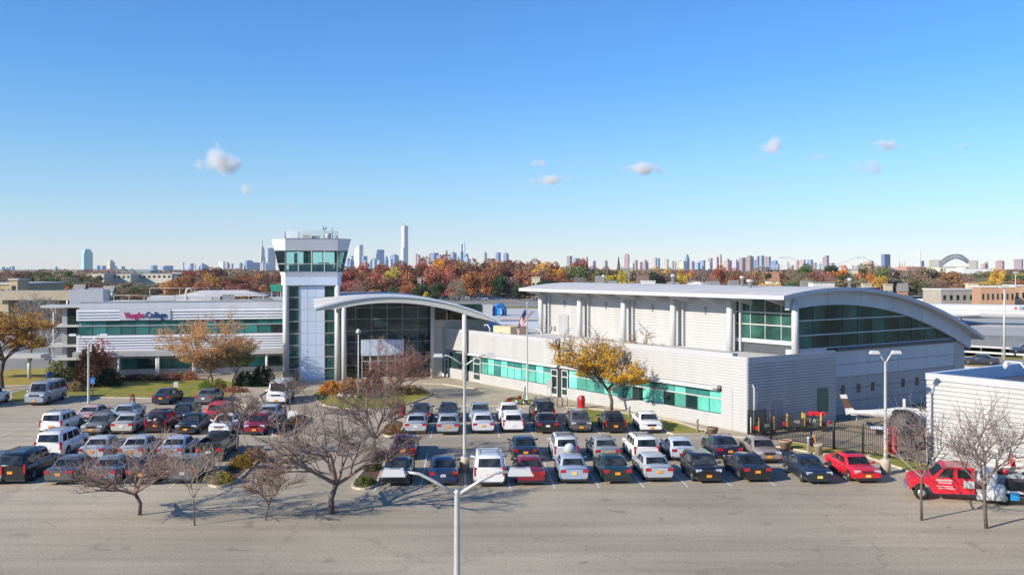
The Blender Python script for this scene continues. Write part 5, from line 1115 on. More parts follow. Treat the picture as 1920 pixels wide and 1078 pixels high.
prof_ = [(0,510),(60,509),(100,506),(130,502),(150,508),(180,514),(230,521),(300,521),(340,516),(380,503),(400,503),(430,512),(460,513),(500,502),(520,505),(560,510),(650,499),(670,495),(700,492),(740,494),(760,485),(790,488),(800,483),(830,480),(860,488),(880,487),(900,479),(930,487),(960,490),(985,486),(1020,486),(1050,496),(1070,492),(1090,488),(1110,499),(1130,496),(1200,498),(1240,498),(1290,500),(1340,503),(1350,498),(1370,503),(1420,502),(1500,498),(1530,501),(1600,500),(1640,493),(1660,493),(1680,503),(1720,506),(1750,502),(1780,506),(1820,511),(1860,508),(1900,508),(2000,508)]
def topy(x):
    for (a, ya), (b, yb) in zip(prof_, prof_[1:]):
        if a <= x <= b: return ya + (yb-ya)*(x-a)/(b-a)
    return 508
rt_ = random.Random(5); NT = 0
def far_tree(px, ty, Y, wpx, kname, dens=None, spire=False, base=None):
    c = KIND[kname]; j = [max(.01, v * rt_.uniform(.92,1.32)) for v in c]; top = XZ(px, ty, Y); hgt = max(3.0, top.z); w = wpx * Y / F / 2
    reg = 'behind the academic building' if px < 520 else 'between the tower and the hangar' if px < 1000 else 'above the long hangar roof' if px < 1480 else 'beyond the arched hangar end'
    row = 'back row of' if Y > 580 else 'middle of' if Y > 440 else 'front of'
    lab = f'{kname} {"spruce" if spire else "tree"} in the {row} the woods {reg}'
    t = thing('spruce_tree' if spire else 'belt_tree', lab, 'tree', (top.x, Y, 0), rt_.uniform(0, 6.28), lab.replace(' tree ', ' trees '))
    me = CP if spire else (rt_.choice(CS) if kname in ('brown','grey brown') and rt_.random() < .55 else rt_.choice(CR))
    link('crown', me, t, color=j, scale=(w*1.28, w*1.28, hgt*1.03)); link('trunk', TK, t, scale=(hgt*.9, hgt*.9, hgt)); return t
def pick(x):
    if x < 330: w = (('brown',6),('grey brown',4),('olive',3),('maroon',2),('deep red',1),('green',1))
    elif x < 640: w = (('maroon',4),('rust orange',4),('brown',3),('deep red',3),('grey brown',1),('olive',1))
    elif x < 1060: w = (('deep red',6),('rust orange',3),('maroon',5),('brown',2),('rose red',2),('olive',1),('golden',1))
    elif x < 1200: w = (('brown',4),('olive',3),('deep red',2),('golden',1),('grey brown',2))
    else: w = (('brown',7),('grey brown',5),('rust orange',2),('olive',2),('green',1),('golden',1),('deep red',1),('dark green',1))
    b = [k for k, n in w for _ in range(n)]; return rt_.choice(b)
for Y, off, step, jy in ((620, 0, 31, 2), (545, 7, 31, 4), (480, 15, 33, 6), (425, 26, 36, 6), (370, 38, 44, 6)):
    x = -20 + rt_.uniform(0, 20)
    while x < 1960:
        if not ((160 < x < 430 and Y > 600 and topy(x) > 515) or (x > 1640 and off > 16) or (x > 620 and off > 30) or (1000 < x < 1700 and off > 30)):
            far_tree(x, topy(x) + off + rt_.uniform(-jy*.4, jy), Y, rt_.uniform(40, 64), pick(x))
        x += step * rt_.uniform(.8, 1.2)
for px, ty, Y, w, k in ((398,514,470,34,'golden'),(345,519,440,50,'rust orange'),(320,530,415,40,'vivid orange'),(380,533,400,90,'deep red'),(440,531,405,60,'deep red'),(488,508,500,40,'rust orange'),(960,492,560,46,'olive'),(1168,509,410,22,'golden'),(1240,497,560,36,'golden'),(1286,501,540,34,'vivid orange'),
        (1582,500,500,26,'vivid orange'),(1635,508,430,20,'vivid orange'),(1870,500,520,30,'golden'),(1505,497,560,34,'green'),(865,494,520,40,'rust orange'),(803,503,470,34,'rust orange'),(735,504,460,44,'golden'),(710,514,430,36,'rose red'),(920,505,450,48,'rust orange'),(1345,500,520,34,'deep red'),
        (790,528,400,40,'dark green'),(820,530,390,36,'dark green'),(740,534,385,30,'green'),(935,518,420,36,'dark green'),(1020,528,400,50,'dark green'),(975,528,395,40,'dark green'),(760,536,360,26,'rust orange'),(700,540,350,40,'rust orange'),(670,530,380,46,'brown'),(860,519,400,44,'grey brown'),(798,548,300,16,'golden'),
        (1655,497,470,44,'olive'),(1225,512,430,20,'dark green'),(55,512,450,20,'green'),(125,532,380,16,'vivid orange'),(1440,508,470,20,'dark green'),(1650,520,400,30,'golden')):
    far_tree(px, ty, Y, w, k)
far_tree(1160, 485, 600, 14, 'dark green', spire=True)
# ================================================================ STREET FURNITURE AND EQUIPMENT
def lamp(label, base, zf, za, half, head=.68, conc=True, rot=0, r=.11, arms=(1, -1), name='street_lamp'):
    t = thing(name, label, 'street lamp', base, rot)
    z0 = .95 if conc else .1
    if conc: MB().lathe([(.33,0),(.33,.86),(.28,.95)], (0,0,0), 12).build('concrete_base', M['kerb'], t)
    p = MB().lathe([(r*1.15,z0),(r*1.0,z0+.3),(r*.72,zf),(r*.8,zf+.06),(r*.5,zf+.12)], (0,0,0), 12); p.lathe([(r*2,z0),(r*2,z0+.05)], (0,0,0), 10); p.build('pole', M['galv'], t)
    if conc: MB().lathe([(r*1.06,z0+.55),(r*1.06,z0+.64)], (0,0,0), 12).build('yellow_band', M['obj'], t, color=(.75,.5,.03))
    for s in arms:
        MB().tube([(0,0,zf-.05),(s*half*.35,0,zf+(za-zf)*.55),(s*half*.6,0,za-.05),(s*(half-head*.5),0,za)], [.055,.05,.045,.04], 8).build('arm', M['galv'], t)
        c = s * half; h = MB(); a, b = c - head/2, c + head/2
        o_, i_ = (b, a) if s > 0 else (a, b)
        h.hexa([(a,-.18,za-.10),(b,-.18,za-.10),(b,.18,za-.10),(a,.18,za-.10)], [(a+.08,-.13,za+.10),(b-.08,-.13,za+.10),(b-.08,.13,za+.10),(a+.08,.13,za+.10)]); hd = h.build('lamp_head', M['wcol'], t)
        MB().box(a+.03, b-.03, -.15, .15, za-.125, za-.102).build('lens', M['galv'], hd)
        g_ = MB()
        for k in range(7): xx = c - s*.02 - .14 + .045*k; g_.box(xx, xx+.02, -.08, .08, za+.101, za+.112)
        g_.build('cooling_fins', M['grey'], hd)
    return t
q = P(871, 884); lamp('tall twin-arm lamp on a concrete base in the middle of the lot', q, 6.95, 7.6, 1.72, rot=A0)
lamp('nearest twin-arm lamp with two big white heads, its pole cut by the frame', Vector(((857-CX)*27/F, 27, 0)), 6.72, 7.35, 1.83, .72, rot=A0*.5)
q = P(1660, 888); lamp('twin-arm lamp beside the bright red sedan and the black fence', q, 7.15, 7.85, .72, .62, rot=A0)
q = P(166, 764); lamp('twin-arm lamp standing among the far left cars, before the red-topped bush', q, 6.05, 6.95, 1.45, .75, conc=False, r=.12, rot=A0)
t = thing('post_lamp', 'slim white post lamp with a half-dome head on the island', 'post lamp', P(672, 745, .1))
MB().lathe([(.07,0),(.055,6.6)], (0,0,0), 10).build('pole', M['wcol'], t); MB().lathe([(.26,6.6),(.27,6.68),(.2,6.9),(.05,7.02)], (0,0,0), 16).build('lamp_shade', M['wcol'], t)
for px, py, zt_, lab in ((1883, 674, 10.5, 'tall lamp post on the parkway verge beyond the workshop'), (1903, 668, 22, 'very tall mast lamp by the parkway at the edge')):
    if zt_ > 20: q = XZ(1904, 512, 300); q = Vector((q.x, 300, 0)); zt_ = 12.0
    else: q = P(px, py)
    t = thing('highway_lamp', lab, 'street lamp', q); MB().lathe([(.18,0),(.10,zt_)], (0,0,0), 8).build('pole', M['wcol'], t); MB().box(-.7, .7, -.25, .25, zt_, zt_+.35).build('lamp_head', M['soffit'], t)
# flagpole and flag
fp = thing('flagpole', 'white flagpole standing on the grass by the motorcycle', 'flagpole', P(988.5, 749, .17))
MB().lathe([(.28,0),(.28,.06),(.10,.12),(.09,.5),(.05,9.6),(.09,9.65),(.02,9.8)], (0,0,0), 12).build('pole', M['wcol'], fp)
fl = MB(); nu, nv = 26, 14; fmat = []
fx0, fz0 = -.06, 9.05
def fpt(i, j):                                              # hanging limp flag: fly end droops down
    u, v = i / nu, j / nv; x = fx0 - .95*u**.8 - .05*math.sin(v*9+u*5); z = fz0 - 1.15*v - 1.75*u**1.25 + .05*math.sin(u*14); y = .16*math.sin(u*11 + v*3) * (u*.9+.1); return (x*.98 + .25*v*u*.0, y, z)
for j in range(nv + 1):
    for i in range(nu + 1): fl.v.append(fpt(i, j))
for j in range(nv):
    for i in range(nu): fl.f.append([j*(nu+1)+i, j*(nu+1)+i+1, (j+1)*(nu+1)+i+1, (j+1)*(nu+1)+i]); fl.m.append(2 if (j < 7.5 and i < nu*.4) else (j*13//nv) % 2); fl.sm.append(True)
fo = fl.build('flag', [mat('flag_red', (.45,.02,.03), .8, 0, .1), mat('flag_white', (.70,.68,.66), .8, 0, .05), mat('flag_blue', (.03,.05,.18), .8, 0, .05)], None, loc=fp.location)
tag(fo, 'striped red and white national flag with blue canton hanging limp on the pole', 'flag')
stt = MB()
for j in range(5):
    for i in range(6): p = Vector(fpt(1.2+i*1.5, .9+j*1.4)); stt.lathe([(.0,0),(.028,.0)], tuple(p+Vector((0,-.025,0))), 5)
stt.xf(Matrix.Identity(4)); stt.build('star', M['wcol'], fo)['kind'] = 'stuff'
# litter bins, barrel, bollards, signs
def bin_(name, label, pos, m, r=.29, h=.8, cat='litter bin', dome=True):
    t = thing(name, label, cat, pos); MB().lathe([(r*.92,0),(r*.96,.03),(r,h-.08),(r*1.12,h-.06),(r*1.12,h)], (0,0,0), 18).build('body', m, t)
    if dome: l = MB().lathe([(r*1.08,h+.001),(r*1.05,h+.1),(r*.92,h+.14),(r*.92,h+.30),(r*.8,h+.37),(r*.2,h+.40)], (0,0,0), 18).build('lid', m, t); MB().box(-r*.4, r*.4, -r*.98, -r*.85, h+.13, h+.27).build('flap', M['plastic'], l)
    return t
bin_('litter_bin', 'bright red litter bin with domed lid beside the yellow tree', P(1091, 765, .1), M['red'], .30)
bin_('litter_bin', 'dark red litter bin at the corner of the silver sedan and the small bed', P(754, 782), mat('dull_red', (.40,.01,.03), .5), .32, .8)
bin_('litter_bin', 'blue litter bin with grey top under the walkway canopy', P(93, 719), mat('blue_bin', (.02,.17,.45), .5), .33, .95)
def bollard(label, pos, h=.95): 
    t = thing('bollard', label, 'bollard', pos); MB().lathe([(.10,0),(.10,h),(.12,h+.01),(.12,h+.09),(.08,h+.12)], (0,0,0), 14).build('post', M['wcol'], t); return t
bollard('white bollard beside the red domed litter bin', P(1083, 764, .1)); bollard('white bollard between the yellow tree and the white sedan', P(1180, 783, .1)); bollard('white bollard on the grass in front of the last teal windows', P(1307.5, 808.5, .1)); bollard('white bollard next to the foot of the flagpole', P(984, 744, .1), 1.0)
bollard('white bollard wrapped by the orange and blue hose, by the gate', P(1516, 848, .1), 1.0); bollard('white bollard in front of the workshop, behind the red truck cab', P(1751, 886), .9)
t = thing('traffic_barrel', 'orange and white striped traffic barrel on the asphalt before the lawn', 'barrel', P(248.5, 758))
om = mat('barrel_orange', (.75,.11,.02), .55)
for k, (z0, z1) in enumerate(((0,.2),(.2,.38),(.38,.56),(.56,.74),(.74,.95))): MB().lathe([(.29-.02*k,z0),(.275-.02*k,z1)], (0,0,0), 18).build('band', M['wcol'] if k in (1, 3) else om, t)
MB().box(-.1,.1,-.02,.02,.95,1.06).build('handle', om, t); MB().lathe([(.36,0),(.34,.06)], (0,0,0), 16).build('base', M['rubber'], t)
t = thing('parking_sign', 'blue disabled-parking sign on a red post near the lamp pole', 'sign', P(174, 741, .1))
MB().tube([(0,0,0),(0,0,1.25)], .035, 6).build('post', mat('red_post', (.4,.05,.05), .6), t)
sb_ = MB().box(-.23,.23,-.05,-.03,1.2,1.85).build('panel', mat('sign_blue', (.03,.17,.5), .4), t)
wsg = MB(); wsg.lathe([(.0,0),(.045,0)], (0,0,0), 10); wsg.xf(Matrix.Translation((-.03,-.055,1.72)) @ Matrix.Rotation(math.pi/2, 4, 'X')); wsg.tube([(-.02,-.056,1.66),(-.02,-.056,1.5),(.08,-.056,1.5),(.13,-.056,1.38)], .02, 4); wsg.tube([(.03+.11*math.cos(a), -.056, 1.42+.11*math.sin(a)) for a in [math.pi*(.6+.12*k) for k in range(11)]], .014, 4); wsg.build('wheelchair_symbol', M['wcol'], sb_)
t = thing('notice_sign', 'small white notice sign on a dark post beside the navy sedan', 'sign', P(330, 743, .1))
MB().tube([(0,0,0),(0,0,1.0)], .035, 6).build('post', M['black'], t); sp = MB().box(-.22,.22,-.04,-.02,.95,1.5).build('panel', M['wcol'], t); MB().box(-.05,.06,-.05,-.041,1.1,1.25).build('printed_mark', M['grey'], sp)
t = thing('notice_board', 'white box on thin legs beside the wing door', 'notice board', P(1030, 744, .1))
MB().box(-.28,.28,-.1,.15,.95,1.75).build('cabinet', M['wcol'], t)
for x in (-.2,.2): MB().tube([(x,0,0),(x,0,.95)], .03, 6).build('leg', M['galv'], t)
t = thing('parking_meter_board', 'grey tilted board lying against the dark shrub bed', 'board', P(547, 793)); MB().hexa([(-.45,0,0),(.45,0,0),(.45,.06,0),(-.45,.06,0)], [(-.4,.35,1.0),(.4,.35,1.0),(.4,.4,1.0),(-.4,.4,1.0)]).build('panel', M['soffit'], t)
# planters
def planter(label, pos, r=.45, h=.78, m=None):
    t = thing('planter', label, 'planter', pos); MB().lathe([(r*.68,0),(r*.94,h-.14),(r,h-.13),(r,h),(r*.9,h),(r*.88,h-.08),(.02,h-.08)], (0,0,0), 20).build('pot', m or mat('terracotta', (.22,.15,.10), .85, 0, .2, 5), t)
    MB().lathe([(r*.86,h-.07),(.01,h-.05)], (0,0,0), 16).build('soil', M['mulch'], t)
planter('brown planter at the pavement corner beyond the lawn tip', P(1336, 819), .46); planter('tan round planter near the open gate behind the taupe sedan', P(1473, 843), .48, .72, mat('tan_pot', (.38,.26,.16), .85, 0, .15, 5)); planter('cream urn by the blue-black coupe', P(1534, 852), .33, .75, M['concrete'])
# bike racks and bicycles
for i, px in enumerate((1040, 1049.5, 1059.5)):
    t = thing('bike_rack', f'{("dark hoop bike rack nearest the parked bicycles", "middle hoop of the three free bike racks", "hoop bike rack nearest the red litter bin")[i]}', 'bike rack', P(px, 762.5, .1), math.radians(15), 'hoop bike racks by the walkway')
    MB().tube([(-.24,0,0),(-.24,0,.75)] + [(-.24*math.cos(a), 0, .75+.22*math.sin(a)) for a in [math.pi*k/8 for k in range(1, 8)]] + [(.24,0,.75),(.24,0,0)], .035, 8).build('hoop', mat('bronze%d' % i, (.12,.10,.08), .5), t)
def torus(mb, c, Rr, r, ax='Y', n=22, k=6, m=0):
    vs = []; 
    for i in range(n):
        a = 2*math.pi*i/n
        for j in range(k):
            b = 2*math.pi*j/k; q = (Rr + r*math.cos(b)); p = (q*math.cos(a), r*math.sin(b), q*math.sin(a)) if ax == 'Y' else (r*math.sin(b), q*math.cos(a), q*math.sin(a))
            vs.append((c[0]+p[0], c[1]+p[1], c[2]+p[2]))
    return mb.add(vs, [(i*k+j, i*k+(j+1)%k, ((i+1)%n)*k+(j+1)%k, ((i+1)%n)*k+j) for i in range(n) for j in range(k)], m, True)
def bike(label, pos, rz_):
    t = thing('bicycle', label, 'bicycle', pos, rz_); 
    for x in (-.5, .5): torus(MB(), (0,0,0), .31, .022).build('wheel', M['rubber'], t, loc=(x, 0, .34))
    f = MB(); f.tube([(-.5,0,.34),(-.12,0,.32),(.38,0,.78),(-.22,0,.80),(-.12,0,.32)], .02, 6); f.tube([(-.5,0,.34),(-.22,0,.80)], .015, 5); f.tube([(.5,0,.34),(.36,0,.9)], .02, 6); f.build('frame', M['dkgrey'], t)
    MB().tube([(.3,-.26,.95),(.38,-.1,.92),(.38,.1,.92),(.3,.26,.95)], .016, 5).build('handlebar', M['black'], t); MB().hexa([(-.36,-.07,.88),(-.12,-.03,.88),(-.12,.03,.88),(-.36,.07,.88)], [(-.36,-.07,.92),(-.12,-.03,.92),(-.12,.03,.92),(-.36,.07,.92)]).build('saddle', M['black'], t)
bike('bicycle leaning at the racks just right of the flagpole', P(1009, 761, .1), .2); bike('second bicycle, between the first one and the hoops', P(1026, 761.5, .1), .35)
mc = thing('motorcycle', 'dark red chromed touring motorcycle beside the flagpole lawn', 'motorcycle', P(968, 761.5), math.radians(4))
for x in (-.72, .82): 
    torus(MB(), (0,0,0), .27, .06, n=24, k=8).build('wheel', M['rubber'], mc, loc=(x, 0, .32)); MB().lathe([(.02,-.03),(.2,-.03),(.2,.03),(.02,.03)], (0,0,0), 14).xf(Matrix.Rotation(math.pi/2, 4, 'X')).build('rim', M['rim'], mc, loc=(x, 0, .32))
mrd = mat('cycle_red', (.22,.01,.015), .25, 0, .05, coat=.8)
f = MB(); f.tube([(.0,0,.78),(.15,0,.86),(.42,0,.84),(.5,0,.78)], [.08,.17,.16,.06], 12); f.build('fuel_tank', mrd, mc)
f = MB(); f.tube([(-1.02,0,.62),(-.8,0,.72),(-.5,0,.62)], [.06,.12,.08], 8); f.box(-.95,-.5,-.28,.28,.42,.68); f.build('saddlebag', mrd, mc)
f = MB(); f.hexa([(-.62,-.15,.66),(-.02,-.12,.70),(-.02,.12,.70),(-.62,.15,.66)], [(-.66,-.14,.86),(-.05,-.1,.80),(-.05,.1,.80),(-.66,.14,.86)]); f.build('seat', M['plastic'], mc)
f = MB(); f.lathe([(.1,.22),(.2,.24),(.22,.55),(.12,.6)], (.1,0,0), 10); f.tube([(.1,.18,.3),(-.3,.2,.26),(-.95,.22,.28)], .05, 8); f.build('engine', M['rim'], mc)
f = MB(); f.tube([(.82,-.08,.32),(.52,-.08,.98)], .03, 6); f.tube([(.82,.08,.32),(.52,.08,.98)], .03, 6); f.tube([(.3,-.42,1.08),(.48,-.2,1.05),(.52,0,1.0),(.48,.2,1.05),(.3,.42,1.08)], .022, 6); f.build('fork_and_handlebar', M['rim'], mc)
MB().ico((.64,0,.9), .1, 0, 2).build('headlight', M['head'], mc)
# ---------------------------------------------------------------- fence and gate
fa, fb_ = P(1403, 817), P(1741, 873); fd = (fb_ - fa); fL = fd.length; fr_ = math.atan2(fd.y, fd.x)
fen = thing('picket_fence', 'tall black metal picket fence closing off the equipment yard', 'fence', fa, fr_)
def fu(px):                                                 # distance along the fence for a pixel column
    k = (px-CX)/F; return (k*fa.y - fa.x) / (math.cos(fr_) - k*math.sin(fr_))
FH_ = 2.05; pk = MB().box(-.014,.014,-.014,.014,.08,FH_).mesh('picket', M['black']); posts = [fu(x) for x in (1404, 1445, 1521, 1563, 1618, 1668)] + [fL]
for i, u in enumerate(posts):
    MB().lathe([(.085 if i in (1,3) else .06,0),(.085 if i in (1,3) else .06,FH_+.15),(.02,FH_+.2)], (u, 0, 0), 8).build('post', M['black'], fen)
gate = (fu(1521), fu(1563))
rl = []
for a, b in zip(posts, posts[1:]):
    for z in (.2, 1.55, 1.9): MB().box(a+.05, b-.05, -.025, .025, z-.02, z+.02).build('rail', M['black'], fen)
    n = int((b-a-.16)/.135)
    for k in range(n): link('picket', pk, fen, loc=(a+.12+(b-a-.2)*k/max(1,n-1), 0, 0))
for a, b in ((posts[1], posts[2]), (posts[2], posts[3]), (posts[3], posts[4])):
    MB().tube([(a+.1,-.02,.25),(b-.1,-.02,1.5)], .02, 4).build('brace', M['black'], fen)
fc = thing('picket_fence', 'short black fence between wing corner and the white pipes', 'fence', P(1403, 817), math.radians(20))
for x in (0, 1.6): MB().box(x-.04, x+.04, -.04, .04, 0, FH_).build('post', M['black'], fc)
for z in (.2, 1.9): MB().box(.04, 1.56, -.02, .02, z-.02, z+.02).build('rail', M['black'], fc)
for k in range(10): link('picket', pk, fc, loc=(.15+.145*k, 0, 0))
t = thing('vent_pipes', 'pair of white meter pipes at the corner of the shaded wall', 'pipes', P(1408, 815)); 
for x in (0, .32): MB().tube([(x,0,0),(x,0,1.45 if x == 0 else .9)], .05, 8).build('pipe', M['wcol'], t)
t = thing('hose_post', 'orange and blue hose coil hung by the white bollard', 'hose', P(1525, 847, .1))
for i, (c, x) in enumerate((('orange', .0), ('blue', -.18))): torus(MB(), (x,0,.75), .2 if i == 0 else .16, .07, 'Y', 18, 6).build('hose', mat('hose_'+c, (.65,.25,.03) if i == 0 else (.05,.05,.2), .7), t, scale=(.7,1,1.7), loc=(0,0,-.5))
MB().tube([(.12,0,0),(.12,0,1.25)], .03, 6).build('post', M['galv'], t)
# red equipment behind the fence
def engine_cart(label, pos, rz_=0, red_top=True, L=2.4):
    t = thing('engine_cart', label, 'equipment cart', pos, rz_); MB().box(-L/2,L/2,-.5,.5,.35,.45).build('chassis', M['black'], t)
    for x in (-L/2+.3, L/2-.3):
        for y in (-.5,.5): MB().tube([(x,y-.06,.25),(x,y+.06,.25)], .25, 12).build('wheel', M['rubber'], t)
    MB().box(-.6,.6,-.4,.4,.45,1.05).build('engine_block', M['dkgrey'], t); MB().box(-.2,.3,-.44,-.41,.7,.95).build('cover', M['galv'], t)
    for x in (-.75,.7): MB().box(x-.06,x+.06,-.45,-.35,.4,1.5).build('upright', mat('yellow_post', (.6,.38,.05), .6), t)
    if red_top:
        for k in range(3): MB().tube([(-.2+.45*k,.25,1.3),(-.05+.45*k,-.3,1.42)], [.17,.2], 12).build('cowl', M['red'], t)
    MB().box(-L/2,-L/2+.4,-.35,.35,.45,.75).build('red_box', M['red'], t); MB().tube([(L/2-.1,0,.5),(L/2+.3,0,.85)], .08, 8).build('nozzle', M['red'], t)
    return t
engine_cart('engine test cart with bright red cowls and yellow uprights behind the fence', P(1522, 806), -.3)
engine_cart('smaller dark trolley with a red box left of the cowled cart', P(1489, 808), .1, False, 1.7)
engine_cart('low red trolley glimpsed behind the gate post by the pipes', P(1432, 815), .4, False, 1.6)
t = thing('red_lockers', 'two bright red cylinders standing behind the lamp pole and fence', 'cylinders', P(1676, 857) + Vector((.3,1.2,0)))
for x in (-.22,.22): MB().tube([(x,0,.05),(x,0,.25),(x,0,1.75),(x,0,1.95)], [.2,.2,.2,.08], 14).build('cylinder', M['red'], t)
# jet engine on a stand
je = thing('jet_engine', 'stripped turbofan jet engine on a stand showing its fan blades', 'jet engine', P(1702, 840), math.radians(-42))
R0 = 1.08; zc = 1.78                                         # axis along local +y (to the back), fan facing -y
MB().tube([(0,-.75,zc),(0,-.2,zc)], [R0+.04,R0+.04], 32, caps=False).build('fan_case', M['grey'], je)
MB().tube([(0,-.80,zc),(0,-.72,zc)], [R0+.07,R0+.07], 32, caps=False).build('fan_case_lip', M['rim'], je)
MB().tube([(0,-.25,zc),(0,-.22,zc)], [R0,R0], 32).build('backplate', M['black'], je)
bl = MB().hexa([(-.03,-.50,.30),(.05,-.42,.30),(.05,-.40,.30),(-.03,-.48,.30)], [(-.06,-.60,R0-.02),(.05,-.40,R0-.02),(.05,-.37,R0-.02),(-.06,-.57,R0-.02)]).mesh('fan_blade', M['rim'])
for k in range(30): o = link('fan_blade', bl, je, loc=(0,0,zc)); o.rotation_euler = (0, 2*math.pi*k/30, 0)
MB().tube([(0,-.85,zc),(0,-.7,zc),(0,-.4,zc)], [.02,.2,.32], 18).build('spinner', M['dkgrey'], je)
MB().tube([(0,-.2,zc),(0,.5,zc),(0,1.6,zc),(0,2.6,zc)], [.85,.6,.66,.5], 20).build('core', M['grey'], je)
for k in range(14):
    a = 2*math.pi*k/14 + .2; rr_ = .74+.1*(k%3); MB().tube([(rr_*math.cos(a),-.2,zc+rr_*math.sin(a)),(rr_*.95*math.cos(a+.3),.6,zc+rr_*.95*math.sin(a+.3)),(rr_*math.cos(a+.1),1.9,zc+rr_*math.sin(a+.1))], .045, 6).build('pipe', (M['rim'], M['soffit'], M['brick'])[k%3], je)
for yy, rr_ in ((.35,1.02),(1.1,.98),(1.9,.9)): torus(MB(), (0,yy,zc), rr_, .05, 'Y', 28, 6).build('ring_frame', M['soffit'], je)
f = MB()
for x in (-.7,.7): f.tube([(x,-.3,0),(x*.9,-.3,1.2)], .08, 6); f.tube([(x,1.6,0),(x*.8,1.6,1.4)], .08, 6); f.tube([(x,-.5,.15),(x,2.2,.15)], .09, 6)
f.build('stand', M['red'], je); MB().box(-.5,.5,-.4,.6,.3,.9).build('stand_box', M['dkgrey'], je)
# light aircraft: fuselage on the ground, tail to the left
lp = thing('light_aircraft', 'small white aircraft fuselage with a brown-striped tail fin in the yard', 'light aircraft', P(1671, 806) + Vector((0,.8,0)), math.radians(-14))
zf = [(-3.0,1.25,.14),(-2.4,1.24,.2),(-1.2,1.22,.30),(0,1.22,.44),(.9,1.25,.56),(1.8,1.25,.56),(2.7,1.15,.5),(3.2,1.1,.35)]
MB().tube([(x,0,z) for x,z,r in zf], [r for x,z,r in zf], 18).build('fuselage', M['wcol'], lp)
MB().hexa([(-3.25,-.04,1.0),(-2.35,-.05,1.3),(-2.35,.05,1.3),(-3.25,.04,1.0)], [(-3.35,-.03,1.55),(-2.75,-.04,1.6),(-2.75,.04,1.6),(-3.35,.03,1.55)]).build('rudder_base', M['wcol'], lp)
MB().hexa([(-3.36,-.035,1.56),(-2.76,-.04,1.61),(-2.76,.04,1.61),(-3.36,.035,1.56)], [(-3.62,-.03,2.35),(-3.12,-.03,2.38),(-3.12,.03,2.38),(-3.62,.03,2.35)]).build('tail_fin', mat('brown_fin', (.10,.055,.04), .5), lp)
MB().hexa([(-3.64,-.035,2.36),(-3.10,-.035,2.39),(-3.10,.035,2.39),(-3.64,.035,2.36)], [(-3.75,-.03,2.68),(-3.22,-.03,2.72),(-3.22,.03,2.72),(-3.75,.03,2.68)]).build('tail_fin_cap', M['wcol'], lp)
MB().hexa([(-3.0,-1.5,1.2),(-2.5,-1.5,1.2),(-2.5,1.5,1.2),(-3.0,1.5,1.2)], [(-3.0,-1.5,1.25),(-2.6,-1.5,1.25),(-2.6,1.5,1.25),(-3.0,1.5,1.25)]).build('tailplane', M['wcol'], lp)
for s in (-.5,.5): MB().hexa([(.2,s*1.18,1.35),(1.8,s*1.22,1.35),(1.8,s*1.1,1.35),(.2,s*1.1,1.35)][::int(math.copysign(1,s))], [(.5,s*.98,1.68),(1.6,s*.98,1.68),(1.6,s*.9,1.68),(.5,s*.9,1.68)][::int(math.copysign(1,s))]).build('side_window', M['cglass'], lp)
f = MB(); f.tube([(1.2,-.9,.0),(1.2,-.3,.7)], .04, 6); f.tube([(1.2,.9,.0),(1.2,.3,.7)], .04, 6); f.tube([(-2.4,0,.0),(-2.4,0,1.1)], .05, 6); f.build('landing_gear', M['grey'], lp)
f = MB().box(1.2,1.4,-.1,.1,1.8,2.5).build('mast', M['soffit'], lp)
wg = thing('aircraft_wing_panel', 'detached white wing panel lying low behind the fence', 'wing panel', P(1662, 815), math.radians(-15)); MB().hexa([(-1.2,-.4,.5),(1.2,-.5,.5),(1.2,.5,.5),(-1.2,.4,.5)], [(-1.2,-.35,.6),(1.2,-.45,.62),(1.2,.45,.62),(-1.2,.35,.6)]).build('skin', M['silver'], wg)
MB().box(-.8,.8,-.05,.05,0,.5).build('trestle', M['black'], wg)
# ================================================================ AIRFIELD, PARKWAY AND FAR BACKGROUND
def rail(label, pts, h=.8):
    t = thing('guard_rail', label, 'guard rail', pts[0]); o = Vector(pts[0]); ps = [Vector(p) - o for p in pts]
    mb = MB()
    for a, b in zip(ps, ps[1:]): mb.hexa([a+Vector((0,0,h-.3)), b+Vector((0,0,h-.3)), b+Vector((0,.08,h-.3)), a+Vector((0,.08,h-.3))], [a+Vector((0,0,h)), b+Vector((0,0,h)), b+Vector((0,.08,h)), a+Vector((0,.08,h))])
    mb.build('beam', M['trim'], t)
    a, b = ps[0], ps[-1]; n = 14
    for i in range(n): p = a.lerp(b, i/(n-1)); MB().box(p.x-.05,p.x+.05,p.y+.1,p.y+.2,0,h).build('post', M['galv'], t)
rail('upper white guard rail beside the airfield grass', [P(1560, 642), P(2050, 669)]); rail('lower white guard rail of the parkway median', [P(1560, 652), P(2050, 681)]); rail('white guard rail at the near side of the parkway', [P(1560, 688), P(2050, 708)])
t = thing('airfield_fence', 'thin wire fence with posts along the taxiway grass', 'fence', P(1780, 633)); e = P(2060, 645) - P(1780, 633)
for i in range(12): p = e * (i/11); MB().box(p.x-.04,p.x+.04,p.y-.04,p.y+.04,0,2.2).build('post', M['grey'], t)
for z in (.3, 1.2, 2.1): MB().tube([(0,0,z),(e.x,e.y,z)], .02, 4).build('wire', M['grey'], t)
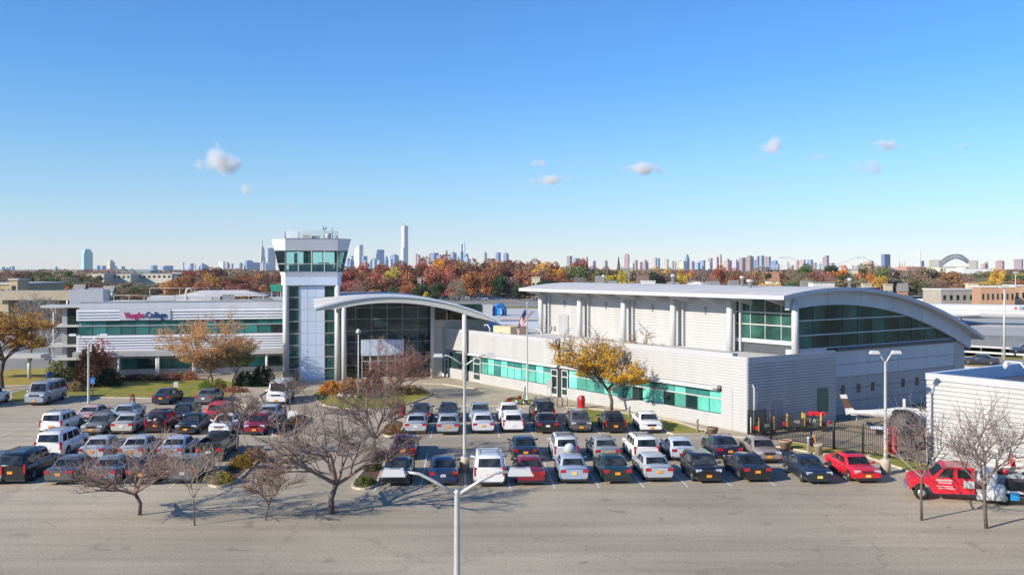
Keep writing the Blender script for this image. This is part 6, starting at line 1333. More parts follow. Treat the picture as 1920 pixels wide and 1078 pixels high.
# airliner: nose toward the right of the frame, rear engines, T-tail
AXD = math.radians(-25.5); pc = P(1802, 607.5); ex = Vector((math.cos(AXD), math.sin(AXD), 0))
av = thing('airliner', 'white twin rear-engined airliner with red and blue tail taxiing beyond the hangar', 'airliner', (pc.x, pc.y, 0), AXD)
zc2, rf = 3.15, 1.72
sec = [(-21,1.25,.25),(-18,.75,.9),(-14,.25,1.5),(-9,0,rf),(-2,0,rf),(18,0,rf),(21,-.05,1.6),(23,-.3,1.15),(24.3,-.55,.35)]
MB().tube([(x,0,zc2+z) for x,z,r in sec], [r for x,z,r in sec], 26).build('fuselage', M['wcol'], av)
yn = -rf * .985
for i in range(60): 
    x = -13.5 + i*.52; z = zc2 + .30; MB().box(x-.11, x+.11, -math.sqrt(max(0,(rf if x>-9 else 1.5)**2-.30**2))-.015, -math.sqrt(max(0,(rf if x>-9 else 1.5)**2-.30**2))+.02, z-.15, z+.15).build('cabin_window', M['grey'], av)
MB().hexa([(-4.5,-16,2.3),(-2.5,-16,2.3),(4.0,-1.2,1.9),(-3.5,-1.2,1.9)], [(-4.5,-16,2.4),(-2.5,-16,2.4),(4.0,-1.2,2.3),(-3.5,-1.2,2.3)]).build('wing', M['soffit'], av)
MB().hexa([(-3.5,1.2,1.9),(4.0,1.2,1.9),(-2.5,16,2.3),(-4.5,16,2.3)], [(-3.5,1.2,2.3),(4.0,1.2,2.3),(-2.5,16,2.4),(-4.5,16,2.4)]).build('wing', M['soffit'], av)
for s in (-1, 1): MB().tube([(-17.5,s*2.3,3.9),(-16.8,s*2.3,3.9),(-13,s*2.3,3.9),(-12.2,s*2.3,3.9)], [.5,.72,.8,.72], 16).build('engine', M['trim'], av)
f = MB()
for s in (-1.9, 1.9):
    for dy in (-.25,.25): f.tube([(0,s+dy-.15,.5),(0,s+dy+.15,.5)], .5, 14)
f.build('main_gear_wheels', M['rubber'], av); MB().tube([(0,-1.9,.5),(0,-1.9,2.0)], .14, 8).build('gear_leg', M['grey'], av); MB().tube([(0,1.9,.5),(0,1.9,2.0)], .14, 8).build('gear_leg', M['grey'], av)
MB().tube([(19.5,-.25,.35),(19.5,.25,.35)], .35, 12).build('nose_wheel', M['rubber'], av); MB().tube([(19.5,0,.35),(19.5,0,2)], .1, 8).build('gear_leg', M['grey'], av)
MB().hexa([(-20.5,-.18,4.3),(-14.5,-.18,4.6),(-14.5,.18,4.6),(-20.5,.18,4.3)], [(-22.5,-.12,8.4),(-18.3,-.12,8.4),(-18.3,.12,8.4),(-22.5,.12,8.4)]).build('tail_fin', M['red'], av)
MB().hexa([(-23.8,-5,8.4),(-21.6,-5,8.4),(-18.0,0,8.4),(-18.0,0,8.4),(-21.6,5,8.4),(-23.8,5,8.4)], [(-23.8,-5,8.62),(-21.6,-5,8.62),(-18.0,-.01,8.7),(-18.0,.01,8.7),(-21.6,5,8.62),(-23.8,5,8.62)]).build('tailplane', mat('deep_blue', (.02,.05,.22), .3, coat=.5), av)
cr = mat('emblem_red', (.6,.03,.06), .5)
def onax(px): k = (px-CX)/F; return (k*pc.y - pc.x)/(ex.x - k*ex.y)
xe = onax(1904); ee = MB(); ee.add([(xe-.55,-rf-.03,zc2+.62),(xe,-rf-.03,zc2+1.35),(xe,-rf-.03,zc2+.85)], [(0,1,2)]); ee.add([(xe+.55,-rf-.03,zc2+.62),(xe,-rf-.03,zc2+1.35),(xe,-rf-.03,zc2+.85)], [(0,2,1)]); ee.build('emblem', cr, av)
bake_text(text(av, 'DELTA', 1.0, (onax(1912)-.2, -rf-.04, zc2+.62), navy, .01, .01))
for k in range(6): p = P(1755 + 39*k, 563.5 - .2*k); pass
t = thing('barrier_wall', 'red and white banded airfield barrier behind the airliner', 'barrier', (P(1640,566).x, P(1640,566).y, 0), math.radians(-6)); 
for k in range(34): MB().box(k*6.3, k*6.3+6.25, 0, .6, 0, 1.4).build('block', M['red'] if k % 2 else M['wcol'], t)
# parked service vehicles in front of the terminals
rv = random.Random(9)
def block_car(label, group, pos, L, Wd, Hh, col, rz_=0, cat='car', name='distant_car'):
    t = thing(name, label, cat, pos, rz_, group); f = MB(); f.hexa([(-L/2,-Wd/2,.25),(L/2,-Wd/2,.25),(L/2,Wd/2,.25),(-L/2,Wd/2,.25)], [(-L/2,-Wd/2,Hh*.6),(L/2,-Wd/2,Hh*.55),(L/2,Wd/2,Hh*.55),(-L/2,Wd/2,Hh*.6)])
    f.build('body', M['oshiny'], t, color=col); MB().hexa([(-L*.4,-Wd/2+.05,Hh*.58),(L*.28,-Wd/2+.05,Hh*.58),(L*.28,Wd/2-.05,Hh*.58),(-L*.4,Wd/2-.05,Hh*.58)], [(-L*.3,-Wd/2+.2,Hh*.97),(L*.12,-Wd/2+.2,Hh*.97),(L*.12,Wd/2-.2,Hh*.97),(-L*.3,Wd/2-.2,Hh*.97)]).build('windows', M['cglass'], t)
    MB().box(-L*.3, L*.12, -Wd/2+.19, Wd/2-.19, Hh*.975, Hh).build('roof', M['oshiny'], t, color=col)
    f = MB()
    for x in (-L*.3, L*.3): f.tube([(x,-Wd/2-.02,.32),(x,Wd/2+.02,.32)], .32, 10)
    f.build('wheels', M['rubber'], t); return t
CN = {'white': (.75,.75,.74), 'silver': (.4,.42,.45), 'black': (.02,.02,.025), 'blue': (.05,.1,.25), 'red': (.4,.03,.03), 'grey': (.15,.15,.16), 'yellow': (.7,.45,.05), 'green': (.05,.25,.12)}
def cars_far(n, x0, x1, y0, y1, names, where, rz_=0.2):
    for _ in range(n):
        px, py = rv.uniform(x0, x1), rv.uniform(y0, y1); c = rv.choice(names)
        block_car(f'{c} car {where}', f'{c} cars {where}', P(px, py), 4.6, 1.9, 1.5, CN[c], rz_ + rv.uniform(-.05,.05))
cars_far(34, 812, 965, 556, 562, ('white','silver','black','blue','grey'), 'in the far lot beyond the grass strip')
cars_far(24, -5, 128, 580, 602, ('white','silver','white','grey'), 'in the lot behind the golden tree', .5)
cars_far(12, 120, 135, 640, 662, ('silver','blue'), 'glimpsed past the balcony slabs') if False else None
for i, px in enumerate((1722, 1757, 1790, 1820, 1838, 1852, 1885, 1902, 1770, 1808)):
    c = ('white','green','black','blue','black','yellow','red','white','white','grey')[i]; q = P(px, 567 - (i > 7)*1.5)
    t = block_car(f'{c} airport service vehicle in the row before the terminal, position {"one two three four five six seven eight nine ten".split()[i]}', None, q, 6.2 if c in ('white','green') else 4.4, 2.2, 2.6 if c in ('white','green') else 1.9, CN[c], -.1, 'service vehicle', 'service_vehicle')
    t['label'] = {0:'long white tanker at the roof edge beside the airliner tail',1:'green and white service truck behind the airliner',2:'black tug next to the green service truck',3:'blue van among the airport vehicles',4:'black car between the blue van and the yellow loader',5:'yellow loader behind the airliner fuselage',6:'red tractor near the mast lamp',7:'white bus by the mast lamp at the edge',8:'white box truck behind the black tug',9:'grey van at the back of the airport vehicles'}[i]
# background buildings with windows
def house(px, py_top, Y, wpx, hpx, wall, roofc, label, gable=True, wins=3, group=None, rz_=0.0):
    top = XZ(px, py_top, Y); w = wpx*Y/F; zt_ = max(2.5, top.z); t = thing('house', label, 'house', (top.x, Y, 0), rz_, group); d = w*.7; zw = zt_*.62 if gable else zt_
    MB().box(-w/2,w/2,-d/2,d/2,0,zw-.01).build('wall', M['obj'], t, color=wall)
    if gable: MB().add([(-w/2-.3,-d/2-.3,zw),(w/2+.3,-d/2-.3,zw),(w/2+.3,d/2+.3,zw),(-w/2-.3,d/2+.3,zw),(-w/2-.3,0,zt_),(w/2+.3,0,zt_)], [(0,1,5,4),(2,3,4,5),(0,4,3),(1,2,5),(0,3,2,1)]).build('roof', M['obj'], t, color=roofc)
    else: MB().box(-w/2-.2,w/2+.2,-d/2-.2,d/2+.2,zw,zw+.35).build('roof', M['obj'], t, color=roofc)
    for i in range(wins): x = -w/2 + (i+.5)*w/wins; MB().box(x-min(.55,w/wins*.2),x+min(.55,w/wins*.2),-d/2-.06,-d/2-.01,zw*.5,zw*.74).build('window', M['gdark'], t)
    return t
CRM, BRK, GRF, WHR, DRF = (.62,.54,.42), (.36,.17,.11), (.22,.21,.20), (.70,.69,.67), (.10,.09,.09)
rh = random.Random(12)
for i, (px, yt, Y, w, wall, rf_, lab, gb) in enumerate((
    (1125,517,400,16,WHR,GRF,'white gabled house above the hangar roof',True),(1148,526,360,14,(.55,.3,.22),GRF,'pink brick house beside the yellow street tree',True),(1205,516,420,20,(.45,.2,.13),(.2,.13,.11),'long brown-roofed brick house right of the yellow tree',True),
    (1215,528,370,26,WHR,WHR,'row of white low garages with dark doors',False),(1262,529,350,20,(.5,.45,.4),GRF,'grey low house behind the hangar ridge',True),(1300,527,380,22,(.4,.37,.33),GRF,'grey shingled house among brown trees',True),
    (1335,527,400,24,(.35,.32,.3),GRF,'long grey roof among the bare trees',True),(1375,525,390,18,CRM,GRF,'cream house behind the vent pipes',True),(1448,510,470,22,(.8,.76,.66),(.4,.2,.12),'cream gable house lit by the sun in the brown trees',True),(1510,526,390,16,(.4,.2,.14),GRF,'small brick house low in the trees',True),
    (1540,530,360,40,(.6,.58,.55),GRF,'long pale flat building behind the arch',False),(1600,506,500,14,(.75,.68,.5),(.4,.35,.3),'narrow cream block among orange trees',False),(1692,531,350,16,(.45,.22,.15),GRF,'brick house under the dark green tree',True),
    (1625,533,330,16,(.5,.42,.32),(.5,.42,.32),'tan cube shed directly above the arch',False),(1665,534,330,14,(.5,.42,.32),(.45,.38,.3),'second tan shed right of the first one',False),(1790,543,310,90,(.35,.31,.28),(.60,.58,.56),'long brown hangar shed beyond the airliner tail',False),
    (1085,520,400,16,(.2,.12,.11),DRF,'dark roofed house left of the white gabled one',True),(1172,503,520,14,(.4,.3,.25),(.25,.25,.26),'house roof rising behind the spruce tree',True),
    (1862,538,290,60,(.42,.24,.15),WHR,'large brown brick terminal building behind the airliner',False),(1915,536,300,50,(.62,.38,.22),WHR,'orange-tan brick terminal block by the mast lamp',False),(1822,533,320,18,(.75,.6,.42),(.6,.5,.4),'cream terminal stair block left of the brown terminal',False),
    (150,533,380,20,(.6,.58,.55),GRF,'pale house with bright gable under the brown trees',True),(180,539,360,24,(.3,.28,.27),GRF,'low grey house with hipped roof',True),(205,536,370,20,(.62,.62,.62),GRF,'white sided house with grey roof behind the academic building railing',True),(128,545,250,16,(.7,.7,.7),DRF,'white bus shelter roof on the overpass',False),
    (795,521,440,26,(.42,.4,.3),(.3,.3,.28),'olive flat block in the middle of the red trees',False),(740,525,430,22,(.06,.06,.07),DRF,'dark flat roof peeping between red trees',False),(848,543,470,80,(.2,.19,.16),(.75,.74,.72),'long low white-roofed shelter before the trees',False),(862,539,500,20,(.5,.48,.32),(.5,.48,.4),'small tan utility box behind the white shelter',False),(911,540,480,10,(.5,.42,.26),(.5,.42,.3),'narrow tan cube beside the dark green trees',False),
    (1005,520,420,16,(.5,.42,.3),(.4,.35,.3),'tan block half hidden by deep red trees',False),
)): house(px, yt, Y, w, 0, wall, rf_, lab, gb, 7 if w > 50 else 4 if w > 25 else 2, rz_=rh.uniform(-.12,.12))
def slab(px0, px1, yt, yb, Y, col, label, wins=0, name='building', dpt=30, cat='building', rz_=0):
    a, b = XZ(px0, yt, Y), XZ(px1, yt, Y); t = thing(name, label, cat, ((a.x+b.x)/2, Y, 0), rz_); w = (b.x-a.x)/2; z = max(a.z, 1)
    MB().box(-w, w, 0, dpt, 0, z-.4).build('wall', M['obj'], t, color=col); MB().box(-w-.3, w+.3, -.3, dpt+.3, z-.4, z).build('roof', M['roofm'], t)
    for i in range(wins): x = -w + (i+.5)*2*w/wins; MB().box(x-w/wins*.5, x+w/wins*.5, -.08, -.02, z*.6, z*.82).build('window', M['gdark'], t)
    return t
for a in ((160,195,513.0,524,800,(.58,.50,.40),'beige warehouse end above the bare trees',2),(193,245,513.6,524,820,(.60,.53,.43),'long beige warehouse, part left of the green domes',6),(247,322,513.2,524,840,(.60,.53,.43),'long beige warehouse behind the maroon trees',8),(322,372,511,520,860,(.50,.46,.40),'beige warehouse with darker side next to the red trees',5),
          (218,250,508.5,516,1500,(.16,.28,.27),'green-roofed industrial shed in the distance',0),(256,282,507.5,514,1500,(.18,.30,.30),'second green-roofed shed with white chimney',0)): slab(*a)
slab(-60, 26, 531, 545, 262, (.42,.32,.19), 'tan flat-roofed building with small windows on the far edge', 6); slab(18, 33, 522.5, 532, 256, (.50,.38,.22), 'tan roof block with a red cap on the edge building', 1, dpt=6)
tag(bpy.data.objects.new('x', None)) if False else None
t = thing('overpass', 'long concrete overpass wall behind the grey leafless trees', 'overpass', (XZ(65,545,215).x, 215, 0)); MB().box(-34,14,0,8,6.1,8.2).build('parapet_wall', M['concrete'], t)
for k in range(5): MB().box(-30+11*k,-28.6+11*k,1,6,0,6.09).build('pier', M['concrete'], t)
for i, (x, y, Y, a, b, lab, c) in enumerate(((528, 538, 200, 20, 7, 'green highway sign beside the tower', 0),)):
    q = XZ(518, 540, 190); t = thing('highway_sign', 'green highway sign panel left of the tower shaft', 'sign', (q.x, 190, 0)); MB().box(-1.1,1.1,-.1,0,q.z-.7,q.z+.7).build('panel', mat('sign_green', (.01,.25,.16), .5), t)
    for x in (-.9,.9): MB().tube([(x,.1,0),(x,.1,q.z-.7)], .1, 6).build('post', M['galv'], t)
for Y, zt0, n_, nm in ((1150, 13, 5200, 'far_woods'), (2200, 13.5, 5200, 'far_woods')):
    fw = MB(); rw = random.Random(int(Y)); half = Y * .62
    for _ in range(n_):
        x = rw.uniform(-half, half); zz_ = zt0 * (.75 + .25*math.sin(x*.013+Y)*math.sin(x*.031)) * rw.random() ** .5; s_ = rw.uniform(1.2, 3.2) * Y/1400; y = Y + rw.uniform(-60, 60)
        a = Vector((s_, 0, rw.uniform(-.3,.3)*s_)); b = Vector((rw.uniform(-.3,.3)*s_, rw.uniform(-.5,.5)*s_, s_*.7)); p = Vector((x, y, zz_)); fw.add([p-a-b*.3, p+b*.0-a*-.2-b, p+a, p+b], [(0,1,2,3)])
    tag(fw.build(nm, M['bleaf'], None, color=(.19,.12,.085)), kind='stuff')
# ---------------------------------------------------------------- skyline
def tower(px0, px1, yt, sp, Y, lc, label, style='box', group=None, name='skyscraper'):
    W_ = (px1-px0)*Y/F; cxm = ((px0+px1)/2-CX)*Y/F; z = H-(yt-HY)*Y/F; f = max(.15, min(.85, sp)); b1 = math.radians(45); a = f*W_/math.cos(b1); b = (1-f)*W_/math.sin(b1)
    # corner nearest the viewer at split point; left face lit, right face in shade
    xs = px0 + (px1-px0)*f; x0 = (xs-CX)*Y/F; t = thing(name, label, 'skyscraper', (x0, Y, 0), b1, group)
    # local: +x along right face (receding right), +y along left face (receding left)
    def blk(x0, x1, y0, y1, z0, z1, nm='wall', tp=None):
        mb = MB().box(x0, x1, y0, y1, z0, z1) if not tp else tp; return mb.build(nm, SK, t, color=lc)
    if style == 'wedge': MB().hexa([(0,0,0),(b,0,0),(b,a,0),(0,a,0)], [(0,0,z),(b,0,z),(b,a,z*.83),(0,a,z*.83)]).build('wall', SK, t, color=lc)
    elif style == 'spire':
        blk(0,b,0,a,0,z*.45); blk(b*.12,b*.88,a*.12,a*.88,z*.451,z*.66); blk(b*.22,b*.78,a*.22,a*.78,z*.661,z*.74); MB().hexa([(b*.35,a*.35,z*.741),(b*.65,a*.35,z*.741),(b*.65,a*.65,z*.741),(b*.35,a*.65,z*.741)],[(b*.46,a*.46,z*.85),(b*.54,a*.46,z*.85),(b*.54,a*.54,z*.85),(b*.46,a*.54,z*.85)]).build('crown', SK, t, color=lc); MB().tube([(b/2,a/2,z*.851),(b/2,a/2,z)], [4.5,.8], 6).build('spire', SK, t, color=(.2,.22,.3))
    elif style == 'cham': MB().hexa([(0,0,0),(b,0,0),(b,a,0),(0,a,0)], [(0,0,z*.80),(b,0,z*.80),(b,a,z*.80),(0,a,z*.80)]).build('wall', SK, t, color=lc); MB().hexa([(0,0,z*.801),(b,0,z*.801),(b,a,z*.801),(0,a,z*.801)], [(b*.22,a*.22,z),(b*.78,a*.22,z),(b*.78,a*.78,z),(b*.22,a*.78,z)]).build('crown', SK, t, color=lc)
    elif style == 'point': blk(0,b,0,a,0,z*.7); MB().hexa([(0,0,z*.701),(b,0,z*.701),(b,a,z*.701),(0,a,z*.701)], [(b*.4,a*.4,z),(b*.6,a*.4,z),(b*.6,a*.6,z),(b*.4,a*.6,z)]).build('crown', SK, t, color=lc)
    elif style == 'step': blk(0,b,0,a,0,z*.78); blk(b*.15,b*.8,a*.15,a*.8,z*.781,z*.93); blk(b*.3,b*.6,a*.3,a*.6,z*.931,z)
    elif style == 'top': blk(0,b,0,a,0,z*.93); blk(b*.2,b*.7,a*.2,a*.7,z*.931,z)
    else: blk(0,b,0,a,0,z)
    return t
SK = mat('distant_facade', rough=.7, obj=True, var=.12, vs=.02)
_n = SK.node_tree; _b = _n.nodes['Principled BSDF']; _src = _b.inputs['Base Color'].links[0].from_socket   # floors and bays as faint courses
_tc = _n.nodes.new('ShaderNodeTexCoord'); _br = _n.nodes.new('ShaderNodeTexChecker'); _br.inputs['Scale'].default_value = .09; _n.links.new(_tc.outputs['Object'], _br.inputs['Vector']); _br.inputs['Color1'].default_value = (1,1,1,1); _br.inputs['Color2'].default_value = (.78,.80,.84,1)
_m = _n.nodes.new('ShaderNodeMix'); _m.data_type = 'RGBA'; _m.blend_type = 'MULTIPLY'; _m.inputs[0].default_value = 1; _n.links.new(_src, _m.inputs[6]); _n.links.new(_br.outputs[0], _m.inputs[7]); _n.links.new(_m.outputs[2], _b.inputs['Base Color'])
WH_, CR_, BL_, PK_, GB_ = (.66,.61,.54), (.58,.47,.37), (.20,.28,.44), (.42,.28,.24), (.35,.42,.52)
KN = {WH_: 'pale', CR_: 'cream', BL_: 'blue glass', PK_: 'pink brick', GB_: 'grey-blue'}
for a in ((147.5,169,467,.46,5600,(.36,.62,.56),'tall green glass tower with chamfered top standing alone','cham'),(485,496,448,.4,8600,(.62,.52,.45),'tapering stone skyscraper with a tall spire left of the tower cab','spire'),
    (501,514,465,.12,8400,(.30,.34,.46),'dark slab skyscraper touching the tower cab','box'),(514,524,470,.8,8400,(.62,.55,.5),'pinkish slab behind the cab edge','box'),(663,680,459,.62,8300,(.80,.78,.72),'white skyscraper with a slanted roof right of the cab','wedge'),
    (751.5,764.5,423.5,.5,8700,(.72,.62,.58),'tallest slender tower, unfinished with a crane on top','box'),(750.5,762,464,.5,8500,(.66,.70,.74),'pale block at the foot of the tallest tower','box'),(705,719,468,.15,8400,(.20,.30,.52),'blue tower with a sloping roof','wedge'),
    (865,868,458,.3,8900,(.18,.26,.42),'thin dark half of the twin-bladed tower','box'),(868,872,455,.7,8950,(.55,.66,.78),'thin light half of the twin-bladed tower','wedge'),(863,869,472,.2,8800,(.2,.3,.5),'blue block at the foot of the twin-bladed tower','box'),
    (341,345,492,.5,9000,(.5,.55,.62),'slim grey tower beside the white pointed one','box'),(340.5,344.5,490,.7,9000,(.66,.6,.5),'white pointed tower in the low skyline','point'),(362,366.5,493,.6,9000,(.75,.65,.45),'golden pointed tower in the low skyline','point'),
    (405,421,490.5,.92,7800,(.60,.66,.62),'broad pale green-white slab facing the sun','box'),(1654,1677,476.5,.2,5200,(.16,.2,.34),'dark blue broad block with vertical stripes','box'),(1719,1727,470.5,.85,6500,(.66,.64,.64),'tall pale narrow tower alone near the arch bridge','box'),
    (1171,1180.5,475.5,.75,6800,(.45,.25,.25),'tall pink brick tower above the brown trees','top'),(196,213,487,.6,5600,(.62,.50,.38),'cream stepped tower with a small chimney turret','step')):
    tower(*a[:7], style=a[7])
_c = XZ(757.5, 420, 8700); cr_ = thing('construction_crane', 'construction crane on top of the tallest unfinished tower', 'crane', (_c.x, 8700, H+81.5*8700/F)); MB().tube([(0,0,0),(0,0,22)], 1.5, 4).build('mast', M['dkgrey'], cr_); MB().tube([(12,0,14),(-30,0,30)], 1.2, 4).build('jib', M['dkgrey'], cr_)
rs_ = random.Random(21)
lst = [(0,8,500,BL_),(8,16,502,BL_),(17,20,500,GB_),(20,26,499,BL_),(100,107,500,BL_),(177,187,497,GB_),(185,197,498,BL_),(205,217,499,BL_),(218,221,502,GB_),(225,233,499,BL_),(240,250,504,BL_),(280,293,497.5,BL_),(301,309,499,GB_),(304,321,498,BL_),(350,358,501,BL_),(354,362,494,BL_),(370,388,495,BL_),(376,381,493,GB_),(421,430,491,PK_),(431,437,494,GB_),(447,455,492,BL_),(454,460,498,CR_),(457,472,489,BL_),(460,470,488,BL_),(470,485,492,BL_),(490,497,489,WH_),(440,448,503,BL_),(496,502,492,GB_),
 (650,656,484,BL_),(653,663,487,BL_),(656,662,480,GB_),(678,688,480,BL_),(680,690,488,WH_),(692,704,485,BL_),(697,706,483,GB_),(706,716,487,GB_),(720,728,480,BL_),(728,736,486,WH_),(730,747,476.5,BL_),(735,748,487,BL_),(748,752,489,WH_),(775,784,476,CR_),(781,788,478,PK_),(786,798,483,BL_),(801,808,475,CR_),(805,822,474,BL_),(818,829,477,BL_),(834,839,470,CR_),(843,856,474,BL_),(845,852,472,GB_),(855,862,480,PK_),(870,881,480,GB_),(872,878,476,BL_),(907,913,472,PK_),(929,939,473.5,BL_),(943.5,954,473.5,BL_),
 (1063,1073,480,PK_),(1075,1086,484,GB_),(1086,1096,484,PK_),(1096,1103,481,CR_),(1103,1118,489,WH_),(1130,1140,488,CR_),(1181,1190,493,WH_),(1190,1196,488,PK_),(1196,1208,491,CR_),(1205,1217,487,PK_),(1225,1232,483,CR_),(1228,1238,484,BL_),(1246,1254,486,CR_),(1260,1264,489,PK_),(1265,1268,489,PK_),(1268,1282,489,CR_),(1275,1290,489,WH_),(1285,1294,476.5,BL_),(1296,1303,489,PK_),(1303,1314,492,GB_),(1312,1324,488,GB_),(1324,1336,491,WH_),(1329,1337,484,PK_),(1339,1349,481,WH_),(1346,1354,476,CR_),(1356,1374,488,CR_),(1363,1368,484,PK_),(1376,1388,486,WH_),(1387,1400,483,PK_),(1396,1406,486,PK_),(1400,1416,479,PK_),(1414,1425,487,BL_),(1419,1425,480,PK_),(1425,1434,479,GB_),(1434,1447,481,PK_),(1440,1448,492,WH_),(1447,1460,489,BL_),(1456,1463,494,PK_),(1476,1480,490,BL_),(1480,1490,497,PK_),(1493,1502,488,PK_),(1500,1512,487,CR_),(1510,1518,492,CR_),(1515,1526,487,BL_),(1524,1532,492,PK_),(1536,1541,494,GB_),(1544,1556,480,PK_),(1548,1556,479,BL_),(1556,1567,493,PK_),(1575,1588,497,PK_),(1590,1604,496,WH_),(1604,1612,497,PK_),(1622,1640,490,CR_),(1630,1640,488,PK_),(1684,1690,490,WH_),(1690,1694,490,WH_),(1694,1698,490,WH_),(1728,1734,489,GB_),(1680,1712,501,PK_),(1842,1858,494,PK_),(1848,1854,491,PK_),(1871,1887,488,PK_),(1906,1922,486,PK_),(1905,1912,488,PK_),(1800,1830,497,WH_),(1740,1745,497,WH_)]
for x0, x1, yt, c in lst:
    nm = KN[c]; col = tuple(v*rs_.uniform(.85,1.15) for v in c); w_ = 'manhattan-like'
    reg = 'left of the control tower' if x0 < 520 else 'behind the red trees' if x0 < 1060 else 'behind the brown trees'
    tower(x0, x1, yt, rs_.uniform(.3,.65), rs_.uniform(7400,8200) if x0 < 1060 else rs_.uniform(6200,7200), col, f'distant {nm} high-rise block in the hazy skyline {reg}', rs_.choice(('box','box','top','step')), f'{nm} high-rises {reg}')
# suspension bridge and arch bridge
br = thing('suspension_bridge', 'far pale suspension bridge with two portal towers', 'bridge', XZ(1560, 505, 6400).xy.to_3d()); s6 = 6400/F; bz = 13.2
def bx(px): return (px-1560)*s6
def bzz(py): return H - (py-HY)*s6
for c in (1470.5, 1613.5):
    f = MB()
    for d in (-5.8, 5.2): f.box(bx(c+d)-1.8, bx(c+d)+1.8, -5, 5, 0, bzz(479.5))
    f.box(bx(c-5.8), bx(c+5.2), -3, 3, bzz(484.2), bzz(481.5)); f.build('bridge_tower', M['obj'], br, color=(.62,.66,.70))
def cable(x0, y0, x1, y1, sag): return [(bx(x0+(x1-x0)*i/14), 0, bzz(y0+(y1-y0)*i/14 + sag*4*(i/14)*(1-i/14))) for i in range(15)]
f = MB(); f.tube(cable(1475.7, 480.5, 1608, 481, 17), 1.3, 4); f.tube(cable(1618.7, 481, 1650, 498, 1), 1.3, 4); f.tube(cable(1464.7, 481, 1430, 500, 1), 1.3, 4); f.build('cable', M['obj'], br, color=(.3,.36,.45))
MB().box(bx(1420), bx(1660), -6, 6, bzz(499.6), bzz(498.6)).build('deck', M['obj'], br, color=(.6,.64,.68))
s5 = 4600/F; ab = thing('arch_bridge', 'steel arch railway bridge with two cream stone towers', 'bridge', XZ(1793, 505, 4600).xy.to_3d())
def ax_(px): return (px-1793)*s5
def az(py): return H-(py-HY)*s5
for (a, b, y) in ((1740, 1759, 487), (1815, 1829, 488)): MB().box(ax_(a), ax_(b), -14, 14, 0, az(y)).build('stone_tower', M['obj'], ab, color=(.62,.55,.44)); MB().box(ax_(b), ax_(b)+6, -12, 12, 0, az(y)-1).build('stone_tower_shaded_side', M['obj'], ab, color=(.3,.28,.3))  # dark strip on each tower's right: side shade put into the colour
n_ = 22; up = []; lo = []
for i in range(n_+1):
    u = i/n_; x = ax_(1762 + 62*u); k = 4*u*(1-u); up.append(Vector((x, 0, az(489.5 + 11*(abs(2*u-1))**2.2*(1 if u > .5 else .35) - 12.5*k*.98 + 0)))); lo.append(Vector((x, 0, az(502.5 - 18*k))))
for yy in (-9, 9):
    f = MB(); f.tube([p+Vector((0,yy,0)) for p in up], 2.0, 4); f.tube([p+Vector((0,yy,0)) for p in lo], 2.0, 4)
    for i in range(n_+1): f.tube([up[i]+Vector((0,yy,0)), lo[i]+Vector((0,yy,0))], .9, 4)
    for i in range(n_): f.tube([up[i]+Vector((0,yy,0)), lo[i+1]+Vector((0,yy,0))] if i % 2 else [lo[i]+Vector((0,yy,0)), up[i+1]+Vector((0,yy,0))], .8, 4)
    f.build('arch_truss', M['obj'], ab, color=(.16,.12,.17))
MB().box(ax_(1735), ax_(1832), -9, 9, az(501.6), az(500.2)).build('deck', M['obj'], ab, color=(.35,.32,.35))
# long low district rows
for a in ((1700,1735,499.5,505,2600,(.5,.25,.18),'long brick row with white windows before the arch bridge',8),(1806,1862,503.5,510,1500,(.75,.74,.72),'long white industrial roof under the arch bridge',0),(1762,1792,501,508,1700,(.66,.60,.45),'cream factory block below the arch',4),(1585,1612,502,508,1900,(.7,.68,.62),'low pale block behind orange trees',3)): slab(*a, dpt=60)
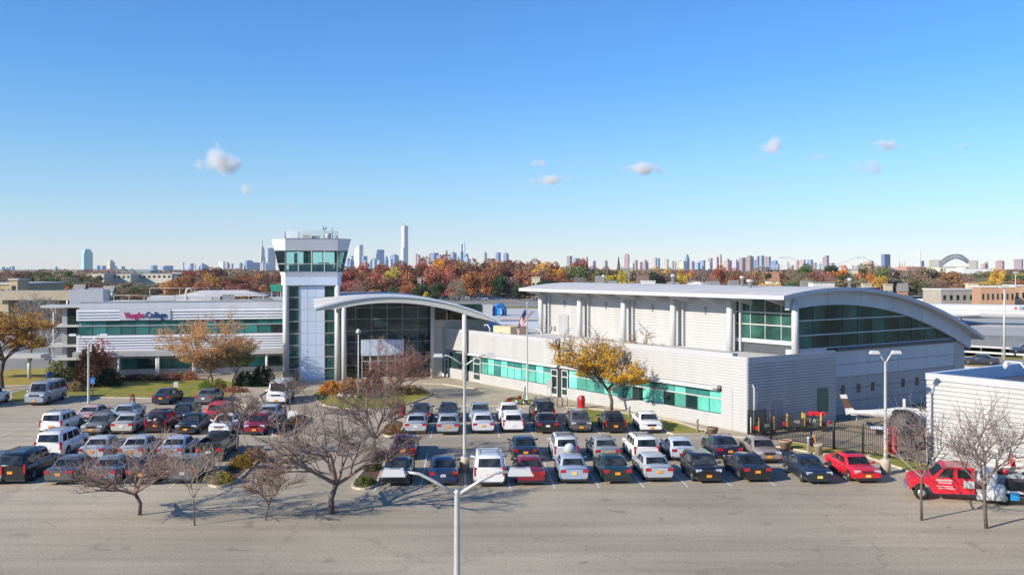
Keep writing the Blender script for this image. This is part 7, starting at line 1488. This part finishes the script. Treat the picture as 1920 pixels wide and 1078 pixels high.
# ---------------------------------------------------------------- small fair-weather clouds
def cloud(px, py, w, h, dens, label, seed, lobes=5):
    Y = 14000.; s = Y/F; c = XZ(px, py, Y); mb = MB(); rr = random.Random(seed)
    a, b = w/2*s*1.15, h/2*s*1.15
    o = MB().ico((0,0,0), 1.0, 0, 3).build('cloud', [], None, loc=c, scale=(a*1.5, a*.9, b*1.6))
    m = bpy.data.materials.new('cloud_vapour'); m.use_nodes = True; n = m.node_tree; n.nodes.remove(n.nodes['Principled BSDF']); L = n.links
    v = n.nodes.new('ShaderNodeVolumePrincipled'); v.inputs['Color'].default_value = (1,.985,.975,1); v.inputs['Anisotropy'].default_value = .1
    tc = n.nodes.new('ShaderNodeTexCoord'); ln = n.nodes.new('ShaderNodeVectorMath'); ln.operation = 'LENGTH'; L.new(tc.outputs['Object'], ln.inputs[0])
    mp = n.nodes.new('ShaderNodeMapping'); mp.inputs['Scale'].default_value = (1.7, 1.2, .9); mp.inputs['Location'].default_value = (seed*3.1, seed, 0); L.new(tc.outputs['Object'], mp.inputs[0])
    nz = n.nodes.new('ShaderNodeTexNoise'); nz.inputs['Scale'].default_value = 1.15; nz.inputs['Detail'].default_value = 4; nz.inputs['Roughness'].default_value = .5; L.new(mp.outputs[0], nz.inputs['Vector'])
    e = n.nodes.new('ShaderNodeMath'); e.operation = 'MULTIPLY_ADD'; L.new(nz.outputs[0], e.inputs[0]); e.inputs[1].default_value = 1.9; e.inputs[2].default_value = -.35
    d = n.nodes.new('ShaderNodeMath'); d.operation = 'SUBTRACT'; L.new(e.outputs[0], d.inputs[0]); L.new(ln.outputs['Value'], d.inputs[1])
    r_ = n.nodes.new('ShaderNodeMapRange'); r_.interpolation_type = 'SMOOTHSTEP'; r_.inputs[1].default_value = 0; r_.inputs[2].default_value = .60; r_.inputs[3].default_value = 0; r_.inputs[4].default_value = dens*(1.5 if w > 80 else 2.6); L.new(d.outputs[0], r_.inputs[0])
    L.new(r_.outputs[0], v.inputs['Density']); L.new(v.outputs[0], n.nodes['Material Output'].inputs['Volume']); o.data.materials.append(m)
    tag(o, label, 'cloud')
for i, a in enumerate(((418,303,88,44,.009,'largest bright puffy cloud above the academic building'),(463,355,28,22,.006,'small round cloud just below the largest one'),(428,422,28,12,.0035,'tiny faint cloud low above the control tower'),(540,391,46,8,.0018,'faint thin streak of cloud left of the tallest tower'),
    (1034,338,62,22,.006,'flat-bottomed cloud in the middle of the sky'),(1012,306,44,14,.0028,'faint cloud just above the flat-bottomed one'),(1209,318,78,28,.0055,'curved cap-shaped cloud right of the middle'),(1448,276,56,32,.0045,'pointed small cloud upper right of the cap-shaped one'),
    (1420,298,26,12,.002,'tiny wisp under the pointed cloud'),(1535,293,54,14,.0018,'faint pinkish wisp between two clouds'),(1663,271,56,20,.004,'bright small cloud above the square one'),(1632,317,54,28,.0032,'square soft cloud above the arch bridge'),(1807,274,30,22,.0018,'faint far cloud near the edge of the sky'))):
    cloud(*a[:6], seed=i+1)
print('objects', len(bpy.data.objects), 'tris', sum(len(o.data.polygons) for o in bpy.data.objects if o.type == 'MESH'))
